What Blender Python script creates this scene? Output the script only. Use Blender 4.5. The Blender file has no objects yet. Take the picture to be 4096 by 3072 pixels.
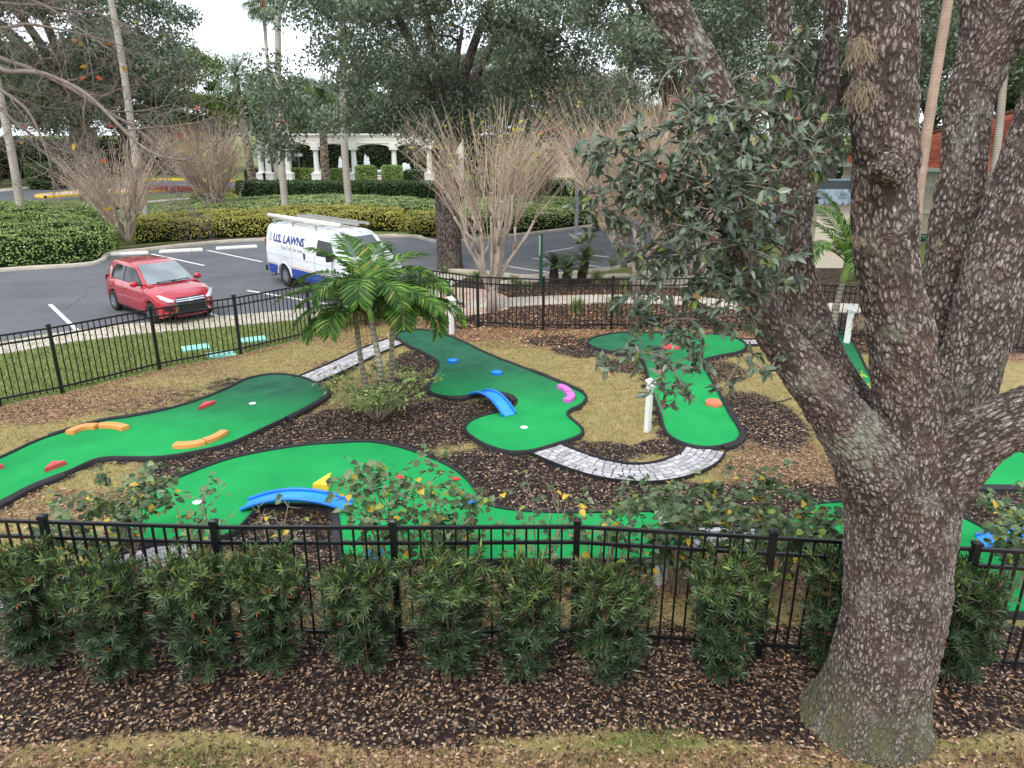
import bpy, bmesh, math, random
import numpy as np
from mathutils import Vector, Matrix, noise as mnoise

random.seed(11)
rng = np.random.default_rng(11)
PI = math.pi
scene = bpy.context.scene
COL = scene.collection
CAM_H, CAM_PITCH, CAM_F = 5.0, 19.0, 736.0 / 1024.0 * 36.0

# ------------------------------------------------------------------ materials
class NT:
    """Small helper to write node trees."""
    def __init__(self, name):
        self.m = bpy.data.materials.new(name)
        self.m.use_nodes = True
        self.t = self.m.node_tree
        self.t.nodes.clear()
        self.out = self.n('ShaderNodeOutputMaterial')
    def n(self, typ, **kw):
        nd = self.t.nodes.new(typ)
        for k, v in kw.items():
            setattr(nd, k, v)
        return nd
    def l(self, a, b):
        self.t.links.new(a, b)
    def set(self, sock, v):
        if hasattr(v, 'is_output') or isinstance(v, bpy.types.NodeSocket):
            self.l(v, sock)
        else:
            sock.default_value = v
    def coord(self, which='Object', scale=None):
        tc = self.n('ShaderNodeTexCoord').outputs[which]
        if scale is None:
            return tc
        mp = self.n('ShaderNodeMapping')
        mp.inputs['Scale'].default_value = scale
        self.l(tc, mp.inputs['Vector'])
        return mp.outputs[0]
    def world(self):
        return self.n('ShaderNodeNewGeometry').outputs['Position']
    def attr(self, name):
        return self.n('ShaderNodeAttribute', attribute_name=name)
    def noise(self, scale, detail=3, rough=.55, vec=None, out='Fac', dist=0):
        nd = self.n('ShaderNodeTexNoise')
        nd.inputs['Scale'].default_value = scale
        nd.inputs['Detail'].default_value = detail
        nd.inputs['Roughness'].default_value = rough
        nd.inputs['Distortion'].default_value = dist
        if vec is not None:
            self.l(vec, nd.inputs['Vector'])
        return nd.outputs[out]
    def vor(self, scale, vec=None, feature='F1', out='Distance', rand=1.0):
        nd = self.n('ShaderNodeTexVoronoi', feature=feature)
        nd.inputs['Scale'].default_value = scale
        nd.inputs['Randomness'].default_value = rand
        if vec is not None:
            self.l(vec, nd.inputs['Vector'])
        return nd.outputs[out]
    def ramp(self, fac, stops, interp='LINEAR'):
        nd = self.n('ShaderNodeValToRGB')
        cr = nd.color_ramp
        cr.interpolation = interp
        while len(cr.elements) < len(stops):
            cr.elements.new(0.5)
        for e, (p, c) in zip(cr.elements, stops):
            e.position = p
            e.color = (c[0], c[1], c[2], 1) if hasattr(c, '__len__') else (c, c, c, 1)
        self.l(fac, nd.inputs[0])
        return nd.outputs[0]
    def mix(self, fac, a, b, mode='MIX'):
        nd = self.n('ShaderNodeMix', data_type='RGBA', blend_type=mode)
        self.set(nd.inputs[0], fac)
        for s, v in ((nd.inputs[6], a), (nd.inputs[7], b)):
            if isinstance(v, (tuple, list)):
                s.default_value = (v[0], v[1], v[2], 1)
            else:
                self.l(v, s)
        return nd.outputs[2]
    def math(self, op, a, b=None, clamp=False):
        nd = self.n('ShaderNodeMath', operation=op, use_clamp=clamp)
        self.set(nd.inputs[0], a)
        if b is not None:
            self.set(nd.inputs[1], b)
        return nd.outputs[0]
    def mapr(self, v, a, b, c=0., d=1.):
        nd = self.n('ShaderNodeMapRange')
        self.l(v, nd.inputs[0])
        for i, x in zip((1, 2, 3, 4), (a, b, c, d)):
            nd.inputs[i].default_value = x
        return nd.outputs[0]
    def bump(self, h, strength=.4, dist=.02):
        nd = self.n('ShaderNodeBump')
        nd.inputs['Strength'].default_value = strength
        nd.inputs['Distance'].default_value = dist
        self.l(h, nd.inputs['Height'])
        return nd.outputs[0]
    def bsdf(self, col, rough=.6, metal=0., normal=None, spec=.5, coat=0.):
        b = self.n('ShaderNodeBsdfPrincipled')
        if isinstance(col, (tuple, list)):
            b.inputs['Base Color'].default_value = (col[0], col[1], col[2], 1)
        else:
            self.l(col, b.inputs['Base Color'])
        self.set(b.inputs['Roughness'], rough)
        b.inputs['Metallic'].default_value = metal
        b.inputs['Specular IOR Level'].default_value = spec
        b.inputs['Coat Weight'].default_value = coat
        b.inputs['Coat Roughness'].default_value = .06
        if normal is not None:
            self.l(normal, b.inputs['Normal'])
        return b.outputs[0]
    def done(self, sh):
        self.l(sh, self.out.inputs['Surface'])
        return self.m

def hx(s):
    """sRGB hex -> linear"""
    v = [int(s[i:i + 2], 16) / 255 for i in (0, 2, 4)]
    return tuple(x / 12.92 if x <= .04045 else ((x + .055) / 1.055) ** 2.4 for x in v)

def paint(name, col, rough=.5, metal=0., var=.12, scale=3., bump=0., spec=.5, coat=0., dirt=0.):
    t = NT(name)
    o = t.coord('Object')
    n1 = t.noise(scale, 4, .6, o)
    c = t.mix(t.mapr(n1, .3, .7), tuple(x * (1 - var) for x in col), tuple(min(1, x * (1 + var)) for x in col))
    if dirt:
        c = t.mix(t.mapr(t.noise(scale * 2.3, 5, .7, o), .5, .75, 0, dirt), c, (.12, .10, .08))
    r = t.mapr(t.noise(scale * 4, 3, .6, o), .3, .7, max(0, rough - .08), min(1, rough + .08))
    nm = t.bump(t.noise(scale * 18, 4, .65, o), bump, .01) if bump else None
    return t.done(t.bsdf(c, r, metal, nm, spec, coat))

def foliage(name, dark, mid, light, clump=.8, transl=.28, rough=.5, zgrad=None, extra=None, spec=.35, leafy=.5):
    """leaf material: each leaf (mesh island) gets its own tint, clumps get light and dark patches"""
    t = NT(name)
    rnd = t.n('ShaderNodeNewGeometry').outputs['Random Per Island']
    pos = t.coord('Object')
    cl = t.noise(clump, 2, .5, pos)
    f = t.math('ADD', t.math('MULTIPLY', rnd, leafy), t.math('MULTIPLY', t.mapr(cl, .3, .7), 1 - leafy))
    c = t.ramp(f, [(0.08, dark), (.5, mid), (.92, light)])
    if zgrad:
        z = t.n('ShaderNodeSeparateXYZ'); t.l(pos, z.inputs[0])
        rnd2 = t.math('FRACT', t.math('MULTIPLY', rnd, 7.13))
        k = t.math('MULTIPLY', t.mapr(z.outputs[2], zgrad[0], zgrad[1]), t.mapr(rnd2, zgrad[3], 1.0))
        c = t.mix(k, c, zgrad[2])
    if extra:
        for i, (frac, colr) in enumerate(extra):
            r3 = t.math('FRACT', t.math('MULTIPLY', rnd, 17.37 + 9.1 * i))
            c = t.mix(t.math('LESS_THAN', r3, frac), c, colr)
    b = t.bsdf(c, rough, 0, None, spec)
    tr = t.n('ShaderNodeBsdfTranslucent')
    t.l(t.mix(.5, c, (1, 1, .5), 'MULTIPLY'), tr.inputs[0])
    ms = t.n('ShaderNodeMixShader'); ms.inputs[0].default_value = transl
    t.l(b, ms.inputs[1]); t.l(tr.outputs[0], ms.inputs[2])
    return t.done(ms.outputs[0])

# ------------------------------------------------------------------ objects
def tag(o, label=None, cat=None, group=None, kind=None):
    if label: o['label'] = label
    if cat: o['category'] = cat
    if group: o['group'] = group
    if kind: o['kind'] = kind
    return o

def thing(name, label, cat, loc=(0, 0, 0), rz=0., group=None):
    o = bpy.data.objects.new(name, None)
    o.empty_display_size = .3
    COL.objects.link(o)
    o.location = loc
    o.rotation_euler = (0, 0, rz)
    return tag(o, label, cat, group)

def root_of(o):
    while o.parent is not None:
        o = o.parent
    return o

def link(name, me, parent=None):
    o = bpy.data.objects.new(name, me)
    COL.objects.link(o)
    if parent is not None:
        o.parent = parent
    return o

def dup(root, loc, rz=0., label=None, group=None, scale=None):
    r = root.copy(); COL.objects.link(r)
    r.location = loc; r.rotation_euler = (0, 0, rz)
    if label: r['label'] = label
    if group: r['group'] = group
    if scale: r.scale = scale
    for ch in list(root.children):
        c = ch.copy(); COL.objects.link(c); c.parent = r
        for g_ in list(ch.children):
            d = g_.copy(); COL.objects.link(d); d.parent = c
    return r

class MB:
    """collects boxes, bars, tubes, prisms; build() links them as ONE mesh object"""
    def __init__(self):
        self.v = []; self.f = []
    def add(self, vs, fs):
        b = len(self.v)
        self.v += [tuple(x) for x in vs]
        self.f += [tuple(i + b for i in f) for f in fs]
        return self
    def box(self, c, s, rz=0., rot=None):
        m = rot if rot is not None else Matrix.Rotation(rz, 3, 'Z')
        vs = []
        for z in (-.5, .5):
            for x, y in ((-.5, -.5), (.5, -.5), (.5, .5), (-.5, .5)):
                vs.append(Vector(c) + m @ Vector((x * s[0], y * s[1], z * s[2])))
        return self.add(vs, [(3, 2, 1, 0), (4, 5, 6, 7), (0, 1, 5, 4), (1, 2, 6, 5), (2, 3, 7, 6), (3, 0, 4, 7)])
    def cbox(self, c, s, b=.01, rz=0.):
        """box with chamfered top edges"""
        m = Matrix.Rotation(rz, 3, 'Z'); vs = []
        for z, k in ((-.5, 0), (.5, 0), (.5, 1)):
            for x, y in ((-.5, -.5), (.5, -.5), (.5, .5), (-.5, .5)):
                zz = z * s[2] - (b if (z > 0 and k == 0) else 0)
                vs.append(Vector(c) + m @ Vector((x * (s[0] - 2 * b * k), y * (s[1] - 2 * b * k), zz)))
        fs = [(3, 2, 1, 0), (8, 9, 10, 11)]
        for r in (0, 4):
            for i in range(4):
                j = (i + 1) % 4
                fs.append((r + i, r + j, r + 4 + j, r + 4 + i))
        return self.add(vs, fs)
    def bar(self, p, q, w, h, up=(0, 0, 1)):
        p, q = Vector(p), Vector(q)
        d = (q - p); L = d.length; d.normalize()
        s = d.cross(Vector(up))
        if s.length < 1e-4: s = d.cross(Vector((1, 0, 0)))
        s.normalize(); u = s.cross(d)
        m = Matrix((d, s, u)).transposed()
        return self.box((p + q) / 2, (L, w, h), rot=m)
    def tube(self, pts, rad, n=8, cap=True, closed=False):
        pts = [Vector(p[:3]) for p in pts]
        if not hasattr(rad, '__len__'): rad = [rad] * len(pts)
        k = len(pts); ref = None; vs = []
        for i, p in enumerate(pts):
            if closed: d = pts[(i + 1) % k] - pts[i - 1]
            else: d = pts[min(i + 1, k - 1)] - pts[max(i - 1, 0)]
            if d.length < 1e-9: d = Vector((0, 0, 1))
            d.normalize()
            if ref is None:
                ref = d.cross(Vector((0, 0, 1)))
                if ref.length < .1: ref = d.cross(Vector((1, 0, 0)))
            ref = ref - d * ref.dot(d)
            if ref.length < 1e-6: ref = d.cross(Vector((0, 1, .3)))
            ref.normalize(); b = d.cross(ref)
            for j in range(n):
                a = 2 * PI * j / n
                vs.append(p + (ref * math.cos(a) + b * math.sin(a)) * rad[i])
        fs = []
        for i in range(k if closed else k - 1):
            i2 = (i + 1) % k
            for j in range(n):
                j2 = (j + 1) % n
                fs.append((i * n + j, i * n + j2, i2 * n + j2, i2 * n + j))
        if cap and not closed:
            fs.append(tuple(range(n - 1, -1, -1)))
            fs.append(tuple(range((k - 1) * n, k * n)))
        return self.add(vs, fs)
    def prism(self, poly, z0, z1, top_inset=0.):
        k = len(poly)
        c = (sum(p[0] for p in poly) / k, sum(p[1] for p in poly) / k)
        tp = [(p[0] + (c[0] - p[0]) * top_inset, p[1] + (c[1] - p[1]) * top_inset) for p in poly]
        vs = [(p[0], p[1], z0) for p in poly] + [(p[0], p[1], z1) for p in tp]
        fs = [tuple(range(k - 1, -1, -1)), tuple(range(k, 2 * k))]
        for i in range(k):
            j = (i + 1) % k
            fs.append((i, j, k + j, k + i))
        return self.add(vs, fs)
    def cyl(self, c, r, h, n=24, r2=None):
        """upright cylinder standing at c"""
        r2 = r if r2 is None else r2
        vs = [(c[0] + r * math.cos(2 * PI * i / n), c[1] + r * math.sin(2 * PI * i / n), c[2]) for i in range(n)]
        vs += [(c[0] + r2 * math.cos(2 * PI * i / n), c[1] + r2 * math.sin(2 * PI * i / n), c[2] + h) for i in range(n)]
        fs = [tuple(range(n - 1, -1, -1)), tuple(range(n, 2 * n))]
        fs += [(i, (i + 1) % n, n + (i + 1) % n, n + i) for i in range(n)]
        return self.add(vs, fs)
    def lathe(self, prof, n=20, c=(0, 0, 0), axis='Z'):
        vs = []; k = len(prof)
        for r, z in prof:
            for i in range(n):
                a = 2 * PI * i / n
                x, y = r * math.cos(a), r * math.sin(a)
                if axis == 'Z': p = (x, y, z)
                elif axis == 'Y': p = (x, z, y)
                else: p = (z, x, y)
                vs.append((p[0] + c[0], p[1] + c[1], p[2] + c[2]))
        fs = []
        for i in range(k - 1):
            for j in range(n):
                j2 = (j + 1) % n
                fs.append((i * n + j, i * n + j2, (i + 1) * n + j2, (i + 1) * n + j))
        return self.add(vs, fs)
    def grid(self, rows):
        k = len(rows[0]); vs = [p for r in rows for p in r]; fs = []
        for i in range(len(rows) - 1):
            for j in range(k - 1):
                fs.append((i * k + j, i * k + j + 1, (i + 1) * k + j + 1, (i + 1) * k + j))
        return self.add(vs, fs)
    def poly(self, pts):
        return self.add(pts, [tuple(range(len(pts)))])
    def build(self, name, mat, parent=None, smooth=False, W=True, bevel=0., fix=False, sharp=None):
        me = bpy.data.meshes.new(name)
        vs = self.v
        if parent is not None and W:
            L = root_of(parent).location
            vs = [(v[0] - L[0], v[1] - L[1], v[2] - L[2]) for v in vs]
        me.from_pydata(vs, [], self.f)
        if fix or smooth:
            bm = bmesh.new(); bm.from_mesh(me)
            if fix: bmesh.ops.remove_doubles(bm, verts=bm.verts, dist=1e-4)
            bmesh.ops.recalc_face_normals(bm, faces=bm.faces)
            bm.to_mesh(me); bm.free()
        me.materials.append(mat)
        if smooth:
            me.polygons.foreach_set('use_smooth', [True] * len(me.polygons))
            if sharp is not None:
                me.set_sharp_from_angle(angle=math.radians(sharp))
        o = link(name, me, parent)
        if bevel:
            b = o.modifiers.new('bevel', 'BEVEL'); b.width = bevel; b.segments = 2; b.limit_method = 'ANGLE'
        return o

def struct(o):
    o['kind'] = 'structure'
    return o

def spline(pts, n=8, closed=False):
    """Catmull-Rom through the points"""
    P = [np.array(p, float) for p in pts]; k = len(P); out = []
    for i in range(k if closed else k - 1):
        if closed: a, b, c, d = P[i - 1], P[i], P[(i + 1) % k], P[(i + 2) % k]
        else: a, b, c, d = P[max(i - 1, 0)], P[i], P[i + 1], P[min(i + 2, k - 1)]
        for j in range(n):
            t = j / n
            out.append(tuple(.5 * ((2 * b) + (c - a) * t + (2 * a - 5 * b + 4 * c - d) * t * t + (3 * b - a - 3 * c + d) * t ** 3)))
    if not closed: out.append(tuple(P[-1]))
    return out

def resample(pts, step):
    P = np.array(pts, float); d = np.r_[0, np.cumsum(np.linalg.norm(np.diff(P, axis=0), axis=1))]
    n = max(2, int(round(d[-1] / step)) + 1)
    s = np.linspace(0, d[-1], n)
    return np.stack([np.interp(s, d, P[:, i]) for i in range(P.shape[1])], 1)

def inpoly(x, y, poly):
    """vectorised point in polygon"""
    x = np.asarray(x); y = np.asarray(y); r = np.zeros(x.shape, bool); k = len(poly)
    for i in range(k):
        x1, y1 = poly[i][:2]; x2, y2 = poly[(i + 1) % k][:2]
        if y1 == y2: continue
        c = ((y1 > y) != (y2 > y)) & (x < (x2 - x1) * (y - y1) / (y2 - y1) + x1)
        r ^= c
    return r

# ------------------------------------------------------------------ leaves
def unit(v):
    return v / np.maximum(np.linalg.norm(v, axis=1, keepdims=True), 1e-9)

def rand_dir(n):
    return unit(rng.normal(size=(n, 3)))

def mesh_np(name, V, loops, tot, mat, parent=None, W=True, smooth=False):
    me = bpy.data.meshes.new(name)
    V = np.asarray(V, np.float32)
    if parent is not None and W:
        V = V - np.array(root_of(parent).location, np.float32)
    me.vertices.add(len(V)); me.vertices.foreach_set('co', V.ravel())
    me.loops.add(len(loops)); me.loops.foreach_set('vertex_index', np.asarray(loops, np.int32))
    me.polygons.add(len(tot))
    st = np.r_[0, np.cumsum(tot)[:-1]].astype(np.int32)
    me.polygons.foreach_set('loop_start', st)
    me.update(calc_edges=True)
    if smooth: me.polygons.foreach_set('use_smooth', np.ones(len(tot), bool))
    me.materials.append(mat)
    return link(name, me, parent)

def leaf_arrays(P, D, N, L, Wd, fine=False, droop=0.):
    """geometry of many leaves: base P, axis D, face normal N, length L, width Wd"""
    n = len(P); L = np.broadcast_to(L, n)[:, None]; Wd = np.broadcast_to(Wd, n)[:, None]
    D = unit(D); S = unit(np.cross(D, N)); N = np.cross(S, D)
    if not fine:
        v = np.stack([P, P + D * L * .45 + S * Wd * .5 + N * Wd * .12, P + D * L - N * L * droop, P + D * L * .45 - S * Wd * .5 + N * Wd * .12], 1)
        lp = (np.arange(n)[:, None] * 4 + np.array([0, 1, 2, 3])).ravel()
        return v.reshape(-1, 3), lp, np.full(n, 4)
    m1 = P + D * L * .3 + N * L * .03
    m2 = P + D * L * .68 - N * L * (droop * .4 - .02)
    tp = P + D * L - N * L * droop
    up = N * Wd * .16
    v = np.stack([P, m1 + S * Wd * .5 + up, m1, m1 - S * Wd * .5 + up, m2 + S * Wd * .4 + up * .8, m2, m2 - S * Wd * .4 + up * .8, tp], 1)
    f = [0, 2, 1, 0, 3, 2, 1, 2, 5, 4, 2, 3, 6, 5, 4, 5, 7, 5, 6, 7]
    lp = (np.arange(n)[:, None] * 8 + np.array(f)).ravel()
    return v.reshape(-1, 3), lp, np.tile([3, 3, 4, 4, 3, 3], n)

def leaves(name, P, D, N, L, Wd, mat, parent=None, fine=False, droop=0., W=True):
    V, lp, tt = leaf_arrays(np.asarray(P, float), np.asarray(D, float), np.asarray(N, float), L, Wd, fine, droop)
    return mesh_np(name, V, lp, tt, mat, parent, W)

# ------------------------------------------------------------------ camera, sky, sun
cam = bpy.data.cameras.new('camera'); camo = bpy.data.objects.new('camera', cam); COL.objects.link(camo)
camo.location = (0, 0, CAM_H); camo.rotation_euler = (math.radians(90 - CAM_PITCH), 0, 0)
cam.sensor_width = 36; cam.lens = CAM_F; cam.clip_start = .05; cam.clip_end = 2000
scene.camera = camo
scene.view_settings.view_transform = 'Standard'; scene.view_settings.look = 'None'; scene.view_settings.exposure = 0
scene.render.film_transparent = False

SUN_EL, SUN_AZ = math.radians(52), math.radians(200)      # azimuth clockwise from +Y
w = bpy.data.worlds.new('World'); scene.world = w; w.use_nodes = True
nt = w.node_tree; nt.nodes.clear()
wo = nt.nodes.new('ShaderNodeOutputWorld'); bg = nt.nodes.new('ShaderNodeBackground')
sky = nt.nodes.new('ShaderNodeTexSky'); sky.sky_type = 'NISHITA'; sky.sun_disc = False
sky.sun_elevation = SUN_EL; sky.sun_rotation = SUN_AZ; sky.air_density = 1.0; sky.dust_density = 2.0; sky.ozone_density = 1.0
tc = nt.nodes.new('ShaderNodeTexCoord'); mp = nt.nodes.new('ShaderNodeMapping'); mp.inputs['Scale'].default_value = (1, 1, 2.2)
cn = nt.nodes.new('ShaderNodeTexNoise'); cn.inputs['Scale'].default_value = 3.2; cn.inputs['Detail'].default_value = 6; cn.inputs['Roughness'].default_value = .6
cr = nt.nodes.new('ShaderNodeValToRGB'); cr.color_ramp.elements[0].position = .30; cr.color_ramp.elements[0].color = (.35, .35, .35, 1)
cr.color_ramp.elements[1].position = .62; cr.color_ramp.elements[1].color = (1, 1, 1, 1)
mx = nt.nodes.new('ShaderNodeMix'); mx.data_type = 'RGBA'; mx.inputs[7].default_value = (13.2, 14.1, 15.2, 1)
L = nt.links.new
L(tc.outputs['Generated'], mp.inputs[0]); L(mp.outputs[0], cn.inputs['Vector']); L(cn.outputs['Fac'], cr.inputs[0])
L(cr.outputs[0], mx.inputs[0]); L(sky.outputs[0], mx.inputs[6]); L(mx.outputs[2], bg.inputs[0]); L(bg.outputs[0], wo.inputs[0])
bg.inputs[1].default_value = .145

sun = bpy.data.lights.new('sun', 'SUN'); suno = bpy.data.objects.new('sun', sun); COL.objects.link(suno)
sun.energy = 2.1; sun.angle = math.radians(14); sun.color = (1, .95, .88)
sd = Vector((math.sin(SUN_AZ) * math.cos(SUN_EL), math.cos(SUN_AZ) * math.cos(SUN_EL), math.sin(SUN_EL)))
suno.rotation_euler = sd.to_track_quat('Z', 'Y').to_euler(); suno.location = sd * 60

# ------------------------------------------------------------------ outlines of the course (world metres, from measured points)
FENCE_BACK = [(-11.045,11.874),(-9.83,13.223),(-9.04,13.933),(-7.799,15.511),(-6.415,16.688),(-5.145,18.216),(-3.978,19.45),(-2.571,20.453)]
FENCE_BACK2 = [(-2.571,20.453),(-0.91,19.25),(0.823,18.91),(2.633,18.958),(4.869,19.054),(7.02,18.488),(8.997,17.821),(10.961,17.198),(12.888,16.425)]
HOLE_L = [(-8.618,9.634),(-8.18,10.714),(-7.963,11.51),(-7.42,12.281),(-7.014,12.505),(-6.471,12.903),(-6.03,13.504),(-5.75,14.157),(-5.561,14.714),(-5.098,15.024),(-4.482,14.806),(-3.937,14.271),(-3.736,13.906),(-3.716,13.556),(-3.972,12.831),(-4.385,11.958),(-4.712,11.354),(-5.06,11.054),(-5.63,10.784),(-6.417,10.767),(-6.656,10.645),(-6.818,10.246),(-7.089,9.752),(-7.22,9.256),(-7.573,8.18)]
HOLE_N = [(-4.851,8.202),(-5.109,8.642),(-5.236,9.109),(-5.22,9.663),(-4.971,10.118),(-4.442,10.749),(-3.622,11.184),(-2.935,11.335),(-2.383,11.374),(-1.869,11.165),(-1.419,10.837),(-0.982,10.426),(-0.704,10.009),(-0.547,9.634),(-0.447,9.338),(-0.271,9.135),(0.16,9.004),(0.858,8.953),(1.874,8.991),(2.141,8.864),(2.145,8.406),(1.908,7.881),(1.552,7.798),(-0.147,7.788),(-1.839,7.768),(-2.085,7.912),(-2.228,8.406),(-2.408,8.991),(-2.627,9.162),(-3.283,9.188),(-3.538,9.017),(-3.603,8.617),(-3.744,8.337),(-4.285,8.202)]
HOLE_M = [(-2.945,18.171),(-2.783,18.626),(-2.485,18.767),(-1.958,18.488),(-1.266,17.651),(-0.552,16.5),(0.286,15.411),(0.911,14.564),(1.341,13.933),(1.436,13.556),(1.292,13.148),(1.069,12.879),(1.007,12.62),(1.117,12.281),(1.219,11.937),(1.12,11.629),(0.625,11.24),(0.312,11.036),(-0.045,10.999),(-0.432,11.278),(-0.745,11.751),(-0.81,12.043),(-0.735,12.325),(-0.518,12.574),(-0.249,12.76),(-0.017,12.951),(0.099,13.298),(0.028,13.636),(-0.268,13.851),(-0.516,13.796),(-0.78,13.716),(-1.055,13.583),(-1.372,13.662),(-1.583,13.851),(-1.68,14.157),(-1.654,15.345),(-1.627,15.714),(-1.727,16.098),(-2.08,16.688),(-2.564,17.36)]
HOLE_R = [(1.882,17.442),(2.021,17.908),(2.58,18.351),(3.227,18.442),(4.512,18.396),(5.42,18.216),(5.651,17.908),(5.708,17.319),(5.41,16.765),(4.783,16.388),(4.299,15.991),(4.228,15.444),(4.121,13.988),(4.006,12.666),(3.981,12.107),(3.923,11.71),(3.737,11.393),(3.413,11.202),(3.102,11.184),(2.832,11.393),(2.689,11.812),(2.747,12.574),(2.797,13.349),(2.91,14.806),(2.993,15.991),(2.898,16.388),(2.503,16.65),(2.101,16.959)]
HOLE_F = [(8.052,18.216),(8.519,18.767),(8.62,18.351),(8.232,16.881),(7.609,14.806),(7.376,13.148),(7.727,11.895),(8.249,11.072),(8.58,10.36),(8.484,9.932),(8.022,9.766),(6.792,9.766),(5.881,9.856),(5.782,10.837),(6.333,13.401),(7.305,16.5)]
HOLE_Q = [(3.65,8.522),(3.913,8.991),(4.249,9.202),(4.87,9.283),(5.59,9.283),(6.035,8.914),(6.209,8.522),(6.314,8.071),(6.687,7.464),(6.723,7.013),(6.352,6.795),(4.782,6.795),(4.015,7.351),(3.604,7.912)]
HOLES = dict(L=HOLE_L, N=HOLE_N, M=HOLE_M, R=HOLE_R, F=HOLE_F, Q=HOLE_Q)
HOLES = {k: spline(v, 4, True) for k, v in HOLES.items()}

KERB_NEAR = [(-15.056,14.868),(-12.77,17.693),(-10.925,19.25),(-8.674,20.18),(-6.589,21.079),(-4.879,21.991),(-3.781,23.117),(-3.399,24.744),(-2.99,26.067),(-2.522,27.339),(-1.48,27.244),(-0.439,26.78),(0.567,26.242),(2.287,26.964),(3.977,28.119),(5.933,30.037),(8.327,32.091),(12.091,35.643),(20.0,40.626)]
KERB_FAR = [(-23.324,23.979),(-19.114,27.339),(-16.657,28.525),(-16.387,29.59),(-16.966,31.336),(-16.048,32.35),(-14.875,33.707),(-12.859,35.178),(-9.136,36.12),(-5.173,36.775),(-4.243,35.643),(-3.137,34.428),(-2.315,35.025),(0.559,37.282),(4.681,41.033),(6.857,43.651),(9.229,47.685),(12.523,54.567),(16.023,61.806),(19.064,68.867)]
KN = spline(KERB_NEAR, 5); KF = spline(KERB_FAR, 5)

# ------------------------------------------------------------------ ground sheet
def axis(lo, hi, a, b, step):
    core = list(np.arange(a, b, step))
    out = []; s = step * 2; x = a
    while x > lo: x -= s; s *= 1.35; out.append(max(x, lo))
    l = out[::-1]; out = []; s = step * 2; x = core[-1]
    while x < hi: x += s; s *= 1.35; out.append(min(x, hi))
    return np.array(l + core + out)
gx = axis(-500, 500, -12, 10.5, .13); gy = axis(-60, 900, 2.8, 25, .13)
X, Y = np.meshgrid(gx, gy)
golf_poly = FENCE_BACK + FENCE_BACK2 + [(9, 3), (-12, 3)]
inside = inpoly(X, Y, golf_poly)
mul = np.zeros(X.shape); lit = np.zeros(X.shape); grn = np.zeros(X.shape)
def blob(arr, cx, cy, rx, ry, s=1., rot=0.):
    dx, dy = X - cx, Y - cy
    c, sn = math.cos(rot), math.sin(rot)
    u, v = (dx * c + dy * sn) / rx, (-dx * sn + dy * c) / ry
    np.maximum(arr, s * np.clip(1.5 - (u * u + v * v) * .75, 0, 1), out=arr)
def near_line(arr, pts, wd, s=1.):
    P = resample(pts, .5)
    d = np.full(X.shape, 1e9)
    for p in P: d = np.minimum(d, (X - p[0]) ** 2 + (Y - p[1]) ** 2)
    np.maximum(arr, s * np.clip(1.6 - np.sqrt(d) / wd, 0, 1), out=arr)
# dark bark mulch
for c, rx, ry, s in [((-2.497,12.0), 1.3, 1.2, 1), ((-1.397,12.437), 1.2, 1.0, 1), ((-3.609,11.589), .9, .8, 1), ((-4.107,10.927), .9, .55, 1), ((-4.91,10.492), .7, .5, 1), ((-0.188,10.492), 1.0, .7, 1), ((0.64,9.707), 1.4, .7, 1),
                     ((1.974,9.562), 1.0, .5, 1), ((-0.229,13.148), .5, .5, 1), ((-2.839,8.522), .9, .5, 1), ((-2.572,7.56), 1.1, .35, .8), ((1.405,11.109), .8, .4, .8), ((2.587,11.297), .5, .3, .9), ((4.57,12.666), .7, 1.3, .9), ((4.636,15.444), .5, .8, .7),
                     ((1.723,17.078), .7, .6, .9), ((2.541,15.782), .6, .5, .7), ((1.098,17.908), .8, .5, .8), ((-2.187,16.134), .5, .8, 1), ((-1.698,14.504), .4, .7, .9), ((-2.236,14.214), .7, .8, .8), ((3.937,9.421), 1.2, .6, .8), ((6.768,9.283), 1.2, .5, 1), ((8.707,17.693), .8, 1., .9),
                     ((-6.293,13.933), .8, .5, .45), ((-7.127,13.148), .9, .4, .4), ((-5.847,14.504), .5, .5, .6), ((-3.94,15.444), .5, .8, .6), ((-3.927,7.013), 2.0, .5, .6), ((-1.34,19.551), .7, .5, .7)]:
    blob(mul, c[0], c[1], rx, ry, s)
near_line(mul, HOLES['L'], .20, .8); near_line(mul, HOLES['R'], .22, .8); near_line(mul, HOLES['N'], .25, .85); near_line(mul, HOLES['M'], .13, .6)
near_line(lit, FENCE_BACK2, .9, .95); near_line(lit, FENCE_BACK, .38, .8)
for c, rx, ry, s in [((-2.618,12.666), 1.6, 1.1, .6), ((-1.279,18.58), 1.6, .8, .9), ((0.509,17.693), 1.5, .6, .6), ((4.373,11.792), .8, 1.4, .8), ((4.4,10.327), 1.2, .9, .8), ((-6.584,9.283), 1.5, .5, .7), ((-7.923,13.662), 1.6, .8, .75), ((-8.837,12.903), .9, .6, .9), ((-7.003,15.444), 1.2, .6, .6),
                     ((-4.038,17.908), 1.0, .9, .6), ((-4.226,15.782), .9, .6, .5), ((-0.041,9.856), 1.4, .9, .5), ((0.519,7.56), 3.5, .5, .8), ((-0.864,12.0), .5, .4, .7)]:
    blob(lit, c[0], c[1], rx, ry, s)
# foreground bed in front of the hedge: mulch and fallen leaves, straw grass along the wall
fg = np.clip((6.9 - Y) / .5, 0, 1) * np.clip((Y - 4.92 - .1 * np.sin(X * 1.7)) / .2, 0, 1) * (Y < 8)
np.maximum(mul, .85 * fg, out=mul); np.maximum(lit, .75 * fg, out=lit)
low = ((Y < 5.0) & (Y > 0)).astype(float)
np.maximum(lit, .72 * low, out=lit)
for c, rx, ry in [((1.18,5.025), .5, .12), ((-2.632,4.826), .5, .12), ((-4.824,5.236), .4, .3)]: blob(grn, c[0], c[1], rx, ry, .6)
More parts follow.
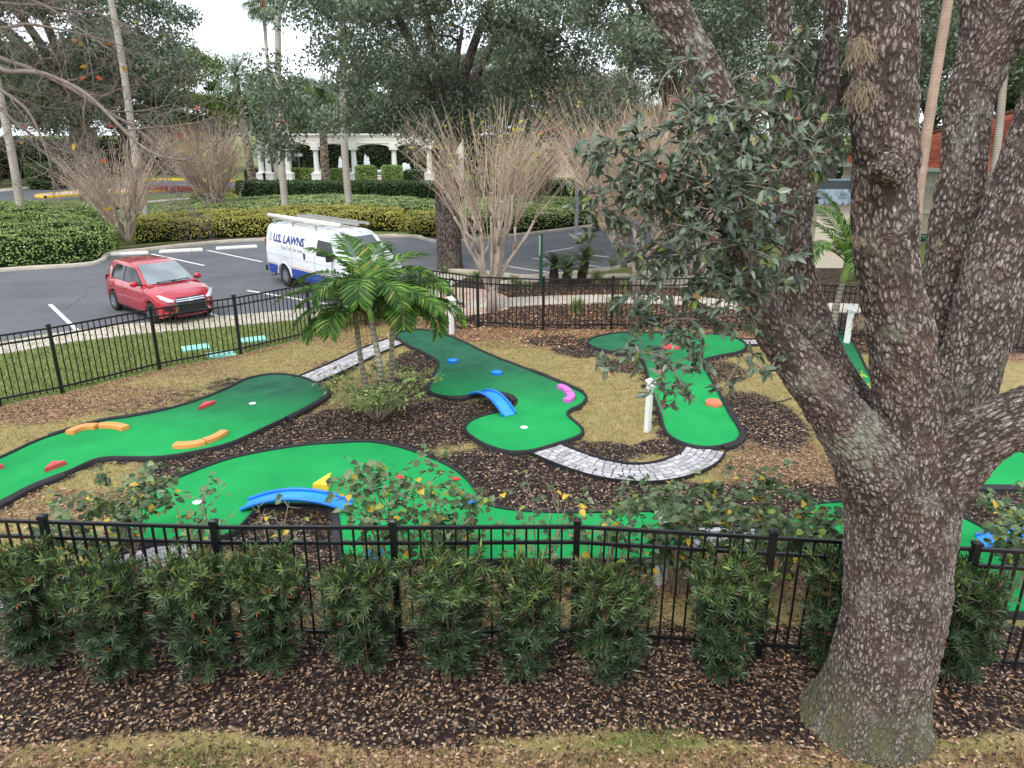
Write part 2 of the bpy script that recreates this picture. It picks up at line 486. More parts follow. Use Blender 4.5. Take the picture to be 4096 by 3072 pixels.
# beyond the fence
KNp = [tuple(p[:2]) for p in KN]; KFp = [tuple(p[:2]) for p in KF]
strip = inpoly(X, Y, FENCE_BACK + KNp[::-1])
strip2 = inpoly(X, Y, FENCE_BACK2 + [(19.859,26.242),(15.107,30.266),(6.554,26.242),(3.228,26.242),(-1.762,26.242),(-2.88,23.117)])
grn[strip] = .75
blob(grn, *(-8.39,15.782), 1.8, .8, .35)
far_bed = np.zeros(X.shape); near_line(far_bed, KFp, 1.6, 1.0)
outside = ~inside & (Y > 10)
mul = np.where(inside, mul, np.where(outside, np.maximum(far_bed, strip2 * .75), mul))
lit = np.where(outside & ~strip2, lit * .4, np.where(strip2, .95, lit))
grn = np.where(outside & ~strip & ~strip2, 1.0, grn)
bumpz = np.zeros(X.shape)
for i in range(X.shape[0]):
    if gy[i] > 25 or gy[i] < 2.5: continue
    for j in range(X.shape[1]):
        if inside[i, j] and abs(X[i, j]) < 13:
            bumpz[i, j] = .018 * mnoise.noise((X[i, j] * 2.2, Y[i, j] * 2.2, 3)) + .008 * mnoise.noise((X[i, j] * 7, Y[i, j] * 7, 8))
V = np.stack([X, Y, bumpz - .004], 2).reshape(-1, 3)
nx, ny = len(gx), len(gy)
ii, jj = np.meshgrid(np.arange(ny - 1), np.arange(nx - 1), indexing='ij')
a = (ii * nx + jj).ravel()
lp = np.stack([a, a + 1, a + nx + 1, a + nx], 1).ravel()

t = NT('ground_soil')
wp = t.world()
sep = t.n('ShaderNodeSeparateColor'); t.l(t.attr('mixmap').outputs['Color'], sep.inputs[0])
n_big = t.noise(.9, 4, .6, wp); n_mid = t.noise(5, 4, .65, wp); n_fine = t.noise(42, 4, .7, wp); n_f2 = t.noise(120, 3, .7, wp)
chip = t.vor(30, wp, 'F1', 'Color'); chs = t.n('ShaderNodeSeparateColor'); t.l(chip, chs.inputs[0])
chipd = t.vor(30, wp, 'F1', 'Distance')
straw = t.mix(t.mapr(n_mid, .35, .65), hx('8f8154'), hx('b8a473'))
straw = t.mix(t.mapr(n_fine, .35, .7, 0, .7), straw, hx('6b6038'))
straw = t.mix(t.mapr(n_big, .5, .68, 0, .55), straw, hx('7d8048'))
straw = t.mix(t.mapr(n_f2, .6, .75, 0, .6), straw, hx('d2c193'))
mulc = t.ramp(chs.outputs[0], [(0, hx('241c1a')), (.45, hx('3a2f2b')), (.72, hx('57463f')), (.88, hx('8d7566')), (1, hx('c4aa92'))])
mulc = t.mix(t.mapr(chipd, .25, .6, 0, .7), mulc, hx('17110f'))
litc = t.ramp(chs.outputs[1], [(0, hx('4a372d')), (.35, hx('7c5c48')), (.6, hx('a07c62')), (.85, hx('b98b6a')), (1, hx('d8bfa2'))])
litc = t.mix(t.mapr(chipd, .3, .65, 0, .6), litc, hx('3a2c25'))
grass = t.mix(t.mapr(n_mid, .3, .7), hx('6b7a42'), hx('8c9556'))
grass = t.mix(t.mapr(n_fine, .35, .7, 0, .65), grass, hx('41562a'))
def mask(sock, lo=.30, hi=.62):
    v = t.math('ADD', sock, t.math('MULTIPLY', t.math('SUBTRACT', n_mid, .5), 1.1))
    v = t.math('ADD', v, t.math('MULTIPLY', t.math('SUBTRACT', n_fine, .5), .5))
    return t.mapr(v, lo, hi)
col = t.mix(mask(sep.outputs[2], .25, .7), straw, grass)
col = t.mix(mask(sep.outputs[1], .42, .8), col, litc)
col = t.mix(mask(sep.outputs[0], .38, .62), col, mulc)
h = t.math('ADD', t.math('MULTIPLY', n_fine, .6), t.math('MULTIPLY', chs.outputs[2], .5))
GROUND_MAT = t.done(t.bsdf(col, .9, 0, t.bump(h, .7, .025), .2))
ground = struct(mesh_np('ground', V, lp, np.full(len(a), 4), GROUND_MAT, smooth=True))
at = ground.data.color_attributes.new('mixmap', 'FLOAT_COLOR', 'POINT')
cv = np.ones((len(V), 4), np.float32); cv[:, 0] = mul.ravel(); cv[:, 1] = lit.ravel(); cv[:, 2] = grn.ravel()
at.data.foreach_set('color', cv.ravel())

def sample_map(arr, px, py):
    i = np.clip(np.searchsorted(gy, py), 0, ny - 1); j = np.clip(np.searchsorted(gx, px), 0, nx - 1)
    return arr[i, j]

# ------------------------------------------------------------------ paved surfaces
t = NT('asphalt'); wp = t.world()
c = t.mix(t.mapr(t.noise(.35, 5, .65, wp), .3, .7), hx('4c4d52'), hx('66676c'))
c = t.mix(t.mapr(t.noise(160, 2, .6, wp), .45, .7, 0, .5), c, hx('7d7e82'))
c = t.mix(t.mapr(t.noise(3, 5, .7, wp), .55, .8, 0, .35), c, hx('3a3b40'))
ck = t.vor(.55, t.mix(.06, wp, t.noise(2., 4, .6, wp, 'Color')), 'DISTANCE_TO_EDGE')
c = t.mix(t.mapr(ck, .0, .006, .55, 0), c, hx('2c2c30'))
ASPHALT = t.done(t.bsdf(c, t.mapr(t.noise(.6, 4, .6, wp), .3, .7, .62, .85), 0, t.bump(t.noise(220, 2, .6, wp), .35, .01), .35))
t = NT('concrete'); wp = t.world()
c = t.mix(t.mapr(t.noise(1.2, 6, .7, wp), .3, .7), hx('b3a99a'), hx('cdc4b5'))
c = t.mix(t.mapr(t.noise(9, 5, .7, wp), .5, .75, 0, .45), c, hx('8e8578'))
c = t.mix(t.mapr(t.noise(90, 2, .6, wp), .4, .7, 0, .25), c, hx('e2dccf'))
CONCRETE = t.done(t.bsdf(c, .85, 0, t.bump(t.noise(130, 3, .6, wp), .25, .01), .3))
t = NT('road_paint'); wp = t.world()
c = t.mix(t.mapr(t.noise(7, 6, .75, wp), .5, .72, 0, .55), hx('e4e3de'), hx('8d8d8d'))
LINE_WHITE = t.done(t.bsdf(c, .7))
LINE_YELLOW = paint('yellow_kerb_paint', hx('e3b62a'), .7, var=.15, scale=2, dirt=.4)

def sheet(name, poly, z, mat):
    return struct(MB().poly([(p[0], p[1], z) for p in poly]).build(name, mat, fix=True))
sheet('parking_lot', KNp + KFp[::-1], .006, ASPHALT)
def ribbon(pts, w0, w1):
    """left and right border of a line, offset by w0 and w1 to its left"""
    P = np.array([p[:2] for p in pts]); d = np.gradient(P, axis=0); d /= np.maximum(np.linalg.norm(d, axis=1, keepdims=True), 1e-9)
    nrm = np.stack([-d[:, 1], d[:, 0]], 1)
    return P + nrm * w0, P + nrm * w1
def curb(name, pts, w0, w1, h, mat, z0=-.01, r=.03):
    A, B = ribbon(pts, w0, w1); sgn = 1 if w1 > w0 else -1
    A2, B2 = ribbon(pts, w0 + sgn * r, w1 - sgn * r)
    rows = []
    for a_, b_, a2, b2 in zip(A, B, A2, B2):
        rows.append([(a_[0], a_[1], z0), (a_[0], a_[1], h - r), (a2[0], a2[1], h), (b2[0], b2[1], h), (b_[0], b_[1], h - r), (b_[0], b_[1], z0)])
    return struct(MB().grid(rows).build(name, mat, fix=True, smooth=True, sharp=50))
t = NT('kerb_concrete'); wp = t.world()
c = t.mix(t.mapr(t.noise(1.5, 6, .7, wp), .3, .7), hx('a39a8b'), hx('c6bdae'))
c = t.mix(t.mapr(t.noise(14, 5, .75, wp), .5, .75, 0, .6), c, hx('71695e'))
KERB = t.done(t.bsdf(c, .85, 0, t.bump(t.noise(60, 3, .6, wp), .3, .01), .3))
curb('kerb', KF, 0, .2, .14, KERB)
curb('kerb', [p for p in KN if p[0] > -3.1], 0, -.16, .13, KERB)
# pavement strip along the near side of the parking lot, with joints between the slabs
A, B = ribbon([p for p in KN if p[0] < -2.6], 0, -1.25)
cw = resample([tuple(p) for p in A], 1.6); cb = resample([tuple(p) for p in B], 1.6 * 1.0)
m = MB(); k = min(len(cw), len(cb))
cb = resample([tuple(p) for p in B], np.linalg.norm(np.diff(B, axis=0), axis=1).sum() / (len(cw) - 1)); k = min(len(cw), len(cb))
for i in range(k - 1):
    quad = [Vector((*cw[i], 0)), Vector((*cw[i + 1], 0)), Vector((*cb[i + 1], 0)), Vector((*cb[i], 0))]
    cc = sum(quad, Vector()) / 4
    m.prism([tuple(cc + (p - cc) * .993)[:2] for p in quad][::-1], -.02, .028, .004)
struct(m.build('pavement', CONCRETE, fix=True))
def slabs(name, pts, wd, step=1.5, z=.026):
    P = resample(pts, step); A, B = ribbon([tuple(p) for p in P], wd / 2, -wd / 2); m = MB()
    for i in range(len(P) - 1):
        quad = [Vector((*A[i], 0)), Vector((*A[i + 1], 0)), Vector((*B[i + 1], 0)), Vector((*B[i], 0))]
        cc = sum(quad, Vector()) / 4
        m.prism([tuple(cc + (p - cc) * .992)[:2] for p in quad][::-1], -.02, z, .004)
    return struct(m.build(name, CONCRETE, fix=True))
slabs('footpath', [(-1.482,21.803),(0.201,22.311),(2.093,22.708),(3.982,22.708),(5.664,22.442),(7.117,21.556),(9.609,21.556),(11.582,21.079)], 1.15)
slabs('footpath', [(-0.544,25.225),(1.217,25.894),(2.914,26.419),(4.307,26.78)], .55, z=.030)
sheet('plaza', [(-3.599,21.556),(-3.751,23.117),(-3.241,24.744),(-2.69,24.744),(-0.86,24.128),(-0.161,23.117),(-0.081,21.315),(-0.59,20.847),(-2.021,20.073),(-2.563,20.847)], .012, paint('pink_concrete', hx('cdb3a4'), .85, var=.08, scale=1.5, bump=.2, dirt=.25))
sheet('bench_pad', [(4.072,25.225),(4.942,27.53),(6.275,28.942),(8.27,29.59),(8.484,27.15),(7.147,24.744),(5.352,24.432)], .016, CONCRETE)
# road in the distance with a yellow-kerbed median
ROADP = [(-42.47,42.744),(-36.791,54.213),(-32.822,59.195),(-27.66,64.16),(-22.044,66.172),(-16.908,68.311),(-4.555,70.589),(8.556,72.398),(22.15,73.654),(23.547,78.41),(9.167,77.694),(-4.872,75.621),(-18.672,75.621),(-25.333,76.3),(-32.506,79.138),(-39.114,79.88),(-38.172,72.398),(-45.001,66.694),(-53.763,54.567)]
sheet('road', ROADP, .008, ASPHALT)
med = spline([(-36.445,59.195),(-34.607,61.806),(-29.091,65.657),(-27.307,67.225),(-28.377,68.867),(-30.236,68.311),(-36.157,64.651),(-37.844,60.911)], 4, True)
struct(MB().prism([p[:2] for p in med], 0, .16).build('median', paint('median_soil', hx('b7a79c'), .9, scale=.5), fix=True))
curb('median_kerb', med + [med[0]], .0, -.22, .2, LINE_YELLOW)
curb('kerb', [(-39.72,79.138),(-38.362,81.406),(-33.108,80.636),(-25.785,77.694)], 0, .3, .18, LINE_YELLOW)
slabs('footpath', [(-36.452,41.872),(-32.679,47.962),(-29.041,52.178),(-25.587,58.371),(-23.04,59.195)], 1.3, 3.)
slabs('footpath', [(-46.674,58.371),(-45.001,66.694),(-45.351,71.182),(-45.873,74.954)], 2.0, 4.)
# painted markings
m = MB()
for p, q_ in [((-14.036,21.928), (-11.189,18.488)), ((-9.03,21.079), (-7.829,19.861)), ((-8.742,23.979), (-5.64,21.991)), ((-15.429,31.584), (-12.043,28.732)), ((-13.435,32.613), (-10.055,29.59)), ((-0.655,28.942), (1.495,27.15)), ((0.845,30.498), (1.399,30.037)), ((2.696,31.835), (4.036,30.733)), ((2.946,28.837), (3.426,28.422)), ((1.49,32.091), (2.803,33.427))]:
    d = (Vector(q_) - Vector(p)).normalized(); s = Vector((-d.y, d.x)) * .055
    m.poly([(*(Vector(p) + s), .011), (*(Vector(p) - s), .011), (*(Vector(q_) - s), .011), (*(Vector(q_) + s), .011)])
struct(m.build('parking_lines', LINE_WHITE))
WHITE_CONC = paint('white_painted_concrete', hx('e6e3dc'), .75, var=.06, scale=3, bump=.15, dirt=.35)
STOPS = [(((-16.962,31.214), (-15.885,31.584)), 'white concrete wheel stop beside the large green hedge mass, leftmost of the row'),
         (((-15.104,31.963), (-13.729,32.481)), 'white concrete wheel stop behind the roof of the red hatchback'),
         (((-12.984,32.88), (-11.663,33.427)), 'white concrete wheel stop just left of the white van'),
         (((-7.202,36.609), (-5.911,37.112)), 'white concrete wheel stop half hidden behind the green palm fronds')]
for (p, q_), lab in STOPS:
    p, q_ = Vector(p), Vector(q_); d = q_ - p; L_ = 1.75
    c = (p + q_) / 2; an = math.atan2(d.y, d.x)
    r = thing('wheel_stop', lab, 'wheel stop', (c.x, c.y, .006), an, 'wheel stops in the parking bays')
    m = MB(); hw = .09
    rows = [[(x, -hw, 0), (x, -hw, .05), (x, -hw * .65, .12), (x, hw * .65, .12), (x, hw, .05), (x, hw, 0)] for x in (-L_ / 2, -L_ / 2 + .04, L_ / 2 - .04, L_ / 2)]
    rows[0] = [(x, y, z * .6) for x, y, z in rows[0]]; rows[3] = [(x, y, z * .6) for x, y, z in rows[3]]
    m.grid(rows); m.poly(rows[0][::-1]); m.poly(rows[3])
    m.build('stop_block', WHITE_CONC, r, W=False, fix=True)
    for x in (-.55, .55): MB().cyl((x, 0, .115), .018, .012, 8).build('bolt', paint('rusty_steel', hx('6b4a3a'), .7), r, W=False)

# ------------------------------------------------------------------ fallen leaves, bark chips, grass blades (nobody could count them)
def scatter(n, x0, x1, y0, y1, weight):
    px = rng.uniform(x0, x1, n * 4); py = rng.uniform(y0, y1, n * 4)
    keep = rng.uniform(size=n * 4) < weight(px, py)
    px, py = px[keep][:n], py[keep][:n]
    return px, py
def flat_leaves(name, px, py, L0, L1, ratio, mat, z=.006, tilt=.35, fine=False, zs=.03):
    n = len(px); az = rng.uniform(0, 2 * PI, n)
    D = np.stack([np.cos(az), np.sin(az), rng.normal(0, tilt * .6, n)], 1)
    N = np.stack([rng.normal(0, tilt, n), rng.normal(0, tilt, n), np.ones(n)], 1)
    L_ = rng.uniform(L0, L1, n)
    P = np.stack([px, py, z + rng.uniform(0, zs, n)], 1)
    o = leaves(name, P, D, N, L_, L_ * ratio, mat, fine=fine, droop=.06)
    o['kind'] = 'stuff'
    return o
def litter_mat(name, stops):
    t = NT(name); r = t.n('ShaderNodeNewGeometry').outputs['Random Per Island']
    c = t.ramp(r, stops)
    c = t.mix(t.mapr(t.noise(60, 3, .6, t.world()), .4, .7, 0, .35), c, (.03, .02, .015))
    return t.done(t.bsdf(c, .8, 0, None, .25))
LITTER = litter_mat('fallen_oak_leaves', [(0, hx('59412f')), (.3, hx('8d6a50')), (.6, hx('a98868')), (.85, hx('bd9a78')), (1, hx('d3bc9a'))])
LITTER_R = litter_mat('fallen_orange_leaves', [(0, hx('6f4a38')), (.3, hx('a5714f')), (.6, hx('bd8862')), (.85, hx('c89c74')), (1, hx('d9c3a0'))])
CHIPS = litter_mat('bark_chips', [(0, hx('1d1614')), (.5, hx('372c28')), (.8, hx('56463e')), (.93, hx('a38b78')), (1, hx('d0bca4'))])
BLADES = litter_mat('straw_blades', [(0, hx('7c7446')), (.35, hx('a3925c')), (.7, hx('c0aa76')), (.9, hx('7f8a48')), (1, hx('93934f'))])
GREENB = litter_mat('green_blades', [(0, hx('505f30')), (.4, hx('6d7c42')), (.8, hx('8c9556')), (1, hx('9aa35c'))])
def not_turf(px, py):
    k = np.ones(len(px), bool)
    for h_ in HOLES.values(): k &= ~inpoly(px, py, h_)
    return k
px, py = scatter(11000, -5.5, 5.2, 4.3, 7.3, lambda x, y: np.where(y < 4.95, .6, np.clip(.75 - .25 * (y > 6.6), 0, 1)))
flat_leaves('leaf_litter', px, py, .022, .058, .36, LITTER, fine=True, zs=.03)
px, py = scatter(14000, -5.5, 5.2, 4.3, 7.6, lambda x, y: np.full(len(x), .7))
flat_leaves('bark_mulch', px, py, .015, .05, .45, CHIPS, zs=.02)
px, py = scatter(16000, -12, 9, 7.4, 21, lambda x, y: sample_map(lit, x, y) ** 1.2 * inpoly(x, y, golf_poly) * not_turf(x, y) * np.clip(9 / y, 0, 1))
flat_leaves('leaf_litter', px, py, .035, .08, .4, LITTER, zs=.02)
px, py = scatter(9000, -4, 9, 17, 24, lambda x, y: np.where(inpoly(x, y, golf_poly), sample_map(lit, x, y), strip2[np.clip(np.searchsorted(gy, y), 0, ny - 1), np.clip(np.searchsorted(gx, x), 0, nx - 1)] * .7))
flat_leaves('leaf_litter', px, py, .05, .1, .5, LITTER_R, zs=.02)
px, py = scatter(26000, -9, 7, 7.2, 18, lambda x, y: np.clip(sample_map(mul, x, y), 0, 1) * not_turf(x, y) * np.clip(9 / y, 0, 1))
flat_leaves('bark_mulch', px, py, .02, .06, .5, CHIPS, zs=.022)
def blades(name, px, py, h0, h1, wd, mat):
    n = len(px); D = np.stack([rng.normal(0, .55, n), rng.normal(0, .55, n), np.ones(n)], 1); N = rand_dir(n)
    o = leaves(name, np.stack([px, py, np.full(n, -.003)], 1), D, N, rng.uniform(h0, h1, n), wd, mat); o['kind'] = 'stuff'
    return o
px, py = scatter(16000, -5, 4.5, 4.2, 5.4, lambda x, y: np.clip((5.05 + .1 * np.sin(x * 1.7) + .05 * np.sin(x * 5.1) - y) / .25, 0.02, 1))
blades('dry_grass', px, py, .025, .06, .005, BLADES)
for c, rr, n in [((1.171,4.974), .5, 700), ((-2.622,4.802), .45, 600), ((0.717,4.826), .3, 150)]:
    blades('green_grass', rng.normal(c[0], rr * .5, n), rng.normal(c[1], .1, n), .04, .09, .006, GREENB)
px, py = scatter(60000, -11.5, 8.5, 7.4, 20.5, lambda x, y: np.clip(1 - sample_map(mul, x, y) - .6 * sample_map(lit, x, y), 0, 1) * inpoly(x, y, golf_poly) * not_turf(x, y))
blades('dry_grass', px, py, .025, .055, .012, BLADES)
px, py = scatter(30000, -13, -2.4, 12, 23, lambda x, y: (strip[np.clip(np.searchsorted(gy, y), 0, ny - 1), np.clip(np.searchsorted(gx, x), 0, nx - 1)]).astype(float))
blades('green_grass', px, py, .04, .09, .016, GREENB)

# ------------------------------------------------------------------ putting greens
t = NT('putting_turf'); wp = t.world(); sp = t.n('ShaderNodeSeparateXYZ'); t.l(wp, sp.inputs[0])
fresh = t.mix(t.mapr(t.noise(1.3, 4, .6, wp), .3, .7), hx('1f924e'), hx('2aa45b'))
fresh = t.mix(t.mapr(t.noise(90, 3, .7, wp), .35, .7, 0, .4), fresh, hx('108a3e'))
worn = t.mix(t.mapr(t.noise(2.2, 5, .7, wp), .3, .7), hx('22503c'), hx('356a50'))
wear = t.attr('wear').outputs['Fac']
n = t.noise(1.1, 5, .65, wp, dist=.6)
wv = t.math('ADD', wear, t.math('MULTIPLY', t.math('SUBTRACT', n, .5), .55))
sw = t.noise(5, 6, .75, t.mix(.25, wp, t.noise(.8, 2, .5, wp, 'Color')), dist=1.5)
wv = t.math('ADD', wv, t.math('MULTIPLY', t.math('SUBTRACT', sw, .5), .22))
c = t.mix(t.mapr(wv, .1, .9), fresh, worn)
TURF = t.done(t.bsdf(c, .92, 0, t.bump(t.noise(260, 2, .7, wp), .5, .008), .15))
RUBBER = paint('black_rubber_edging', hx('26262a'), .62, var=.25, scale=6, bump=.2, spec=.35, dirt=.15)
CUPW = paint('white_cup', hx('eeeeea'), .5, var=.03)
CUPD = paint('cup_shadow', (.01, .01, .01), .9)
WEAR = dict(L=lambda x, y: np.clip((y - 11.6) / 2.6, 0, 1) * .95, M=lambda x, y: np.clip((y - 12.6) / 3.2, 0, 1), R=lambda x, y: np.clip((y - 13.3) / 4, 0, .8) * np.clip((6.2 - x) / 3, .4, 1),
            N=lambda x, y: np.zeros(len(x)), F=lambda x, y: np.clip((y - 13.) / 3, 0, .7), Q=lambda x, y: np.zeros(len(x)))
GLAB = dict(L='long winding putting green with orange arc blocks beside the left side of the fence',
            N='bright putting green with a blue arched ramp, right behind the front fence and hedge',
            M='putting green with two blue discs and a mulch notch, right of the small palms',
            R='T-shaped putting green with orange discs, behind the hanging oak leaves',
            F='putting green strip passing behind the big oak trunk to its right side',
            Q='bright putting green at the foot of the big oak with the right blue ramp')
EDGE_CUTS = {'L': 9, 'N': 10, 'M': 12, 'R': 8, 'F': 8, 'Q': 8}
CUPS = dict(L=(-4.985,13.248), N=(-4.438,9.269), M=(0.214,12.043))
GREENS = {}
for key, pts in HOLES.items():
    cx = sum(p[0] for p in pts) / len(pts); cy = sum(p[1] for p in pts) / len(pts)
    r = thing('putting_green', GLAB[key], 'putting green', (cx, cy, 0), 0, 'putting greens of the mini golf course')
    GREENS[key] = r
    # turf: filled outline, subdivided so that the wear map can vary
    bm = bmesh.new()
    vs = [bm.verts.new((p[0], p[1], .045)) for p in pts]
    bm.faces.new(vs)
    bmesh.ops.triangulate(bm, faces=bm.faces[:], quad_method='BEAUTY', ngon_method='BEAUTY')
    for _ in range(4):
        es = [e for e in bm.edges if e.calc_length() > .35]
        if not es: break
        bmesh.ops.subdivide_edges(bm, edges=es, cuts=1)
        bmesh.ops.triangulate(bm, faces=bm.faces[:])
    bmesh.ops.recalc_face_normals(bm, faces=bm.faces[:])
    if bm.faces[:][0].normal.z < 0: bmesh.ops.reverse_faces(bm, faces=bm.faces[:])
    co = np.array([v.co[:] for v in bm.verts])
    for v in bm.verts: v.co.x -= cx; v.co.y -= cy
    me = bpy.data.meshes.new('turf'); bm.to_mesh(me); bm.free(); me.materials.append(TURF)
    link('turf', me, r)
    at = me.attributes.new('wear', 'FLOAT', 'POINT')
    at.data.foreach_set('value', WEAR[key](co[:, 0], co[:, 1]).astype(np.float32))
    # rubber edging: butted lengths of a rounded border, some of them the thicker kind
    R_ = resample([tuple(p) for p in pts] + [tuple(pts[0])], .09)
    if sum(R_[i][0] * R_[i + 1][1] - R_[i + 1][0] * R_[i][1] for i in range(len(R_) - 1)) < 0: R_ = R_[::-1]
    A, B = ribbon([tuple(p) for p in R_], .012, -.0)
    nseg = EDGE_CUTS[key]; step = len(R_) // nseg
    for s_ in range(nseg):
        i0 = s_ * step; i1 = len(R_) - 1 if s_ == nseg - 1 else (s_ + 1) * step
        thick = (s_ % 3 == 1) if key in 'LN' else (s_ % 5 == 3)
        wd, ht = (.11, .085) if thick else (.05, .08)
        seg = [tuple(p) for p in R_[i0:i1 + 1]]
        if len(seg) < 3: continue
        P = np.array(seg); d = np.gradient(P, axis=0); d /= np.linalg.norm(d, axis=1, keepdims=True); nr = np.stack([d[:, 1], -d[:, 0]], 1)
        rows = []
        for q_ in range(len(P)):
            rows.append([tuple(P[q_] + nr[q_] * o_) + (z_,) for o_, z_ in ((-.008, -.01), (-.008, ht - .015), (.008, ht), (wd * .6, ht), (wd * .95, ht - .03), (wd, -.01))])
        m = MB().grid(rows); m.poly(rows[0][::-1]); m.poly(rows[-1])
        m.build('edging', RUBBER, r, fix=True, smooth=True, sharp=40)
    if key in CUPS:
        c_ = CUPS[key]
        cup = MB().lathe([(.05, .0492), (.064, .0495), (.066, .047)], 24, (c_[0], c_[1], 0)).build('cup', CUPW, r, fix=True)
        MB().cyl((c_[0], c_[1], .0455), .05, .002, 20).build('cup_hole', CUPW, cup)
TZ = .047
# ------------------------------------------------------------------ obstacles lying on the greens
ORANGE = paint('orange_foam', hx('e89a56'), .55, var=.06, scale=5, bump=.1, dirt=.12)
PEACH = paint('orange_disc_plastic', hx('e07a5c'), .5, var=.07, scale=5, dirt=.12)
REDF = paint('red_foam', hx('d24a4e'), .55, var=.08, scale=5, dirt=.12)
PINK = paint('pink_foam', hx('d070c8'), .55, var=.06, scale=5, dirt=.12)
BLUE = paint('blue_plastic', hx('1878d8'), .35, var=.08, scale=3, spec=.5, dirt=.12)
YELLOW = paint('yellow_foam', hx('edc83c'), .55, var=.06, scale=5, dirt=.12)
def arc_block(p0, pm, p1, wd, ht, lab, mat, group):
    p0, pm, p1 = [np.array(p) for p in (p0, pm, p1)]
    ctl = 2 * pm - .5 * (p0 + p1)
    P = [tuple((1 - u) ** 2 * p0 + 2 * u * (1 - u) * ctl + u * u * p1) for u in np.linspace(0, 1, 12)]
    A, B = ribbon(P, wd / 2, -wd / 2)
    rows = []
    for a_, b_ in zip(A, B):
        k_ = .008; d_ = (b_ - a_) / np.linalg.norm(b_ - a_) * k_
        rows.append([(*a_, TZ - .004), (*a_, TZ + ht - k_), (*(a_ + d_), TZ + ht), (*(b_ - d_), TZ + ht), (*b_, TZ + ht - k_), (*b_, TZ - .004)])
    m = MB().grid(rows); m.poly(rows[0][::-1]); m.poly(rows[-1])
    o = m.build('arc_block', mat, None, fix=True)
    c_ = P[6]; 
    for v in o.data.vertices: v.co.x -= c_[0]; v.co.y -= c_[1]
    o.location = (c_[0], c_[1], 0)
    return tag(o, lab, 'golf obstacle', group)
GA = 'orange arc blocks on the left green'
arc_block((-7.62,11.71), (-7.533,11.958), (-7.312,12.0), .15, .07, 'pale orange arc block, leftmost of the pair along the far edge of the left green', ORANGE, GA)
arc_block((-7.274,12.021), (-7.04,12.043), (-6.756,11.916), .15, .07, 'pale orange arc block, right one of the pair at the far edge of left green', ORANGE, GA)
arc_block((-5.579,11.184), (-5.334,11.202), (-5.156,11.316), .15, .07, 'pale orange arc block, left one of the pair at the near edge of left green', ORANGE, GA)
arc_block((-5.148,11.354), (-5.028,11.53), (-4.967,11.751), .15, .07, 'pale orange arc block, rightmost of the pair along the near edge of the left green', ORANGE, GA)
GP = 'pink arc blocks on the middle green'
arc_block((0.955,14.157), (1.068,14.016), (1.125,13.769), .15, .07, 'pink arc block, the farther one of the touching pair on the middle green', PINK, GP)
arc_block((1.139,13.716), (1.151,13.504), (1.037,13.298), .15, .07, 'pink arc block, the nearer one of the touching pair on the middle green', PINK, GP)
def wedge(tri, h, lab, mat, name='wedge_block', ridge=None):
    """triangular block; ridge = index of the corner that stands up"""
    c_ = (sum(p[0] for p in tri) / 3, sum(p[1] for p in tri) / 3)
    if sum(tri[i][0] * tri[(i + 1) % 3][1] - tri[(i + 1) % 3][0] * tri[i][1] for i in range(3)) < 0: tri = tri[::-1]
    P = [(p[0] - c_[0], p[1] - c_[1]) for p in tri]
    o = MB().prism(P, TZ - .004, TZ + h, .03).build(name, mat, None, fix=True, bevel=.006)
    if ridge is not None:
        for i, hh in ridge.items(): 
            for v in o.data.vertices:
                if v.co.z > TZ and (Vector(v.co[:2]) - Vector(P[i])).length < .12: v.co.z = TZ + hh
    o.location = (c_[0], c_[1], 0)
    return tag(o, lab, 'golf obstacle')
wedge([(-5.869,12.855), (-5.882,13.198), (-5.68,13.248)], .06, 'red triangle block on the dark end of the left green near the white cup', REDF)
wedge([(-7.155,10.214), (-7.191,10.492), (-6.983,10.509)], .07, 'red triangle block at the near edge of the left green, behind the leafy bush', REDF)
wedge([(-8.145,10.23), (-8.105,10.426), (-7.871,10.376)], .07, 'red triangle block cut off by the left edge of the picture', REDF)
wedge([(-2.907,9.649), (-2.664,9.826), (-2.664,9.591)], .10, 'yellow wedge block with a raised tip behind the blue ramp on the front green', YELLOW, ridge={1: .2})
wedge([(3.53,16.881), (3.888,17.278), (4.001,16.959)], .06, 'red wedge block on the far end of the T-shaped green behind oak leaves', REDF)
def disc(p, r, h, lab, mat, name='disc_block', notch=False, half=None):
    n = 40; pts = []
    for i in range(n):
        a_ = 2 * PI * i / n
        if half is not None and math.cos(a_ - half) > .75: continue
        if notch and abs(((a_ - PI / 2 + PI) % (2 * PI)) - PI) < .09:
            pts.append((.01, r * .25)); continue
        pts.append((r * math.cos(a_), r * math.sin(a_)))
    o = MB().prism(pts, TZ - .004, TZ + h).build(name, mat, None, fix=True, bevel=.006)
    o.location = (p[0], p[1], 0)
    return o
def ring(p, r, h, lab, grp):
    """disc with a raised rim"""
    R_ = thing('disc_target', lab, 'golf obstacle', (p[0], p[1], TZ), 0, grp)
    MB().lathe([(r, -.004), (r, h), (r - .012, h + .004), (r - .022, h - .002), (r - .024, h - .018)], 32).build('rim', BLUE, R_, W=False, smooth=True, sharp=50)
    MB().lathe([(0.0001, h - .016), (r - .024, h - .018)], 32).build('top', paint('light_blue_plastic', hx('3f9ae8'), .4, dirt=.1), R_, W=False)
    return R_
ring((-1.342,15.921), .12, .055, 'blue round disc on the dark end of the middle green, farther of the two', 'blue discs on the middle green')
ring((-0.328,15.056), .125, .055, 'blue round disc on the middle green, the nearer one beside the ramp', 'blue discs on the middle green')
tag(disc((-0.589,9.175), .11, .06, '', BLUE, notch=True), 'thick blue disc with a slit at the far edge, on the front green', 'golf obstacle')
tag(disc((3.869,13.198), .17, .06, '', PEACH, half=.0), 'orange disc cut flat where it meets the right edge of the T-shaped green', 'golf obstacle')
tag(disc((3.178,15.183), .13, .06, '', PEACH), 'whole orange disc half hidden by the white sign post and oak leaves', 'golf obstacle')
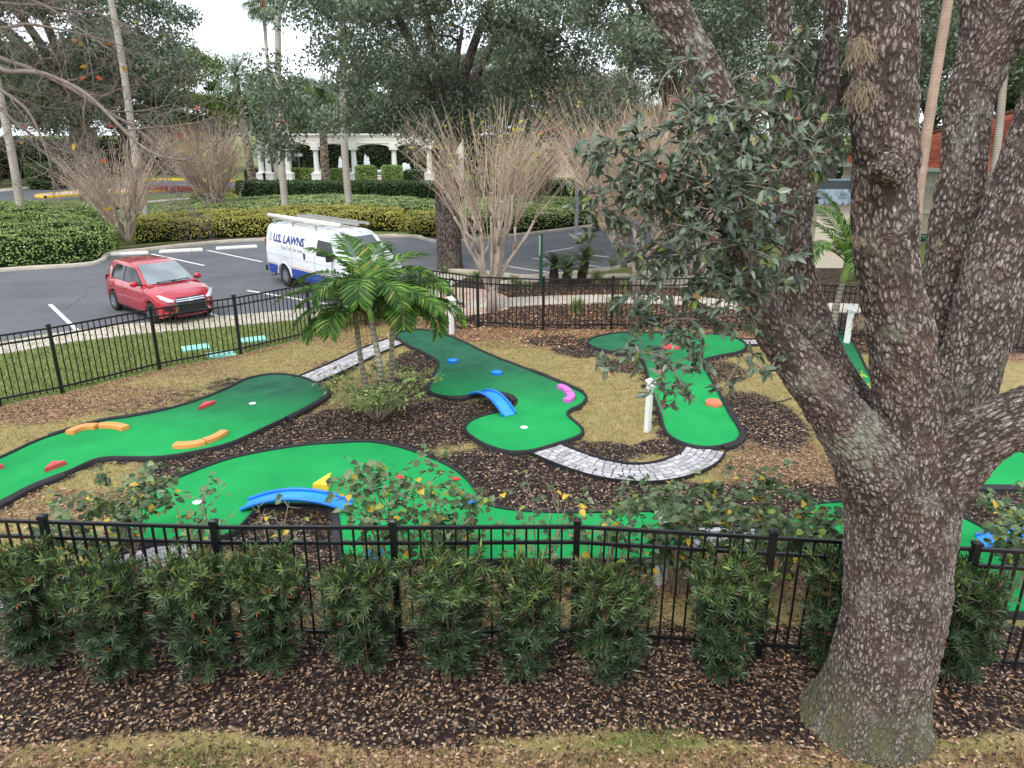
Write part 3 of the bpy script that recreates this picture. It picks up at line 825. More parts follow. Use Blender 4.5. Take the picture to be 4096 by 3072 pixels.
def ramp(p0, p1, wd, rise, lab):
    p0, p1 = Vector((*p0, 0)), Vector((*p1, 0)); d = p1 - p0; L_ = d.length; an = math.atan2(d.y, d.x)
    r = thing('arched_ramp', lab, 'golf ramp', (p0.x, p0.y, TZ), an, 'blue arched ramps')
    rows = []; N_ = 24; railL = []; railR = []
    for i in range(N_ + 1):
        u = i / N_; x = u * L_; z = rise * 4 * u * (1 - u) + .012
        rows.append([(x, -wd / 2, z - .012), (x, -wd / 2, z + .005), (x, -wd * .3, z - .002), (x, 0, z - .006), (x, wd * .3, z - .002), (x, wd / 2, z + .005), (x, wd / 2, z - .012)])
        railL.append((x, -wd / 2, z + .022)); railR.append((x, wd / 2, z + .022))
    m = MB().grid(rows)
    for i in range(N_): 
        a_, b_ = rows[i], rows[i + 1]; m.poly([a_[0], a_[6], b_[6], b_[0]])
    m.build('deck', paint('light_blue_deck', hx('2f94ea'), .35, dirt=.12, var=.1), r, W=False, fix=True, smooth=True, sharp=40)
    MB().tube(railL, .024, 10).build('rail', BLUE, r, W=False, smooth=True, sharp=60)
    MB().tube(railR, .024, 10).build('rail', BLUE, r, W=False, smooth=True, sharp=60)
    return r
ramp((-0.734,13.716), (-0.05,12.597), .27, .20, 'blue arched ramp over the mulch notch of the middle green')
ramp((-3.723,9.148), (-2.245,9.095), .30, .17, 'blue arched ramp spanning the mulch gap of the front green')
ramp((5.96,8.18), (6.985,8.114), .30, .17, 'blue arched ramp right of the big oak, partly behind the fence post')
# small blue piece standing on the front green behind the fence
o = disc((-1.679,7.881), .10, .16, '', paint('pale_blue_plastic', hx('4aa2e0'), .4, dirt=.15), name='disc_block')
tag(o, 'pale blue drum on the front green seen low between the fence pickets', 'golf obstacle')

# ------------------------------------------------------------------ stone paver paths with edging
t = NT('paver_stone'); wp = t.world(); r_ = t.n('ShaderNodeNewGeometry').outputs['Random Per Island']
c = t.ramp(r_, [(0, hx('9b989b')), (.5, hx('b7b3b6')), (1, hx('cbc7c8'))])
c = t.mix(t.mapr(t.noise(18, 5, .7, wp), .45, .75, 0, .55), c, hx('85828a'))
PAVER = t.done(t.bsdf(c, .85, 0, t.bump(t.noise(70, 3, .6, wp), .3, .01), .3))
JOINT = paint('joint_sand', hx('3a3634'), .95)
def paver_path(pts, wd, lab, rows_n=6):
    P = resample(spline(pts, 8), .13); c_ = P[len(P) // 2]
    r = thing('paver_path', lab, 'path', (c_[0], c_[1], 0), 0, 'grey paver paths between the greens')
    A, B = ribbon([tuple(p) for p in P], wd / 2, -wd / 2)
    MB().grid([[(*a_, .012), (*b_, .012)] for a_, b_ in zip(A, B)]).build('joint_bed', JOINT, r, fix=True)
    m = MB()
    for k_ in range(rows_n):
        off = .5 * (k_ % 2); i = 0.
        while i < len(P) - 1.01:
            ln = random.uniform(.8, 1.35); i1 = min(i + ln, len(P) - 1.001)
            def at(u, v):
                j = int(u); f_ = u - j; a_ = A[j] * (1 - f_) + A[min(j + 1, len(P) - 1)] * f_; b_ = B[j] * (1 - f_) + B[min(j + 1, len(P) - 1)] * f_
                return a_ * (1 - v) + b_ * v
            e = .055; ev = .05
            q_ = [at(i + e, (k_ + ev) / rows_n), at(i + e, (k_ + 1 - ev) / rows_n), at(i1 - e, (k_ + 1 - ev) / rows_n), at(i1 - e, (k_ + ev) / rows_n)]
            if i1 - i > .3:
                m.prism([tuple(x) for x in q_], .008, .028 + random.uniform(-.004, .005), .06)
            i = i1
    m.build('stones', PAVER, r, fix=True)
    for S, sg in ((A, 1), (B, -1)):
        pts_ = [tuple(p) for p in S]; E0, E1 = ribbon(pts_, 0, .025 * sg)
        MB().grid([[(*a_, -.01), (*a_, .06), (*b_, .06), (*b_, -.01)] for a_, b_ in zip(E0, E1)]).build('edging', RUBBER, r, fix=True)
    return r
paver_path([(0.552,11.165),(0.922,10.767),(1.398,10.392),(1.948,10.23),(2.472,10.36),(2.96,10.749),(3.204,11.165)], .62, 'curved grey paver path joining the middle green and the T-shaped green', 6)
paver_path([(-4.343,14.654),(-3.976,15.378),(-3.635,16.206),(-3.295,16.998),(-2.875,17.778)], .62, 'straight grey paver path leading from the left green past the palms', 6)
paver_path([(5.726,17.609),(6.255,17.609),(7.06,17.609),(7.934,17.778)], .5, 'short grey paver path beyond the T-shaped green at right', 5)
paver_path([(-6.368,7.013),(-5.831,7.143),(-5.158,7.351),(-4.515,7.697),(-3.937,8.071)], .75, 'pale paver path glimpsed through the clipped hedge at lower left', 6)
paver_path([(2.168,8.291),(2.723,8.36),(3.248,8.314),(3.692,8.224)], .5, 'pale paver path behind the fence and leafy bushes near the oak trunk', 5)

# ------------------------------------------------------------------ white hole signs: a leaning board on a post
SIGNW = paint('white_sign_paint', hx('e9e8e4'), .5, var=.04, scale=4, dirt=.15)
def hole_sign(p, h, rz, lab):
    r = thing('hole_sign', lab, 'hole sign', (p[0], p[1], 0), rz, 'white hole sign posts')
    MB().cbox((0, 0, h / 2), (.125, .075, h), .006).build('post', SIGNW, r, W=False)
    m = MB(); m.box((0, -.02, h + .02), (.27, .17, .022), rot=Matrix.Rotation(math.radians(32), 3, 'X') @ Matrix.Rotation(.15, 3, 'Y'))
    m.build('board', SIGNW, r, W=False, bevel=.004)
    MB().box((0, -.055, h - .04), (.05, .06, .06)).build('bracket', SIGNW, r, W=False)
    return r
hole_sign((-1.562,18.488), .92, 1.0, 'white sign post at the far end of the middle green by the fence corner')
hole_sign((2.376,11.958), .90, .95, 'white sign post on the straw lawn beside the T-shaped green')
hole_sign((8.266,17.525), .90, -.95, 'white sign post seen between the oak limbs beside a small palm')
hole_sign((1.731,7.37), .88, .6, 'white sign post behind the front fence among the leafy bushes')
# rock behind the fence
bm = bmesh.new(); bmesh.ops.create_icosphere(bm, subdivisions=3, radius=.17)
for v in bm.verts:
    k_ = 1 + .35 * mnoise.noise(v.co * 6) + .12 * mnoise.noise(v.co * 17); v.co = Vector((v.co.x * .8 * k_, v.co.y * .8 * k_, v.co.z * 1.1 * k_ + .1))
me = bpy.data.meshes.new('rock'); bm.to_mesh(me); bm.free(); me.materials.append(paint('pale_limestone', hx('b9b2a4'), .9, var=.2, scale=8, bump=.5, dirt=.3))
o = link('rock', me); p_ = (0.898,7.483); o.location = (p_[0], p_[1], 0); tag(o, 'pale limestone rock on the ground behind the front fence', 'rock')
# drip hose on the soil
pts = spline([(*p, .02) for p in [(4.421,13.324),(4.666,13.248),(4.95,13.298),(5.271,13.452),(5.508,13.609)]], 6)
tag(MB().tube(pts, .012, 6).build('drip_hose', RUBBER, None, smooth=True), 'thin black irrigation hose lying on the mulch left of the oak limb', 'hose')
# utility lids in the lawn strip
TEAL = paint('teal_plastic_lid', hx('8fd0c0'), .6, var=.08, scale=5, bump=.15, dirt=.3)
for p, rz_, lab in (((-7.668,17.157), .5, 'pale teal utility box lid in the lawn, left of the three'), ((-6.847,16.612), .5, 'pale teal utility box lid against the fence bottom rail, nearest of the three'), ((-6.513,17.908), .5, 'pale teal utility box lid in the lawn, right of the three')):
    r = thing('utility_box', lab, 'utility box', (p[0], p[1], 0), rz_, 'teal utility box lids')
    MB().cbox((0, 0, .02), (.62, .40, .06), .012).build('frame', TEAL, r, W=False)
    MB().cbox((0, 0, .047), (.54, .32, .016), .005).build('lid', TEAL, r, W=False)

# ------------------------------------------------------------------ black metal fences
BLACKM = paint('black_powder_coat', hx('121315'), .38, var=.15, scale=8, spec=.5)
def fence(name, lab, pts, tops, h=1.37, cap=True):
    c_ = pts[len(pts) // 2]
    r = thing(name, lab, 'fence', (c_[0], c_[1], 0))
    for p in pts:
        m = MB().box((p[0], p[1], (h + .03) / 2), (.064, .064, h + .03), rz=math.atan2(pts[-1][1] - pts[0][1], pts[-1][0] - pts[0][0]))
        po = m.build('post', BLACKM, r)
        m = MB(); m.box((p[0], p[1], h + .04), (.078, .078, .03)); m.prism([(p[0] - .03, p[1] - .03), (p[0] + .03, p[1] - .03), (p[0] + .03, p[1] + .03), (p[0] - .03, p[1] + .03)], h + .056, h + .07, .5)
        m.build('cap', BLACKM, po)
    for a_, b_ in zip(pts, pts[1:]):
        a_, b_ = Vector((*a_, 0)), Vector((*b_, 0)); d = b_ - a_; L_ = d.length; u = d / L_
        n_ = max(2, int(round((L_ - .064) / .116))); m = MB()
        for i in range(1, n_):
            p = a_ + u * (.032 + (L_ - .064) * i / n_)
            m.box((p.x, p.y, (.06 + h - .02) / 2), (.019, .019, h - .08), rz=math.atan2(u.y, u.x))
        pan = m.build('picket_panel', BLACKM, r)
        for z in (h - .02, h - .19, .14):
            MB().bar(a_ + u * .034 + Vector((0, 0, z)), b_ - u * .034 + Vector((0, 0, z)), .031, .034).build('rail', BLACKM, pan)
    return r
nf = [(-4.622,6.42), (-2.9,6.32), (-1.157,6.311), (0.634,6.329), (2.474,6.119), (4.278,5.92)]
nf = [(nf[0][0] * 2 - nf[1][0], nf[0][1] * 2 - nf[1][1])] + nf + [(nf[-1][0] + 1.86, nf[-1][1] - .22)]
fence('metal_fence', 'black metal picket fence along the front, behind the clipped hedge', nf, None)
ba = [tuple(v) for v in FENCE_BACK]
def posts_along(poly, step=1.83):
    P = resample([tuple(p) for p in poly], .02); n_ = max(1, int(round((len(P) - 1) * .02 / step)))
    return [tuple(P[int(round(i * (len(P) - 1) / n_))]) for i in range(n_ + 1)]
fence('metal_fence', 'black metal picket fence receding along the parking lot on the left', ba, None)
b2 = [tuple(v) for v in FENCE_BACK2]
fence('metal_fence', 'black metal picket fence across the back, in front of the footpath and bench', b2, None)

# ------------------------------------------------------------------ the big live oak
LIMBS = [
 [(3.183,5.28,-0.389,0.7851),(3.18,5.28,-0.148,0.6292),(3.199,5.29,0.079,0.5234),(3.226,5.3,0.301,0.4526),(3.24,5.3,0.517,0.4192),(3.259,5.3,1.081,0.4073),(3.196,5.3,1.615,0.4115),(3.157,5.3,2.019,0.4252),(3.104,5.3,2.393,0.435)],
 [(3.125,5.3,2.27,0.3526),(3.092,5.3,2.674,0.2649),(3.007,5.3,3.102,0.2372),(2.906,5.3,3.499,0.2266),(2.753,5.3,3.922,0.2176),(2.647,5.3,4.279,0.2145),(2.587,5.3,4.625,0.2083),(2.585,5.3,4.81,0.2202),(2.535,5.3,4.976,0.2115),(2.499,5.3,5.177,0.2088),(2.415,5.3,5.635,0.2085),(2.324,5.3,6.188,0.1978),(2.174,5.3,7.024,0.1643)],
 [(3.079,5.3,2.145,0.3363),(2.715,5.2,2.66,0.2608),(2.426,5.15,2.986,0.2085),(2.21,5.1,3.235,0.1697),(1.955,5.1,3.552,0.1432),(1.741,5.1,3.83,0.1244),(1.609,5.15,4.117,0.1168),(1.547,5.2,4.492,0.1087),(1.508,5.3,4.856,0.1114),(1.382,5.4,5.245,0.1233),(1.205,5.5,5.573,0.1262),(0.998,5.6,5.899,0.1259),(0.731,5.7,6.305,0.1155)],
 [(3.174,5.5,2.167,0.3274),(3.002,5.7,2.52,0.2923),(2.731,5.9,2.925,0.24),(2.582,6.0,3.264,0.208),(2.437,6.0,3.569,0.1892),(2.333,6.0,3.933,0.1439),(2.266,6.0,4.232,0.1155),(2.206,6.1,4.586,0.1114),(2.12,6.2,5.282,0.1053),(2.047,6.3,5.947,0.103),(1.95,6.3,6.709,0.0951)],
 [(2.299,6.05,4.226,0.0939),(2.392,6.15,4.583,0.0823),(2.435,6.2,4.937,0.0777),(2.499,6.3,5.456,0.0731),(2.451,6.3,6.105,0.0704),(2.409,6.3,6.709,0.0611)],
 [(3.316,5.4,2.261,0.3584),(3.528,5.6,2.542,0.2991),(3.688,5.7,2.914,0.2634),(3.801,5.8,3.361,0.246),(3.904,5.9,3.876,0.2505),(4.015,6.0,4.305,0.2635),(4.151,6.1,4.764,0.25),(4.293,6.2,5.449,0.2121),(4.516,6.4,6.28,0.1772)],
 [(3.548,5.7,2.498,0.2537),(3.734,6.1,2.811,0.2364),(3.791,6.3,3.22,0.2138),(3.813,6.4,3.698,0.1874),(3.835,6.5,4.248,0.1849),(3.875,6.6,4.744,0.183),(3.884,6.7,5.224,0.1773),(3.923,6.8,5.672,0.1524),(3.844,6.9,6.38,0.1414)],
 [(3.894,6.7,5.176,0.158),(4.019,6.7,5.627,0.1774),(4.191,6.7,6.008,0.1738),(4.399,6.7,6.47,0.1584)],
 [(3.266,5.3,2.352,0.351),(3.437,5.2,2.62,0.2613),(3.584,5.1,2.856,0.2188),(3.772,5.05,3.014,0.2148),(4.09,5.0,3.206,0.1904),(4.503,5.0,3.519,0.1557)],
 [(3.418,5.25,2.377,0.2196),(3.54,5.18,2.404,0.1517),(3.586,5.14,2.42,0.104)],
 [(2.582,5.2,4.708,0.1103),(2.444,5.02,4.777,0.0849),(2.392,4.93,4.792,0.0446)],
 [(2.203,5.06,3.249,0.101),(2.109,5.03,3.238,0.0838),(2.063,5.02,3.227,0.0502)],
]
oak = thing('live_oak', 'massive grey-barked live oak with forked limbs in the right foreground', 'tree', (2.95, 5.3, 0))
m = MB(); segs = []
for lb in LIMBS:
    S = spline(lb, 5)
    m.tube([s[:3] for s in S], [max(.02, s[3]) for s in S], 20); segs.append(S)
# root flare
base = LIMBS[0][1]
for an in ():
    d = Vector((math.cos(an), math.sin(an), 0)); c_ = Vector((2.93, 5.3, 0))
    k_ = 1.12 if 3 < an < 4.5 else .95; S = [(*(c_ + d * .12 * k_ + Vector((0, 0, .60))), .22), (*(c_ + d * .26 * k_ + Vector((0, 0, .26))), .22), (*(c_ + d * .38 * k_ + Vector((0, 0, .05))), .19), (*(c_ + d * .50 * k_ + Vector((0, 0, -.14))), .15)]
    S = spline(S, 4); m.tube([s[:3] for s in S], [s[3] for s in S], 12)
me = bpy.data.meshes.new('oak_raw'); me.from_pydata(m.v, [], m.f)
raw = bpy.data.objects.new('oak_raw', me); COL.objects.link(raw)
rm = raw.modifiers.new('r', 'REMESH'); rm.mode = 'VOXEL'; rm.voxel_size = .0125
sm = raw.modifiers.new('s', 'SMOOTH'); sm.iterations = 14; sm.factor = .6
dg = bpy.context.evaluated_depsgraph_get(); dg.update()
trunk_me = bpy.data.meshes.new_from_object(raw.evaluated_get(dg))
bpy.data.objects.remove(raw); bpy.data.meshes.remove(me)
nV = len(trunk_me.vertices)
co = np.zeros(nV * 3, np.float32); trunk_me.vertices.foreach_get('co', co); co = co.reshape(-1, 3).astype(float)
nor = np.zeros(nV * 3, np.float32); trunk_me.vertices.foreach_get('normal', nor); nor = nor.reshape(-1, 3).astype(float)
best = np.full(nV, 1e9); bark = np.zeros((nV, 3))
for li, S in enumerate(segs):
    ref = None; run = 0.
    for a_, b_ in zip(S, S[1:]):
        A = np.array(a_[:3]); d = np.array(b_[:3]) - A; L_ = np.linalg.norm(d); d /= max(L_, 1e-6)
        if ref is None: ref = np.cross(d, (0.1, 1, 0)); ref /= np.linalg.norm(ref)
        ref = ref - d * (ref @ d); ref /= np.linalg.norm(ref); bn = np.cross(d, ref)
        tt = np.clip((co - A) @ d, 0, L_); off = co - (A + tt[:, None] * d)
        dist = np.linalg.norm(off, axis=1) / max(a_[3], .03)
        k = dist < best; best[k] = dist[k]
        bark[k] = np.stack([off[k] @ ref, off[k] @ bn, (run + ((co - A) @ d)[k]) * .42 + li * 7.3], 1)
        run += L_
disp = np.zeros(nV)
big = np.zeros(nV)
for i in range(nV):
    b = Vector(bark[i])
    f1, _ = mnoise.voronoi(b * 30 + mnoise.noise_vector(b * 12) * .45)
    edge = min(1., (f1[1] - f1[0]) * 2.6)
    disp[i] = .62 * edge + .25 * mnoise.noise(b * 16) + .15 * mnoise.noise(b * 60)
    big[i] = mnoise.noise(Vector(co[i]) * 2.6) * .022 + mnoise.noise(Vector(co[i]) * 6.5) * .010
co2 = co + nor * (big + (disp - .35) * .019)[:, None]
co2 -= np.array(oak.location)
trunk_me.vertices.foreach_set('co', co2.astype(np.float32).ravel())
at = trunk_me.attributes.new('bark', 'FLOAT_VECTOR', 'POINT'); at.data.foreach_set('vector', bark.astype(np.float32).ravel())
at = trunk_me.attributes.new('ridge', 'FLOAT', 'POINT'); at.data.foreach_set('value', disp.astype(np.float32))
trunk_me.polygons.foreach_set('use_smooth', np.ones(len(trunk_me.polygons), bool)); trunk_me.update()
def bark_material(name, use_attr=True, light='bab0a8', mid='988b83', dark='3d332f', lich='a2a594', sc=1.0):
    t = NT(name)
    if use_attr:
        v = t.attr('bark').outputs['Vector']; rd = t.attr('ridge').outputs['Fac']
    else:
        v = t.coord('Object', (1, 1, .35)); rd = None
    wv = t.n('ShaderNodeVectorMath', operation='ADD'); t.l(v, wv.inputs[0])
    ns = t.n('ShaderNodeVectorMath', operation='SCALE'); t.l(t.noise(14 * sc, 3, .6, v, 'Color'), ns.inputs[0]); ns.inputs['Scale'].default_value = .035 / sc
    t.l(ns.outputs[0], wv.inputs[1])
    e1 = t.vor(34 * sc, wv.outputs[0], 'DISTANCE_TO_EDGE'); e2 = t.vor(80 * sc, wv.outputs[0], 'DISTANCE_TO_EDGE')
    crack = t.math('MULTIPLY', t.mapr(e1, .0, .16), t.mapr(e2, -.12, .10))
    f = crack if rd is None else t.math('MULTIPLY', t.math('POWER', t.mapr(rd, .02, .55), .8), t.mapr(crack, 0, 1, .35, 1))
    n1 = t.noise(55 * sc, 4, .7, v)
    c = t.ramp(f, [(0, hx(dark)), (.35, hx('4e4340')), (.7, hx(mid)), (1, hx(light))])
    c = t.mix(t.mapr(n1, .35, .7, 0, .5), c, hx('5b4f4b'))
    big = t.noise(1.9, 4, .6, t.world())
    c = t.mix(t.math('MULTIPLY', t.mapr(big, .54, .72, 0, .75), t.mapr(t.noise(26, 5, .7, v), .42, .6)), c, hx(lich))
    c = t.mix(t.mapr(t.noise(3.3, 3, .5, t.world()), .5, .75, 0, .3), c, hx('7d5f55'))
    h = t.math('ADD', f, t.math('MULTIPLY', n1, .35))
    if use_attr:
        z = t.n('ShaderNodeSeparateXYZ'); t.l(t.world(), z.inputs[0])
        mg = t.math('MULTIPLY', t.mapr(z.outputs[2], .85, .15, 0, .75), t.mapr(t.noise(9, 5, .7, v), .35, .62))
        c = t.mix(mg, c, hx('5d6244'))
    return t.done(t.bsdf(c, .92, 0, t.bump(h, .9, .02), .15))
BARK = bark_material('live_oak_bark')
trunk_me.materials.append(BARK)
trunk_me.name = 'trunk'
link('trunk', trunk_me, oak)

# hanging leafy branch
OAKLEAF = foliage('live_oak_leaf', hx('2f3a2c'), hx('55634f'), hx('7f8d78'), clump=2.2, transl=.12, rough=.38, spec=.6, leafy=.65,
                  extra=[(.012, hx('8a6a3e')), (.012, hx('7a4a38')), (.03, hx('70803f'))])
TWIG = paint('oak_twig', hx('7d746a'), .85, var=.3, scale=20)
CLUMPS = [(1300,345,4.9,40,60),(1350,330,4.8,50,90),(1410,330,4.7,60,150),(1480,310,4.7,60,170),(1540,270,4.8,60,170),(1600,230,5.0,55,130),(1660,250,5.1,55,130),(1700,200,5.3,50,80),(1750,160,5.5,45,50),(1790,230,5.4,50,80),(1780,300,5.3,55,110),
 (1720,300,5.1,60,130),(1640,330,4.9,60,170),(1560,350,4.7,65,200),(1480,380,4.6,65,200),(1400,400,4.7,60,160),(1320,420,4.8,50,90),(1290,460,4.9,35,40),(1350,470,4.8,55,110),(1430,460,4.7,60,150),(1510,450,4.6,65,190),(1600,420,4.7,60,160),(1680,400,4.9,60,140),(1760,380,5.1,50,90),
 (1650,490,4.7,55,130),(1570,520,4.7,60,150),(1490,530,4.8,55,110),(1410,540,4.9,45,60),(1340,540,4.9,40,45),(1700,560,4.8,45,70),(1620,590,4.7,55,110),(1540,610,4.8,55,110),(1460,620,4.9,50,90),(1390,640,4.9,45,70),(1350,690,4.9,40,55),(1430,700,4.8,50,90),(1510,690,4.8,50,95),(1590,680,4.7,50,90),(1660,650,4.8,40,50),
 (1390,760,4.8,40,60),(1450,790,4.8,42,70),(1520,760,4.8,40,60),(1480,850,4.8,32,42),(1420,850,4.8,28,30),(1440,900,4.8,18,14),(1330,760,4.9,35,30),(1310,820,4.9,28,22),(1600,770,4.8,35,40),(1660,810,4.8,28,22),(1560,840,4.8,28,24),(1290,780,4.9,18,9),
 (1270,380,4.9,25,18),(1255,440,4.95,22,14),(1270,520,4.95,22,12),(1245,330,5.0,16,7),(1440,270,4.9,35,40),(1380,290,4.9,30,30),(1500,230,5.0,40,50),(1420,200,5.1,20,10),(1450,150,5.2,18,8),(1700,120,5.5,40,40),(1740,60,5.7,40,40),(1660,150,5.4,35,30),(1790,90,5.6,40,40)]
m = MB(); LP, LD, LN, LL = [], [], [], []
limb_nodes = [Vector(s[:3]) for s in spline(LIMBS[2][4:12], 6)]
skeleton = list(limb_nodes)
def q3(X, Y, D):
    u = (X / 2.16 - 512) / 736.; v = (Y / 2.16 - 384) / 736.
    p_ = math.radians(19.); c_, s_ = math.cos(p_), math.sin(p_)
    k = D / (c_ - v * s_)
    return Vector((u * k, D, 5. + (-s_ - v * c_) * k))
cl = [(q3(X_, Y_, D_), r_ / 2.16 * 5.1 / 736, n_) for X_, Y_, D_, r_, n_ in CLUMPS]
cl.sort(key=lambda c_: min((c_[0] - s_).length for s_ in limb_nodes))
for cpt, rad, n_ in cl:
    near = min(skeleton, key=lambda s_: (s_ - cpt).length)
    d = cpt - near; L_ = d.length
    mid = near + d * .5 + Vector((random.uniform(-.1, .1), random.uniform(-.1, .1), random.uniform(.0, .12))) * min(1, L_)
    S = [Vector(s_) for s_ in spline([tuple(near), tuple(mid), tuple(cpt)], 5)]
    r0 = .006 + .010 * min(1, L_)
    m.tube(S, [r0 * (1 - .6 * i / (len(S) - 1)) for i in range(len(S))], 5)
    skeleton += S[3:]
    nt_ = max(2, n_ // 9)
    for k in range(nt_):
        st = S[random.randint(4, len(S) - 1)] + Vector(rng.normal(0, rad * .35, 3))
        dr = Vector(rng.normal(0, 1, 3)); dr.z = dr.z * .7 + .05; dr.normalize()
        ln = random.uniform(.6, 1.3) * rad
        e = st + dr * ln + Vector((0, 0, -.25 * ln * random.random()))
        m.tube([st, (st + e) / 2 + Vector(rng.normal(0, .012, 3)), e], [.0035, .0028, .0016], 4)
        for j in range(9):
            u = (j + .5) / 9; p = st.lerp(e, .25 + .75 * u)
            ld = dr * .7 + Vector(rng.normal(0, .65, 3)) + Vector((0, 0, -.12)); ld.normalize()
            LP.append(p); LD.append(ld); LN.append(Vector(rng.normal(0, .5, 3)) + Vector((0, -.25, .9))); LL.append(random.uniform(.055, .105))
crown = m.build('twigs', TWIG, oak)
LL = np.array(LL)
leaves('crown', LP, LD, LN, LL, LL * rng.uniform(.30, .42, len(LL)), OAKLEAF, oak, fine=True, droop=.10)
# tufts of grey moss hanging from the bark
MOSS = paint('grey_moss', hx('8a7a64'), .95, var=.25, scale=30)
for c_, n_, ln, sg_ in (((2.128,4.93,5.5), 80, .15, .03), ((2.187,4.95,5.252), 70, .15, .03), ((2.441,5.04,3.745), 40, .08, .02), ((2.319,4.99,4.315), 24, .06, .02), ((3.557,6.2,4.13), 24, .08, .02), ((2.174,5.9,4.025), 24, .10, .02)):
    m = MB()
    for k in range(n_):
        p = Vector(c_) + Vector(rng.normal(0, sg_, 3)) * Vector((1, .4, 2)).length * .45; P = [p]; d = Vector((random.uniform(-.6, .6), random.uniform(-.8, .1), random.uniform(-.3, .5)))
        for j in range(5):
            d = d * .75 + Vector((rng.normal(0, .25), rng.normal(0, .25), -.30)); P.append(P[-1] + d.normalized() * ln / 5)
        m.tube(P, [.0016] * 6, 3, cap=False)
    m.build('moss', MOSS, oak)

# ------------------------------------------------------------------ clipped podocarpus hedge: one shrub each
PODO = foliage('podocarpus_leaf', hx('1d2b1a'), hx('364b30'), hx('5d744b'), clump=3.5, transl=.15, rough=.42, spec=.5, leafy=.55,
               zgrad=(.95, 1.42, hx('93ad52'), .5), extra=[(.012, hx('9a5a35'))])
PSTEM = paint('podocarpus_stem', hx('5f4c3b'), .9, var=.3, scale=20)
def podocarpus(name, label, loc, hgt, wid, seed, group, n_ros=330, leafL=.10):
    r = thing(name, label, 'shrub', loc, 0, group)
    rg = np.random.default_rng(seed); m = MB(); tips = []
    ns = 6
    for k in range(ns):
        a_ = 2 * PI * k / ns + rg.uniform(-.3, .3); b0 = Vector((.07 * math.cos(a_), .07 * math.sin(a_), 0)); b1 = Vector((wid * .32 * math.cos(a_), wid * .32 * math.sin(a_), hgt * rg.uniform(.85, .98)))
        S = [Vector(s_) for s_ in spline([tuple(b0), tuple(b0.lerp(b1, .5) + Vector((rg.normal(0, .04), rg.normal(0, .04), 0))), tuple(b1)], 8)]
        m.tube(S, [.013 - .008 * i / (len(S) - 1) for i in range(len(S))], 6)
        for j in range(n_ros // ns):
            u = rg.uniform(.12, 1.0) ** .8
            p = S[min(int(u * (len(S) - 1)), len(S) - 1)]
            an = rg.uniform(0, 2 * PI); ln = wid * rg.uniform(.12, .34) * (1.05 - .25 * abs(u - .65))
            d = Vector((math.cos(an), math.sin(an), rg.uniform(.0, .75)))
            e = p + d * ln; e.z = min(e.z, hgt * rg.uniform(.96, 1.04))
            m.tube([p, p.lerp(e, .6) + Vector((0, 0, -.01)), e], [.004, .003, .002], 3, cap=False)
            tips.append((e, (e - p).normalized()))
            tips.append((p.lerp(e, .62), (e - p).normalized()))
    m.build('stem', PSTEM, r, W=False)
    P, D, N = [], [], []
    for e, d in tips:
        d = (d + Vector((0, 0, .25))).normalized(); s_ = d.orthogonal().normalized(); b = d.cross(s_)
        kk = int(rg.integers(11, 16))
        for i in range(kk):
            a_ = 2.4 * i; op = .35 + .85 * (1 - i / kk)
            ld = d * math.cos(op) + (s_ * math.cos(a_) + b * math.sin(a_)) * math.sin(op)
            P.append(e - d * .035 * (1 - i / kk)); D.append(ld); N.append(d + Vector(rg.normal(0, .2, 3)))
    n_ = len(P); L_ = rg.uniform(.7, 1.15, n_) * leafL
    leaves('foliage', P, D, N, L_, L_ * .145, PODO, r, W=False, droop=.08)
    return r
podos = []
HG = 'clipped podocarpus shrubs of the front hedge'
PL = [(75,1440,1.05,'narrow-leaved shrub at the far left end of the front hedge, cut by the picture edge'),
      (245,1478,1.0,'second shrub from the left in the front hedge, bright green sprig at its foot'),
      (425,1480,1.02,'third shrub from the left in the front hedge, below the second fence post'),
      (585,1455,.95,'fourth shrub from the left in the front hedge, loose and open'),
      (785,1450,1.05,'fifth front hedge shrub, left of the third fence post'),
      (975,1462,1.12,'widest front hedge shrub, in the middle of the row right of the third fence post'),
      (1135,1472,.92,'front hedge shrub just left of the tall bare fence post'),
      (1325,1474,1.0,'front hedge shrub just right of the tall bare fence post'),
      (1570,1478,1.08,'front hedge shrub below the long open stretch of rail, two left of the oak trunk'),
      (1800,1452,.9,'dark shrub pressed against the left side of the oak trunk'),
      (2062,1476,1.08,'last front hedge shrub, to the right of the oak trunk')]
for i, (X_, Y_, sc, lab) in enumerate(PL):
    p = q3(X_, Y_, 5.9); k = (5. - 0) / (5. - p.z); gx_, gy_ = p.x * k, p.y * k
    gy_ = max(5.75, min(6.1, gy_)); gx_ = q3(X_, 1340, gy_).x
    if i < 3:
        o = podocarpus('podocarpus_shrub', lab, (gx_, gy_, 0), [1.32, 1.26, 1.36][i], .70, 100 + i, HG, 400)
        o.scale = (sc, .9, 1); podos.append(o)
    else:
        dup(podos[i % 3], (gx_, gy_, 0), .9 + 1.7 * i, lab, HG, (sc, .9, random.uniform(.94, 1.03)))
podocarpus('podocarpus_shrub', 'dark narrow-leaved shrub outside the fence behind the small palms', (*(-3.777,19.45), 0), 1.55, 1.0, 140, None, 300, .11)

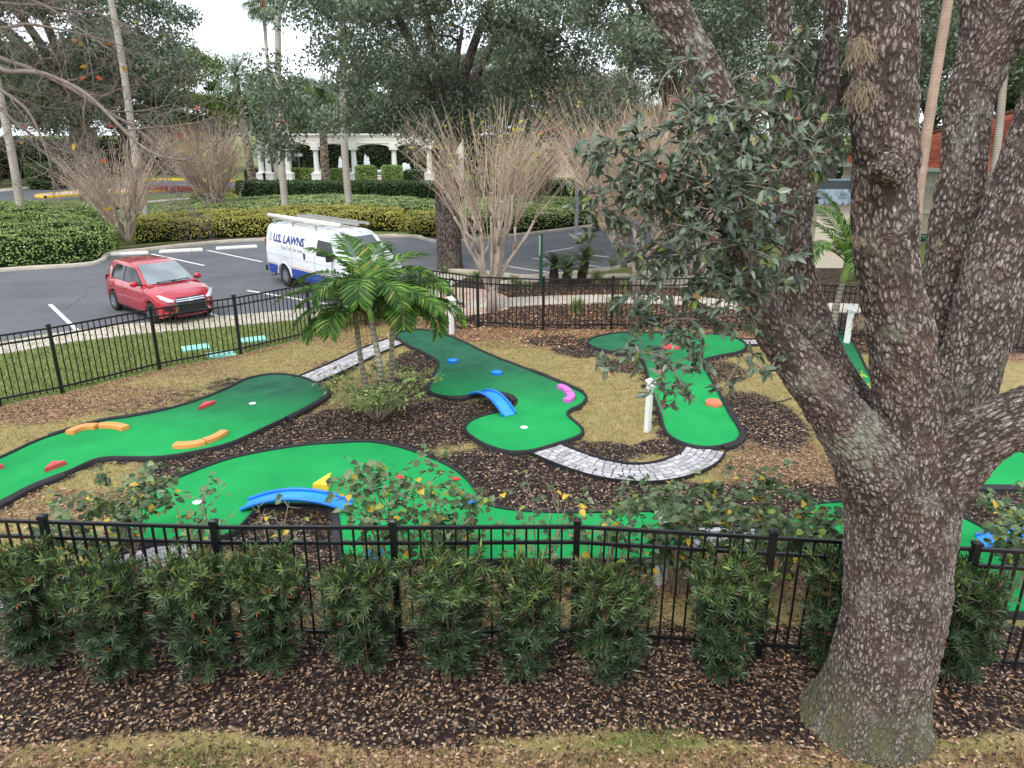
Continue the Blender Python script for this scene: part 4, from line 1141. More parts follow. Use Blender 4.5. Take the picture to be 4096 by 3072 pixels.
# ------------------------------------------------------------------ hibiscus bushes behind the front fence
HIB = foliage('hibiscus_leaf', hx('2c4226'), hx('50693f'), hx('87996f'), clump=3, transl=.25, rough=.45, spec=.45, leafy=.7,
              extra=[(.045, hx('d6b23a')), (.06, hx('8d9c3c'))])
HSTEM = paint('hibiscus_stem', hx('8c7d6a'), .85, var=.25, scale=15)
RED_PETAL = paint('red_petal', hx('c8202c'), .6, var=.1)
def broad_shrub(name, label, loc, hgt, wid, n_st, n_leaf, leafL, seed, mat, group=None, stem=HSTEM, dens_top=.6, flowers=0, ratio=.72, r0=.014):
    r = thing(name, label, 'shrub', loc, 0, group); rg = np.random.default_rng(seed); m = MB(); P, D, N = [], [], []; tw = []
    for k in range(n_st):
        a_ = 2 * PI * k / n_st + rg.uniform(-.5, .5); rr = wid * .5 * math.sqrt(rg.uniform(.15, 1))
        b1 = Vector((rr * math.cos(a_), rr * math.sin(a_), hgt * rg.uniform(.75, 1.0) * (1.05 - .35 * rr / wid)))
        b0 = Vector((.08 * math.cos(a_), .08 * math.sin(a_), 0))
        S = [Vector(s_) for s_ in spline([tuple(b0), tuple(b0.lerp(b1, .45) + Vector((rg.normal(0, .05), rg.normal(0, .05), .08))), tuple(b1)], 6)]
        m.tube(S, [r0 * (1 - .75 * i / (len(S) - 1)) for i in range(len(S))], 6); tw.append((S[5], S[-1]))
        for j in range(7):
            i0 = int(rg.integers(4, len(S) - 1)); p = S[i0]; an = rg.uniform(0, 2 * PI)
            e = p + Vector((math.cos(an), math.sin(an), rg.uniform(.2, 1.0))) * hgt * rg.uniform(.12, .26)
            m.tube([p, p.lerp(e, .5) + Vector(rg.normal(0, .015, 3)), e], [.005, .004, .002], 4, cap=False); tw.append((p, e))
    m.build('stem', stem, r, W=False)
    for k in range(n_leaf):
        a_, b_ = tw[int(rg.integers(0, len(tw)))]; u = rg.uniform(.1, 1.08) ** dens_top
        p = a_.lerp(b_, u) + Vector(rg.normal(0, .025, 3))
        an = rg.uniform(0, 2 * PI); ld = Vector((math.cos(an), math.sin(an), rg.uniform(-.7, .35)))
        P.append(p + ld * .012); D.append(ld); N.append(Vector((rg.normal(0, .45), rg.normal(0, .45) - .15, 1)))
    L_ = rg.uniform(.6, 1.15, len(P)) * leafL
    leaves('foliage', P, D, N, L_, L_ * ratio, mat, r, W=False, fine=True, droop=.12)
    for k in range(flowers):
        a_, b_ = tw[int(rg.integers(0, len(tw)))]; mf = MB()
        for i in range(5):
            an = 2 * PI * i / 5; d = Vector((math.cos(an), math.sin(an), .5)).normalized(); s_ = d.cross(Vector((0, 0, 1))).normalized()
            mf.poly([b_, b_ + d * .035 + s_ * .02, b_ + d * .055, b_ + d * .035 - s_ * .02])
        mf.build('blossom', RED_PETAL, r, W=False)
    return r
HB = 'leafy hibiscus bushes behind the front fence'
for X_, Y_, h_, w_, ns, nl, sd, fl, lab in [
    (255,1262,1.46,1.55,10,820,1,0,'leafy bush with a few yellow leaves at lower left, between the two left greens'),
    (440,1275,1.42,.5,4,90,2,0,'sparse upright bush with few leaves in front of the white cup of the front green'),
    (600,1262,1.05,.8,5,40,3,0,'nearly leafless twiggy bush in front of the blue ramp of the front green'),
    (860,1275,1.60,1.15,9,640,4,2,'leafy bush with yellow leaves and a red blossom, left of the blue slit disc'),
    (985,1275,1.40,.95,6,280,5,0,'thin-leaved bush leaning right toward the blue slit disc'),
    (1165,1270,1.3,1.0,6,80,6,0,'bare-stemmed bush in front of the mulch, left of the paver path'),
    (1310,1280,1.32,.9,6,230,7,0,'half-bare bush with yellow leaves below the curved paver path'),
    (1460,1275,1.40,1.25,10,900,8,0,'dense leafy bush under the right end of the curved paver path'),
    (1650,1280,1.38,1.4,10,950,9,0,'dense leafy bush with yellow leaves against the left side of the oak trunk'),
    (1790,1290,1.15,.9,6,420,10,0,'leafy bush half hidden behind the oak trunk'),
    (2180,1275,1.12,1.0,8,560,11,0,'leafy bush at the right edge beside the right blue ramp')]:
    p = q3(X_, Y_, 7.6); k = 5. / (5. - p.z); gx_, gy_ = p.x * k, p.y * k
    broad_shrub('hibiscus_bush', lab, (gx_, gy_, 0), h_, w_, ns, nl,   .105, 200 + sd, HIB, HB, flowers=fl)
PLUMB = foliage('pale_green_leaf', hx('4a6432'), hx('7c9450'), hx('b2c07a'), clump=3, transl=.3, rough=.5, leafy=.7)
broad_shrub('shrub', 'bushy pale green shrub at the foot of the three small palms', (*(-2.47,12.551), 0), .98, 2.3, 16, 1500, .085, 301, PLUMB, dens_top=.75, ratio=.45)
YGREEN = foliage('yellow_green_leaf', hx('7a9a2c'), hx('a8c23e'), hx('cfe06a'), clump=3, transl=.35, rough=.5, leafy=.7)
broad_shrub('shrub', 'yellow-green leafy shrub seen in the gap between the left and middle oak limbs', (*(6.333,12.551), 0), .85, .8, 8, 420, .08, 302, YGREEN, ratio=.5)

# grass clumps (liriope) beyond the back fence
LIRI = foliage('liriope_blade', hx('4d5f35'), hx('7d8c56'), hx('b3b98a'), clump=2, transl=.2, rough=.5, leafy=.8)
def grass_clump(loc, h, n, lab, seed, group='strappy grass clumps beyond the back fence'):
    rg = np.random.default_rng(seed); P, D, N = [], [], []
    VV = []; LPq = []
    for k in range(n):
        a_ = rg.uniform(0, 2 * PI); lean = rg.uniform(.1, 1.0); d0 = np.array([math.cos(a_) * lean * .5, math.sin(a_) * lean * .5, 1.]); d0 /= np.linalg.norm(d0)
        hd = np.array([math.cos(a_), math.sin(a_), 0]); s_ = np.array([-math.sin(a_), math.cos(a_), 0]) * .006
        b = np.array([rg.normal(0, .07), rg.normal(0, .07), 0]); L_ = h * rg.uniform(.7, 1.2)
        p1 = b + d0 * L_ * .5; p2 = p1 + d0 * L_ * .3 + hd * L_ * .18 * lean; p3 = p2 + hd * L_ * .22 * lean - np.array([0, 0, L_ * .12 * lean]); 
        i0 = len(VV); VV += [b - s_, b + s_, p1 + s_ * 1.4, p1 - s_ * 1.4, p2 + s_, p2 - s_, p3 + s_ * .2, p3 - s_ * .2]
        for q_ in ((0, 1, 2, 3), (3, 2, 4, 5), (5, 4, 6, 7)): LPq += [i0 + x for x in q_]
    o = mesh_np('grass_clump', np.array(VV), LPq, np.full(n * 3, 4), LIRI)
    o.location = (loc[0], loc[1], 0)
    return tag(o, lab, 'grass clump', group)
for i, (X_, Y_, h_, n_, lab) in enumerate([(1245,676,.5,150,'leftmost pale grass clump just behind the back fence'), (1325,680,.62,170,'grass clump behind the back fence right of the first, near the middle'), (1390,690,.55,140,'grass clump behind the back fence under the hanging oak leaves'),
     (1030,606,.4,110,'low grass clump at the kerb between the mature oak and the crape myrtle'), (960,592,.35,90,'grass tuft at the left foot of the mature oak trunk'), (1110,612,.35,90,'grass tuft on the right side of the crape myrtle bed'), (1120,618,.3,70,'small grass tuft left of the green sign post'), (1290,612,.5,120,'grass clump right of the cycads'), (1345,628,.4,90,'grass clump left of the bench'), (1480,575,.35,90,'grass tuft behind the bench'), (1140,625,.35,80,'grass tuft at the foot of the green sign post')]):
    p = q3(X_, Y_, 22.); k = 5. / (5. - p.z)
    grass_clump((p.x * k, p.y * k), h_, n_, lab, 400 + i)

# ------------------------------------------------------------------ palms
t = NT('palm_trunk'); o_ = t.coord('Object'); sp = t.n('ShaderNodeSeparateXYZ'); t.l(o_, sp.inputs[0])
wv = t.n('ShaderNodeTexWave', wave_type='BANDS', bands_direction='Z'); wv.inputs['Scale'].default_value = 3.2; wv.inputs['Distortion'].default_value = 2.5; wv.inputs['Detail'].default_value = 3; t.l(o_, wv.inputs[0])
c = t.mix(wv.outputs['Fac'], hx('857c70'), hx('a89f92')); c = t.mix(t.mapr(t.noise(7, 5, .7, o_), .45, .75, 0, .5), c, hx('6a6258'))
PALMTRUNK = t.done(t.bsdf(c, .85, 0, t.bump(wv.outputs['Fac'], .5, .02), .2))
SHAFT = paint('palm_crownshaft', hx('93a85c'), .45, var=.2, scale=4)
FROND = foliage('palm_frond', hx('27441a'), hx('47702c'), hx('86a648'), clump=2, transl=.3, rough=.5, spec=.3, leafy=.75, extra=[(.02, hx('a89a48'))])
FRONDY = foliage('palm_frond_yellowing', hx('6d6a2c'), hx('9a8a40'), hx('b58f52'), clump=2, transl=.2, rough=.5, leafy=.8)
FROND_FAR = foliage('far_palm_frond', hx('39482f'), hx('56684a'), hx('869468'), clump=1, transl=.2, rough=.45, leafy=.7)
def frond_arrays(base, az, el, L_, droop, n=58, ll=.42, wd=.03, vee=.35, hang=.25, rg=rng):
    """pinnate leaf: returns leaf arrays and rachis points"""
    hd = np.array([math.cos(az), math.sin(az), 0.]); side = np.array([-math.sin(az), math.cos(az), 0.])
    pts = []; p = np.array(base, float); a_ = el; st = L_ / 20
    for i in range(21):
        pts.append(p.copy()); p = p + (hd * math.cos(a_) + np.array([0, 0, math.sin(a_)])) * st; a_ -= droop / 20 * (.4 + 1.2 * i / 20)
    pts = np.array(pts); P, D, N, Ls, Ws = [], [], [], [], []
    for i in range(n):
        u = .14 + .86 * (i + .5) / n; k = u * 20; j = min(int(k), 19); q_ = pts[j] + (pts[j + 1] - pts[j]) * (k - j)
        tg = pts[j + 1] - pts[j]; tg /= np.linalg.norm(tg); up = np.cross(side, tg); up = up if up[2] > 0 else -up
        lf = ll * (math.sin(PI * min(1, .12 + .80 * u)) ** .6) * rg.uniform(.88, 1.08)
        for s_ in (-1, 1):
            d = side * s_ + tg * (.55 + .5 * u) + up * vee + np.array([0, 0, -hang]) + rg.normal(0, .07, 3)
            P.append(q_); D.append(d); N.append(up + side * s_ * -.4); Ls.append(lf); Ws.append(wd)
    return pts, np.array(P), np.array(D), np.array(N), np.array(Ls), np.array(Ws)
def add_frond(parent, base, az, el, L_, droop, mat=FROND, name='frond', droopl=.22, **kw):
    pts, P, D, N, Ls, Ws = frond_arrays(base, az, el, L_, droop, **kw)
    V1, l1, t1 = leaf_arrays(P, unit(D), N, Ls, Ws, False, droopl)
    m = MB().tube([tuple(p) for p in pts], [.016 * L_ / 1.6 * (1 - .85 * i / 20) for i in range(21)], 4, cap=False)
    V = np.concatenate([np.array(m.v), V1]); l2 = np.array([i for f in m.f for i in f])
    return mesh_np(name, V, np.concatenate([l2, l1 + len(m.v)]), np.concatenate([np.array([len(f) for f in m.f]), t1]), mat, parent, W=False)
def palm(name, label, pts, r0, fr, shaft=.45, seed=0, group=None, dead=True, mat=FROND, ll=.44, wd=.042, nl=62, matt=None):
    """pts: trunk centre line in world; fr: list of (azimuth deg, elevation deg, length, droop rad)"""
    b = pts[0]; r = thing(name, label, 'palm', (b[0], b[1], 0), 0, group)
    S = [(p[0] - b[0], p[1] - b[1], p[2]) for p in spline([tuple(p) for p in pts], 10)]; n_ = len(S)
    m = MB(); P = resample(S, .03)
    m.tube([tuple(p) for p in P], [r0 * (1.25 - .25 * min(1, i / 12) - .25 * i / len(P)) * (1 + .05 * (i % 3 == 0)) for i in range(len(P))], 12)
    m.build('trunk', matt or PALMTRUNK, r, W=False, smooth=True)
    top = Vector(S[-1]); d = (top - Vector(S[-4])).normalized()
    if shaft:
        MB().tube([top - d * .01, top + d * shaft * .3, top + d * shaft * .7, top + d * shaft], [r0 * .85, r0 * 1.02, r0 * .8, r0 * .45], 12).build('crownshaft', SHAFT, r, W=False, smooth=True)
        top = top + d * (shaft - .04)
    for az, el, L_, dr in fr:
        add_frond(r, tuple(top), math.radians(az), math.radians(el), L_, dr, mat, ll=ll, wd=wd, n=nl)
    return r
GPALM = 'three small palms growing from one shrub bed'
palm('small_palm', 'middle and tallest of the three small palms, with a pale green crownshaft', [(*(-2.458,13.148), 0), (-2.365,12.6,0.921), (-2.446,12.65,1.511), (-2.485,12.7,1.82)], .062,
     [(0, 48, 1.35, 1.7), (25, 55, 1.35, 1.3), (80, 62, 1.25, 1.1), (130, 66, 1.35, 1.0), (160, 32, 1.5, 1.3), (185, 16, 1.65, 1.0), (215, 48, 1.2, 2.6), (270, 58, 1.15, 2.9), (330, 22, 1.6, 1.3), (350, 8, 1.5, 1.2), (205, 62, 1.3, 1.0), (310, 40, 1.3, 2.0), (95, 45, 1.3, 1.5)], .52, group=GPALM)
r = palm('small_palm', 'left one of the three small palms, with brown dead leaf bases', [(*(-2.715,13.198), 0), (-2.81,13.1,0.94), (-2.862,13.2,1.483), (-2.88,13.25,1.857)], .055,
     [(170, 35, 1.2, 1.6), (195, 18, 1.25, 1.5), (215, 5, 1.1, 1.3), (120, 45, 1.1, 1.4), (250, 30, 1.1, 2.2), (330, 40, .9, 1.8), (20, 55, .9, 1.4)], .0, group=GPALM)
top = Vector((-2.88,13.25,1.857)) - r.location
m = MB()
for k in range(26):
    a_ = random.uniform(0, 2 * PI); p = top + Vector((math.cos(a_) * .05, math.sin(a_) * .05, random.uniform(-.05, .1)))
    m.tube([p, p + Vector((math.cos(a_) * .14, math.sin(a_) * .14, -.05)), p + Vector((math.cos(a_) * .2, math.sin(a_) * .2, -random.uniform(.25, .55)))], [.012, .01, .004], 4)
m.build('dead_leaf_base', paint('dead_palm_fibre', hx('a87a55'), .9, var=.35, scale=12), r, W=False)
add_frond(r, tuple(top), math.radians(10), math.radians(5), .75, 1.6, FRONDY, ll=.3)
palm('small_palm', 'right one of the three small palms, leaning slightly right', [(*(-2.33,13.349), 0), (-2.224,13.0,0.971), (-2.196,13.05,1.488), (-2.177,13.05,1.689)], .055,
     [(10, 48, 1.35, 2.0), (350, 30, 1.5, 1.9), (325, 35, 1.4, 2.5), (40, 55, 1.3, 1.7), (290, 45, 1.15, 2.6), (180, 40, 1.1, 2.0), (80, 60, 1.1, 1.4), (340, 60, 1.3, 1.8)], .28, group=GPALM)
palm('small_palm', 'bright green palm seen in the gap left of the middle oak limb', [(*(8.061,17.778), 0), (8.052,17.9,0.422), (8.077,17.9,1.128), (8.118,17.9,1.475)], .085,
     [(150, 62, 2.0, 1.6), (185, 42, 2.1, 2.2), (120, 70, 1.9, 1.2), (210, 55, 1.9, 2.5), (170, 80, 1.9, .8), (20, 45, 2.0, 1.7), (345, 30, 2.1, 1.9), (60, 60, 1.9, 1.4), (260, 50, 1.7, 2.8), (300, 45, 1.9, 2.4)], .5, ll=.55, wd=.04)
def tall_palm(label, pts, r0, crown=True, seed=1, fan=False, L_=2.6, hh=None, name='tall_palm', group='tall palms of the parking lot and road', tmat=None, nf=16):
    rg = np.random.default_rng(seed); fr = []
    if crown:
        for k in range(nf): fr.append((360 * k / nf + rg.uniform(-15, 15), rg.uniform(-25, 75), L_ * rg.uniform(.85, 1.1), rg.uniform(.9, 1.9)))
    return palm(name, label, pts, r0, fr, 0, seed, group, mat=FROND_FAR, ll=L_ * .26, wd=.05, nl=30, matt=tmat)
t = NT('grey_palm_trunk'); o_ = t.coord('Object')
wv = t.n('ShaderNodeTexWave', wave_type='BANDS', bands_direction='Z'); wv.inputs['Scale'].default_value = 4; wv.inputs['Distortion'].default_value = 3; wv.inputs['Detail'].default_value = 3; t.l(o_, wv.inputs[0])
c = t.mix(wv.outputs['Fac'], hx('a39c92'), hx('bdb6ab')); c = t.mix(t.mapr(t.noise(1.4, 5, .7, o_), .45, .75, 0, .6), c, hx('8b7d70'))
GREYTRUNK = t.done(t.bsdf(c, .85, 0, t.bump(wv.outputs['Fac'], .35, .02), .2))
tall_palm('leaning pale palm trunk cut by the left edge, rising from the big hedge', [(-27.417,42.0,0.189), (-27.357,42.0,1.652), (-27.254,42.0,3.857), (-27.224,42.0,6.448), (-27.237,42.0,9.373), (-27.021,42.0,13.81)], .22, tmat=GREYTRUNK, seed=2)
tall_palm('tall curved pale palm trunk rising past the left crape myrtle', [(-20.933,43.0,0.153), (-20.997,43.0,1.06), (-21.062,43.0,2.585), (-20.982,43.0,5.531), (-20.926,43.0,8.799), (-21.018,43.0,11.9), (-20.988,43.0,14.846)], .20, tmat=GREYTRUNK, seed=3)
tall_palm('slim palm trunk left of the one-way sign, its crown lost in the oak foliage', [(-13.224,44.0,0.174), (-13.228,44.0,2.013), (-13.179,44.0,4.054), (-13.056,44.0,6.275), (-12.694,44.0,10.268), (-12.417,44.0,12.938)], .21, tmat=GREYTRUNK, seed=4)
tall_palm('slim palm trunk right of the globe street lamp, its crown lost in the oak foliage', [(-9.915,46.0,0.232), (-9.965,46.0,1.877), (-9.975,46.0,4.011), (-9.884,46.0,6.333), (-9.563,46.0,10.981), (-9.304,46.0,13.752)], .22, tmat=GREYTRUNK, seed=5)
tall_palm('pinkish palm trunk rising between the middle and right oak limbs', [(12.642,23.0,0.025), (12.521,23.0,1.2), (12.341,23.0,3.167), (12.273,23.0,4.767), (12.242,23.0,6.542), (12.223,23.0,8.575), (12.207,23.0,10.918)], .165, tmat=paint('pink_palm_trunk', hx('a58c7c'), .85, var=.2, scale=3, bump=.3, dirt=.3), seed=6)
tall_palm('thin palm trunk far right, between the rear oak limb and the right oak limb', [(19.065,30.0,0.326), (19.038,30.0,1.527), (18.917,30.0,3.315), (18.728,30.0,5.37), (18.374,30.0,7.967), (17.844,30.0,11.001)], .16, tmat=GREYTRUNK, seed=7)
t = NT('date_palm_trunk'); o_ = t.coord('Object', (1, 1, 1.6))
vv = t.vor(3.2, o_, 'F1', 'Distance'); c = t.ramp(vv, [(0, hx('a0937f')), (.5, hx('75695b')), (1, hx('3d352d'))])
DATETRUNK = t.done(t.bsdf(c, .95, 0, t.bump(vv, .9, .1), .1))
def date_palm(label, base, top, r0, seed, L_=3.0, nf=46):
    rg = np.random.default_rng(seed); fr = [(rg.uniform(0, 360), rg.uniform(-35, 85), L_ * rg.uniform(.85, 1.1), rg.uniform(.9, 1.7)) for _ in range(nf)]
    mid = tuple((a_ + b_) / 2 for a_, b_ in zip(base, top))
    return palm('date_palm', label, [base, mid, top], r0, fr, 0, seed, 'date palms near the arcade', mat=FROND_FAR, ll=.5, wd=.06, nl=26, matt=DATETRUNK)
date_palm('date palm with a full drooping crown against the sky, left of the mature oak', (-25.179,74.0,0.325), (-25.732,74.0,9.763), .40, 11, 3.3, 44)
date_palm('date palm with a rough trunk in front of the arcade, behind the globe street lamp', (-17.851,73.0,0.13), (-17.655,73.0,7.717), .42, 12, 3.0, 40)
def fan_palm(label, base, top, r0, seed, R_=1.25):
    rg = np.random.default_rng(seed); r = thing('fan_palm', label, 'palm', (base[0], base[1], 0), 0, 'distant fan palms against the sky')
    b = Vector((base[0], base[1], 0)); tp = Vector(top) - b
    MB().tube([(0, 0, 0), tp * .5 + Vector((.1, 0, 0)), tp], [r0 * 1.1, r0 * .9, r0 * .75], 10).build('trunk', GREYTRUNK, r, W=False, smooth=True)
    MB().tube([tp - Vector((0, 0, 1.3)), tp - Vector((0, 0, .6)), tp], [r0 * 1.0, r0 * 1.7, r0 * 1.2], 10).build('leaf_bases', paint('rusty_leaf_bases', hx('8a4a30'), .9, var=.3, scale=6), r, W=False)
    P, D, N, Ls = [], [], [], []
    for k in range(34):
        a_ = rg.uniform(0, 2 * PI); el = rg.uniform(-.9, 1.3); dr = np.array([math.cos(a_) * math.cos(el), math.sin(a_) * math.cos(el), math.sin(el)])
        c_ = np.array(tp) + dr * R_ * .8; s_ = np.cross(dr, [0, 0, 1]); s_ /= max(np.linalg.norm(s_), 1e-3); u = np.cross(s_, dr)
        for j in range(17):
            b_ = -1.25 + 2.5 * j / 16; d = dr * math.cos(b_) + s_ * math.sin(b_); P.append(c_); D.append(d + np.array([0, 0, -.25])); N.append(u); Ls.append(R_ * rg.uniform(.75, 1.05))
    leaves('crown', P, np.array(D), np.array(N), np.array(Ls), .10, FROND_FAR, r, W=False, droop=.3)
    return r
fan_palm('tall fan palm whose fronds hang into the top edge, left of the mature oak', ((-25.022,80.0,0.508)[0], 80., 0), (-24.26,80.0,17.112), .22, 21, 1.7)
fan_palm('fan palm with a rough trunk against the sky, just right of the mature oak crown', ((10.867,70.0,1.069)[0], 70., 0), (10.298,70.0,11.922), .3, 22, 1.5)
fan_palm('slim fan palm with a rusty neck beside the arching oak limb', ((14.093,70.0,1.069)[0], 70., 0), (13.335,70.0,12.215), .2, 23, 1.5)
# cycads
CYC = foliage('cycad_frond', hx('24381c'), hx('3f5a2c'), hx('6f8448'), clump=2, transl=.15, rough=.4, spec=.5, leafy=.7)
CYT = paint('cycad_trunk', hx('3a322b'), .95, var=.4, scale=14, bump=.8)
for i, (X_, Y_, h_, lab) in enumerate([(1196,610,.55,'left one of the three cycads by the green sign post'), (1222,613,.5,'middle cycad with the widest crown of the three'), (1254,611,.75,'right one of the three cycads, leaning away from the lamp post')]):
    p = (1.86,25.225); p = q3(X_, Y_, 25.3); k = 5. / (5. - p.z)
    r = thing('cycad', lab, 'cycad', (p.x * k, p.y * k, 0), 0, 'cycads by the lamp post')
    MB().tube([(0, 0, -.02), (.03 * i, 0, h_ * .5), (.08 * i, 0, h_)], [.16, .17, .13], 10).build('trunk', CYT, r, W=False)
    for k in range(22):
        add_frond(r, (.08 * i, 0, h_), 2 * PI * k / 22 + random.uniform(-.2, .2), random.uniform(.1, 1.3), random.uniform(.6, .8), random.uniform(.7, 1.3), CYC, ll=.15, wd=.022, n=26, vee=.3, hang=.05)

# ------------------------------------------------------------------ crape myrtles: knuckled stems and bare whips
CRBARK = paint('crape_myrtle_bark', hx('a8978a'), .75, var=.28, scale=2.2, bump=.3, dirt=.35)
WHIP = foliage('crape_whips', hx('8d7c6e'), hx('b5a08e'), hx('d0bda9'), clump=1.2, transl=0, rough=.8, leafy=.6)
CRLEAF = foliage('crape_leaf', hx('7c8a34'), hx('a9a83e'), hx('c9b94e'), clump=1, transl=.35, rough=.5, leafy=.8, extra=[(.15, hx('a8703a'))])
def crape(label, base, knuckle_h, top_h, spread, n_st, n_wh, n_leaf, seed, wr=.008, fork_h=.7, tr=.12, leafL=.1, group='bare crape myrtles', lean=(0, 0)):
    r = thing('crape_myrtle', label, 'tree', (base[0], base[1], 0), 0, group); rg = np.random.default_rng(seed)
    m = MB(); ends = []
    if fork_h > .3: m.tube([(0, 0, -.05), (.02, 0, fork_h * .5), (0, 0, fork_h)], [tr * 1.3, tr, tr * 1.15], 10)
    for k in range(n_st):
        a_ = 2 * PI * k / n_st + rg.uniform(-.4, .4); rr = spread * .5 * rg.uniform(.35, 1)
        e = Vector((math.cos(a_) * rr + lean[0], math.sin(a_) * rr + lean[1], knuckle_h * rg.uniform(.8, 1.1)))
        b = Vector((math.cos(a_) * tr * .6, math.sin(a_) * tr * .6, fork_h * .8))
        S = spline([tuple(b), tuple(b.lerp(e, .4) + Vector((rg.normal(0, .08), rg.normal(0, .08), -.04))), tuple(b.lerp(e, .75) + Vector((rg.normal(0, .07), rg.normal(0, .07), .03))), tuple(e)], 6)
        rad = [tr * .42 * (1 - .5 * i / (len(S) - 1)) * (1 + (.35 if i % 6 == 0 and i else 0)) for i in range(len(S))]; rad[-1] *= 1.6
        m.tube(S, rad, 7); ends.append(e)
        for j in range(2):
            i0 = int(rg.integers(6, 14)); p = Vector(S[i0]); e2 = p + Vector((rg.normal(0, .22), rg.normal(0, .22), knuckle_h * rg.uniform(.15, .3)))
            m.tube([p, p.lerp(e2, .5) + Vector((rg.normal(0, .04), rg.normal(0, .04), 0)), e2], [tr * .25, tr * .2, tr * .26], 6); ends.append(e2)
    m.build('trunk', CRBARK, r, W=False, smooth=True)
    w = MB(); tips = []
    for k in range(n_wh):
        e = ends[int(rg.integers(0, len(ends)))]; out = Vector((e.x, e.y, 0)); out = out.normalized() if out.length > .05 else Vector((1, 0, 0))
        L_ = (top_h - e.z) * rg.uniform(.45, 1.05); d = Vector((out.x * .38 + rg.normal(0, .22), out.y * .38 + rg.normal(0, .22), 1)).normalized()
        mid = e + d * L_ * .5; tp = e + d * L_ + Vector((out.x, out.y, -.35)) * L_ * rg.uniform(0, .22)
        w.tube([e, mid, tp], [wr, wr * .8, wr * .45], 3, cap=False); tips.append((mid, tp))
        for j in range(3):
            p = e.lerp(tp, rg.uniform(.35, .9)); q_ = p + Vector((rg.normal(0, .3), rg.normal(0, .3), rg.uniform(.2, .8))) * L_ * .25
            w.tube([p, q_], [wr * .6, wr * .35], 3, cap=False); tips.append((p, q_))
    w.build('twigs', WHIP, r, W=False)
    if n_leaf:
        P, D, N = [], [], []
        for k in range(n_leaf):
            a_, b_ = tips[int(rg.integers(0, len(tips)))]; p = a_.lerp(b_, rg.uniform(.5, 1.)) 
            if p.z < knuckle_h * 1.2 and rg.uniform() < .7: continue
            P.append(p); D.append(Vector(rg.normal(0, 1, 3))); N.append(Vector(rg.normal(0, 1, 3)))
        L_ = rg.uniform(.6, 1.2, len(P)) * leafL
        leaves('leaf_sprays', P, D, N, L_, L_ * .5, CRLEAF, r, W=False)
    return r
crape('large bare crape myrtle with knuckled stems in front of the mature oak trunk', (-0.593,20.962), 3.1, 5.9, 2.5, 10, 260, 420, 1, .0075, .75, .15, .12)
crape('bare multi-stem crape myrtle between the large hedge and the yellow-green hedge', (-17.699,34.136), 1.6, 5.0, 2.6, 9, 260, 140, 2, .013, .25, .16, .12)
crape('dense twiggy crape myrtle behind the red hatchback, left of the long box hedge', (-18.311,46.091), 1.8, 6.0, 3.2, 12, 420, 420, 3, .016, .2, .17, .16)
crape('bare crape myrtle on the groundcover, left of the grey lamp post', (0.766,47.685), 1.5, 5.6, 3.0, 8, 300, 200, 4, .016, .2, .15, .14)
crape('crape myrtle with peeling trunk partly hidden by the oak leaves, left of the bench', (4.067,23.979), 2.2, 6.2, 3.2, 7, 360, 300, 5, .011, 1.2, .15, .13)
crape('crape myrtle with pale stems directly right of the bench', (6.161,24.432), 2.2, 6.4, 3.4, 8, 360, 300, 6, .011, .5, .17, .13)
crape('crape myrtle behind the bench, its tan whips above the hanging oak leaves', (6.517,32.091), 2.2, 7.2, 4.2, 8, 420, 420, 7, .014, .6, .16, .15)
crape('distant tan crape myrtle above the groundcover, right of the mature oak', (5.46,45.583), 2.4, 9.5, 6.0, 9, 480, 480, 8, .02, .4, .18, .2)

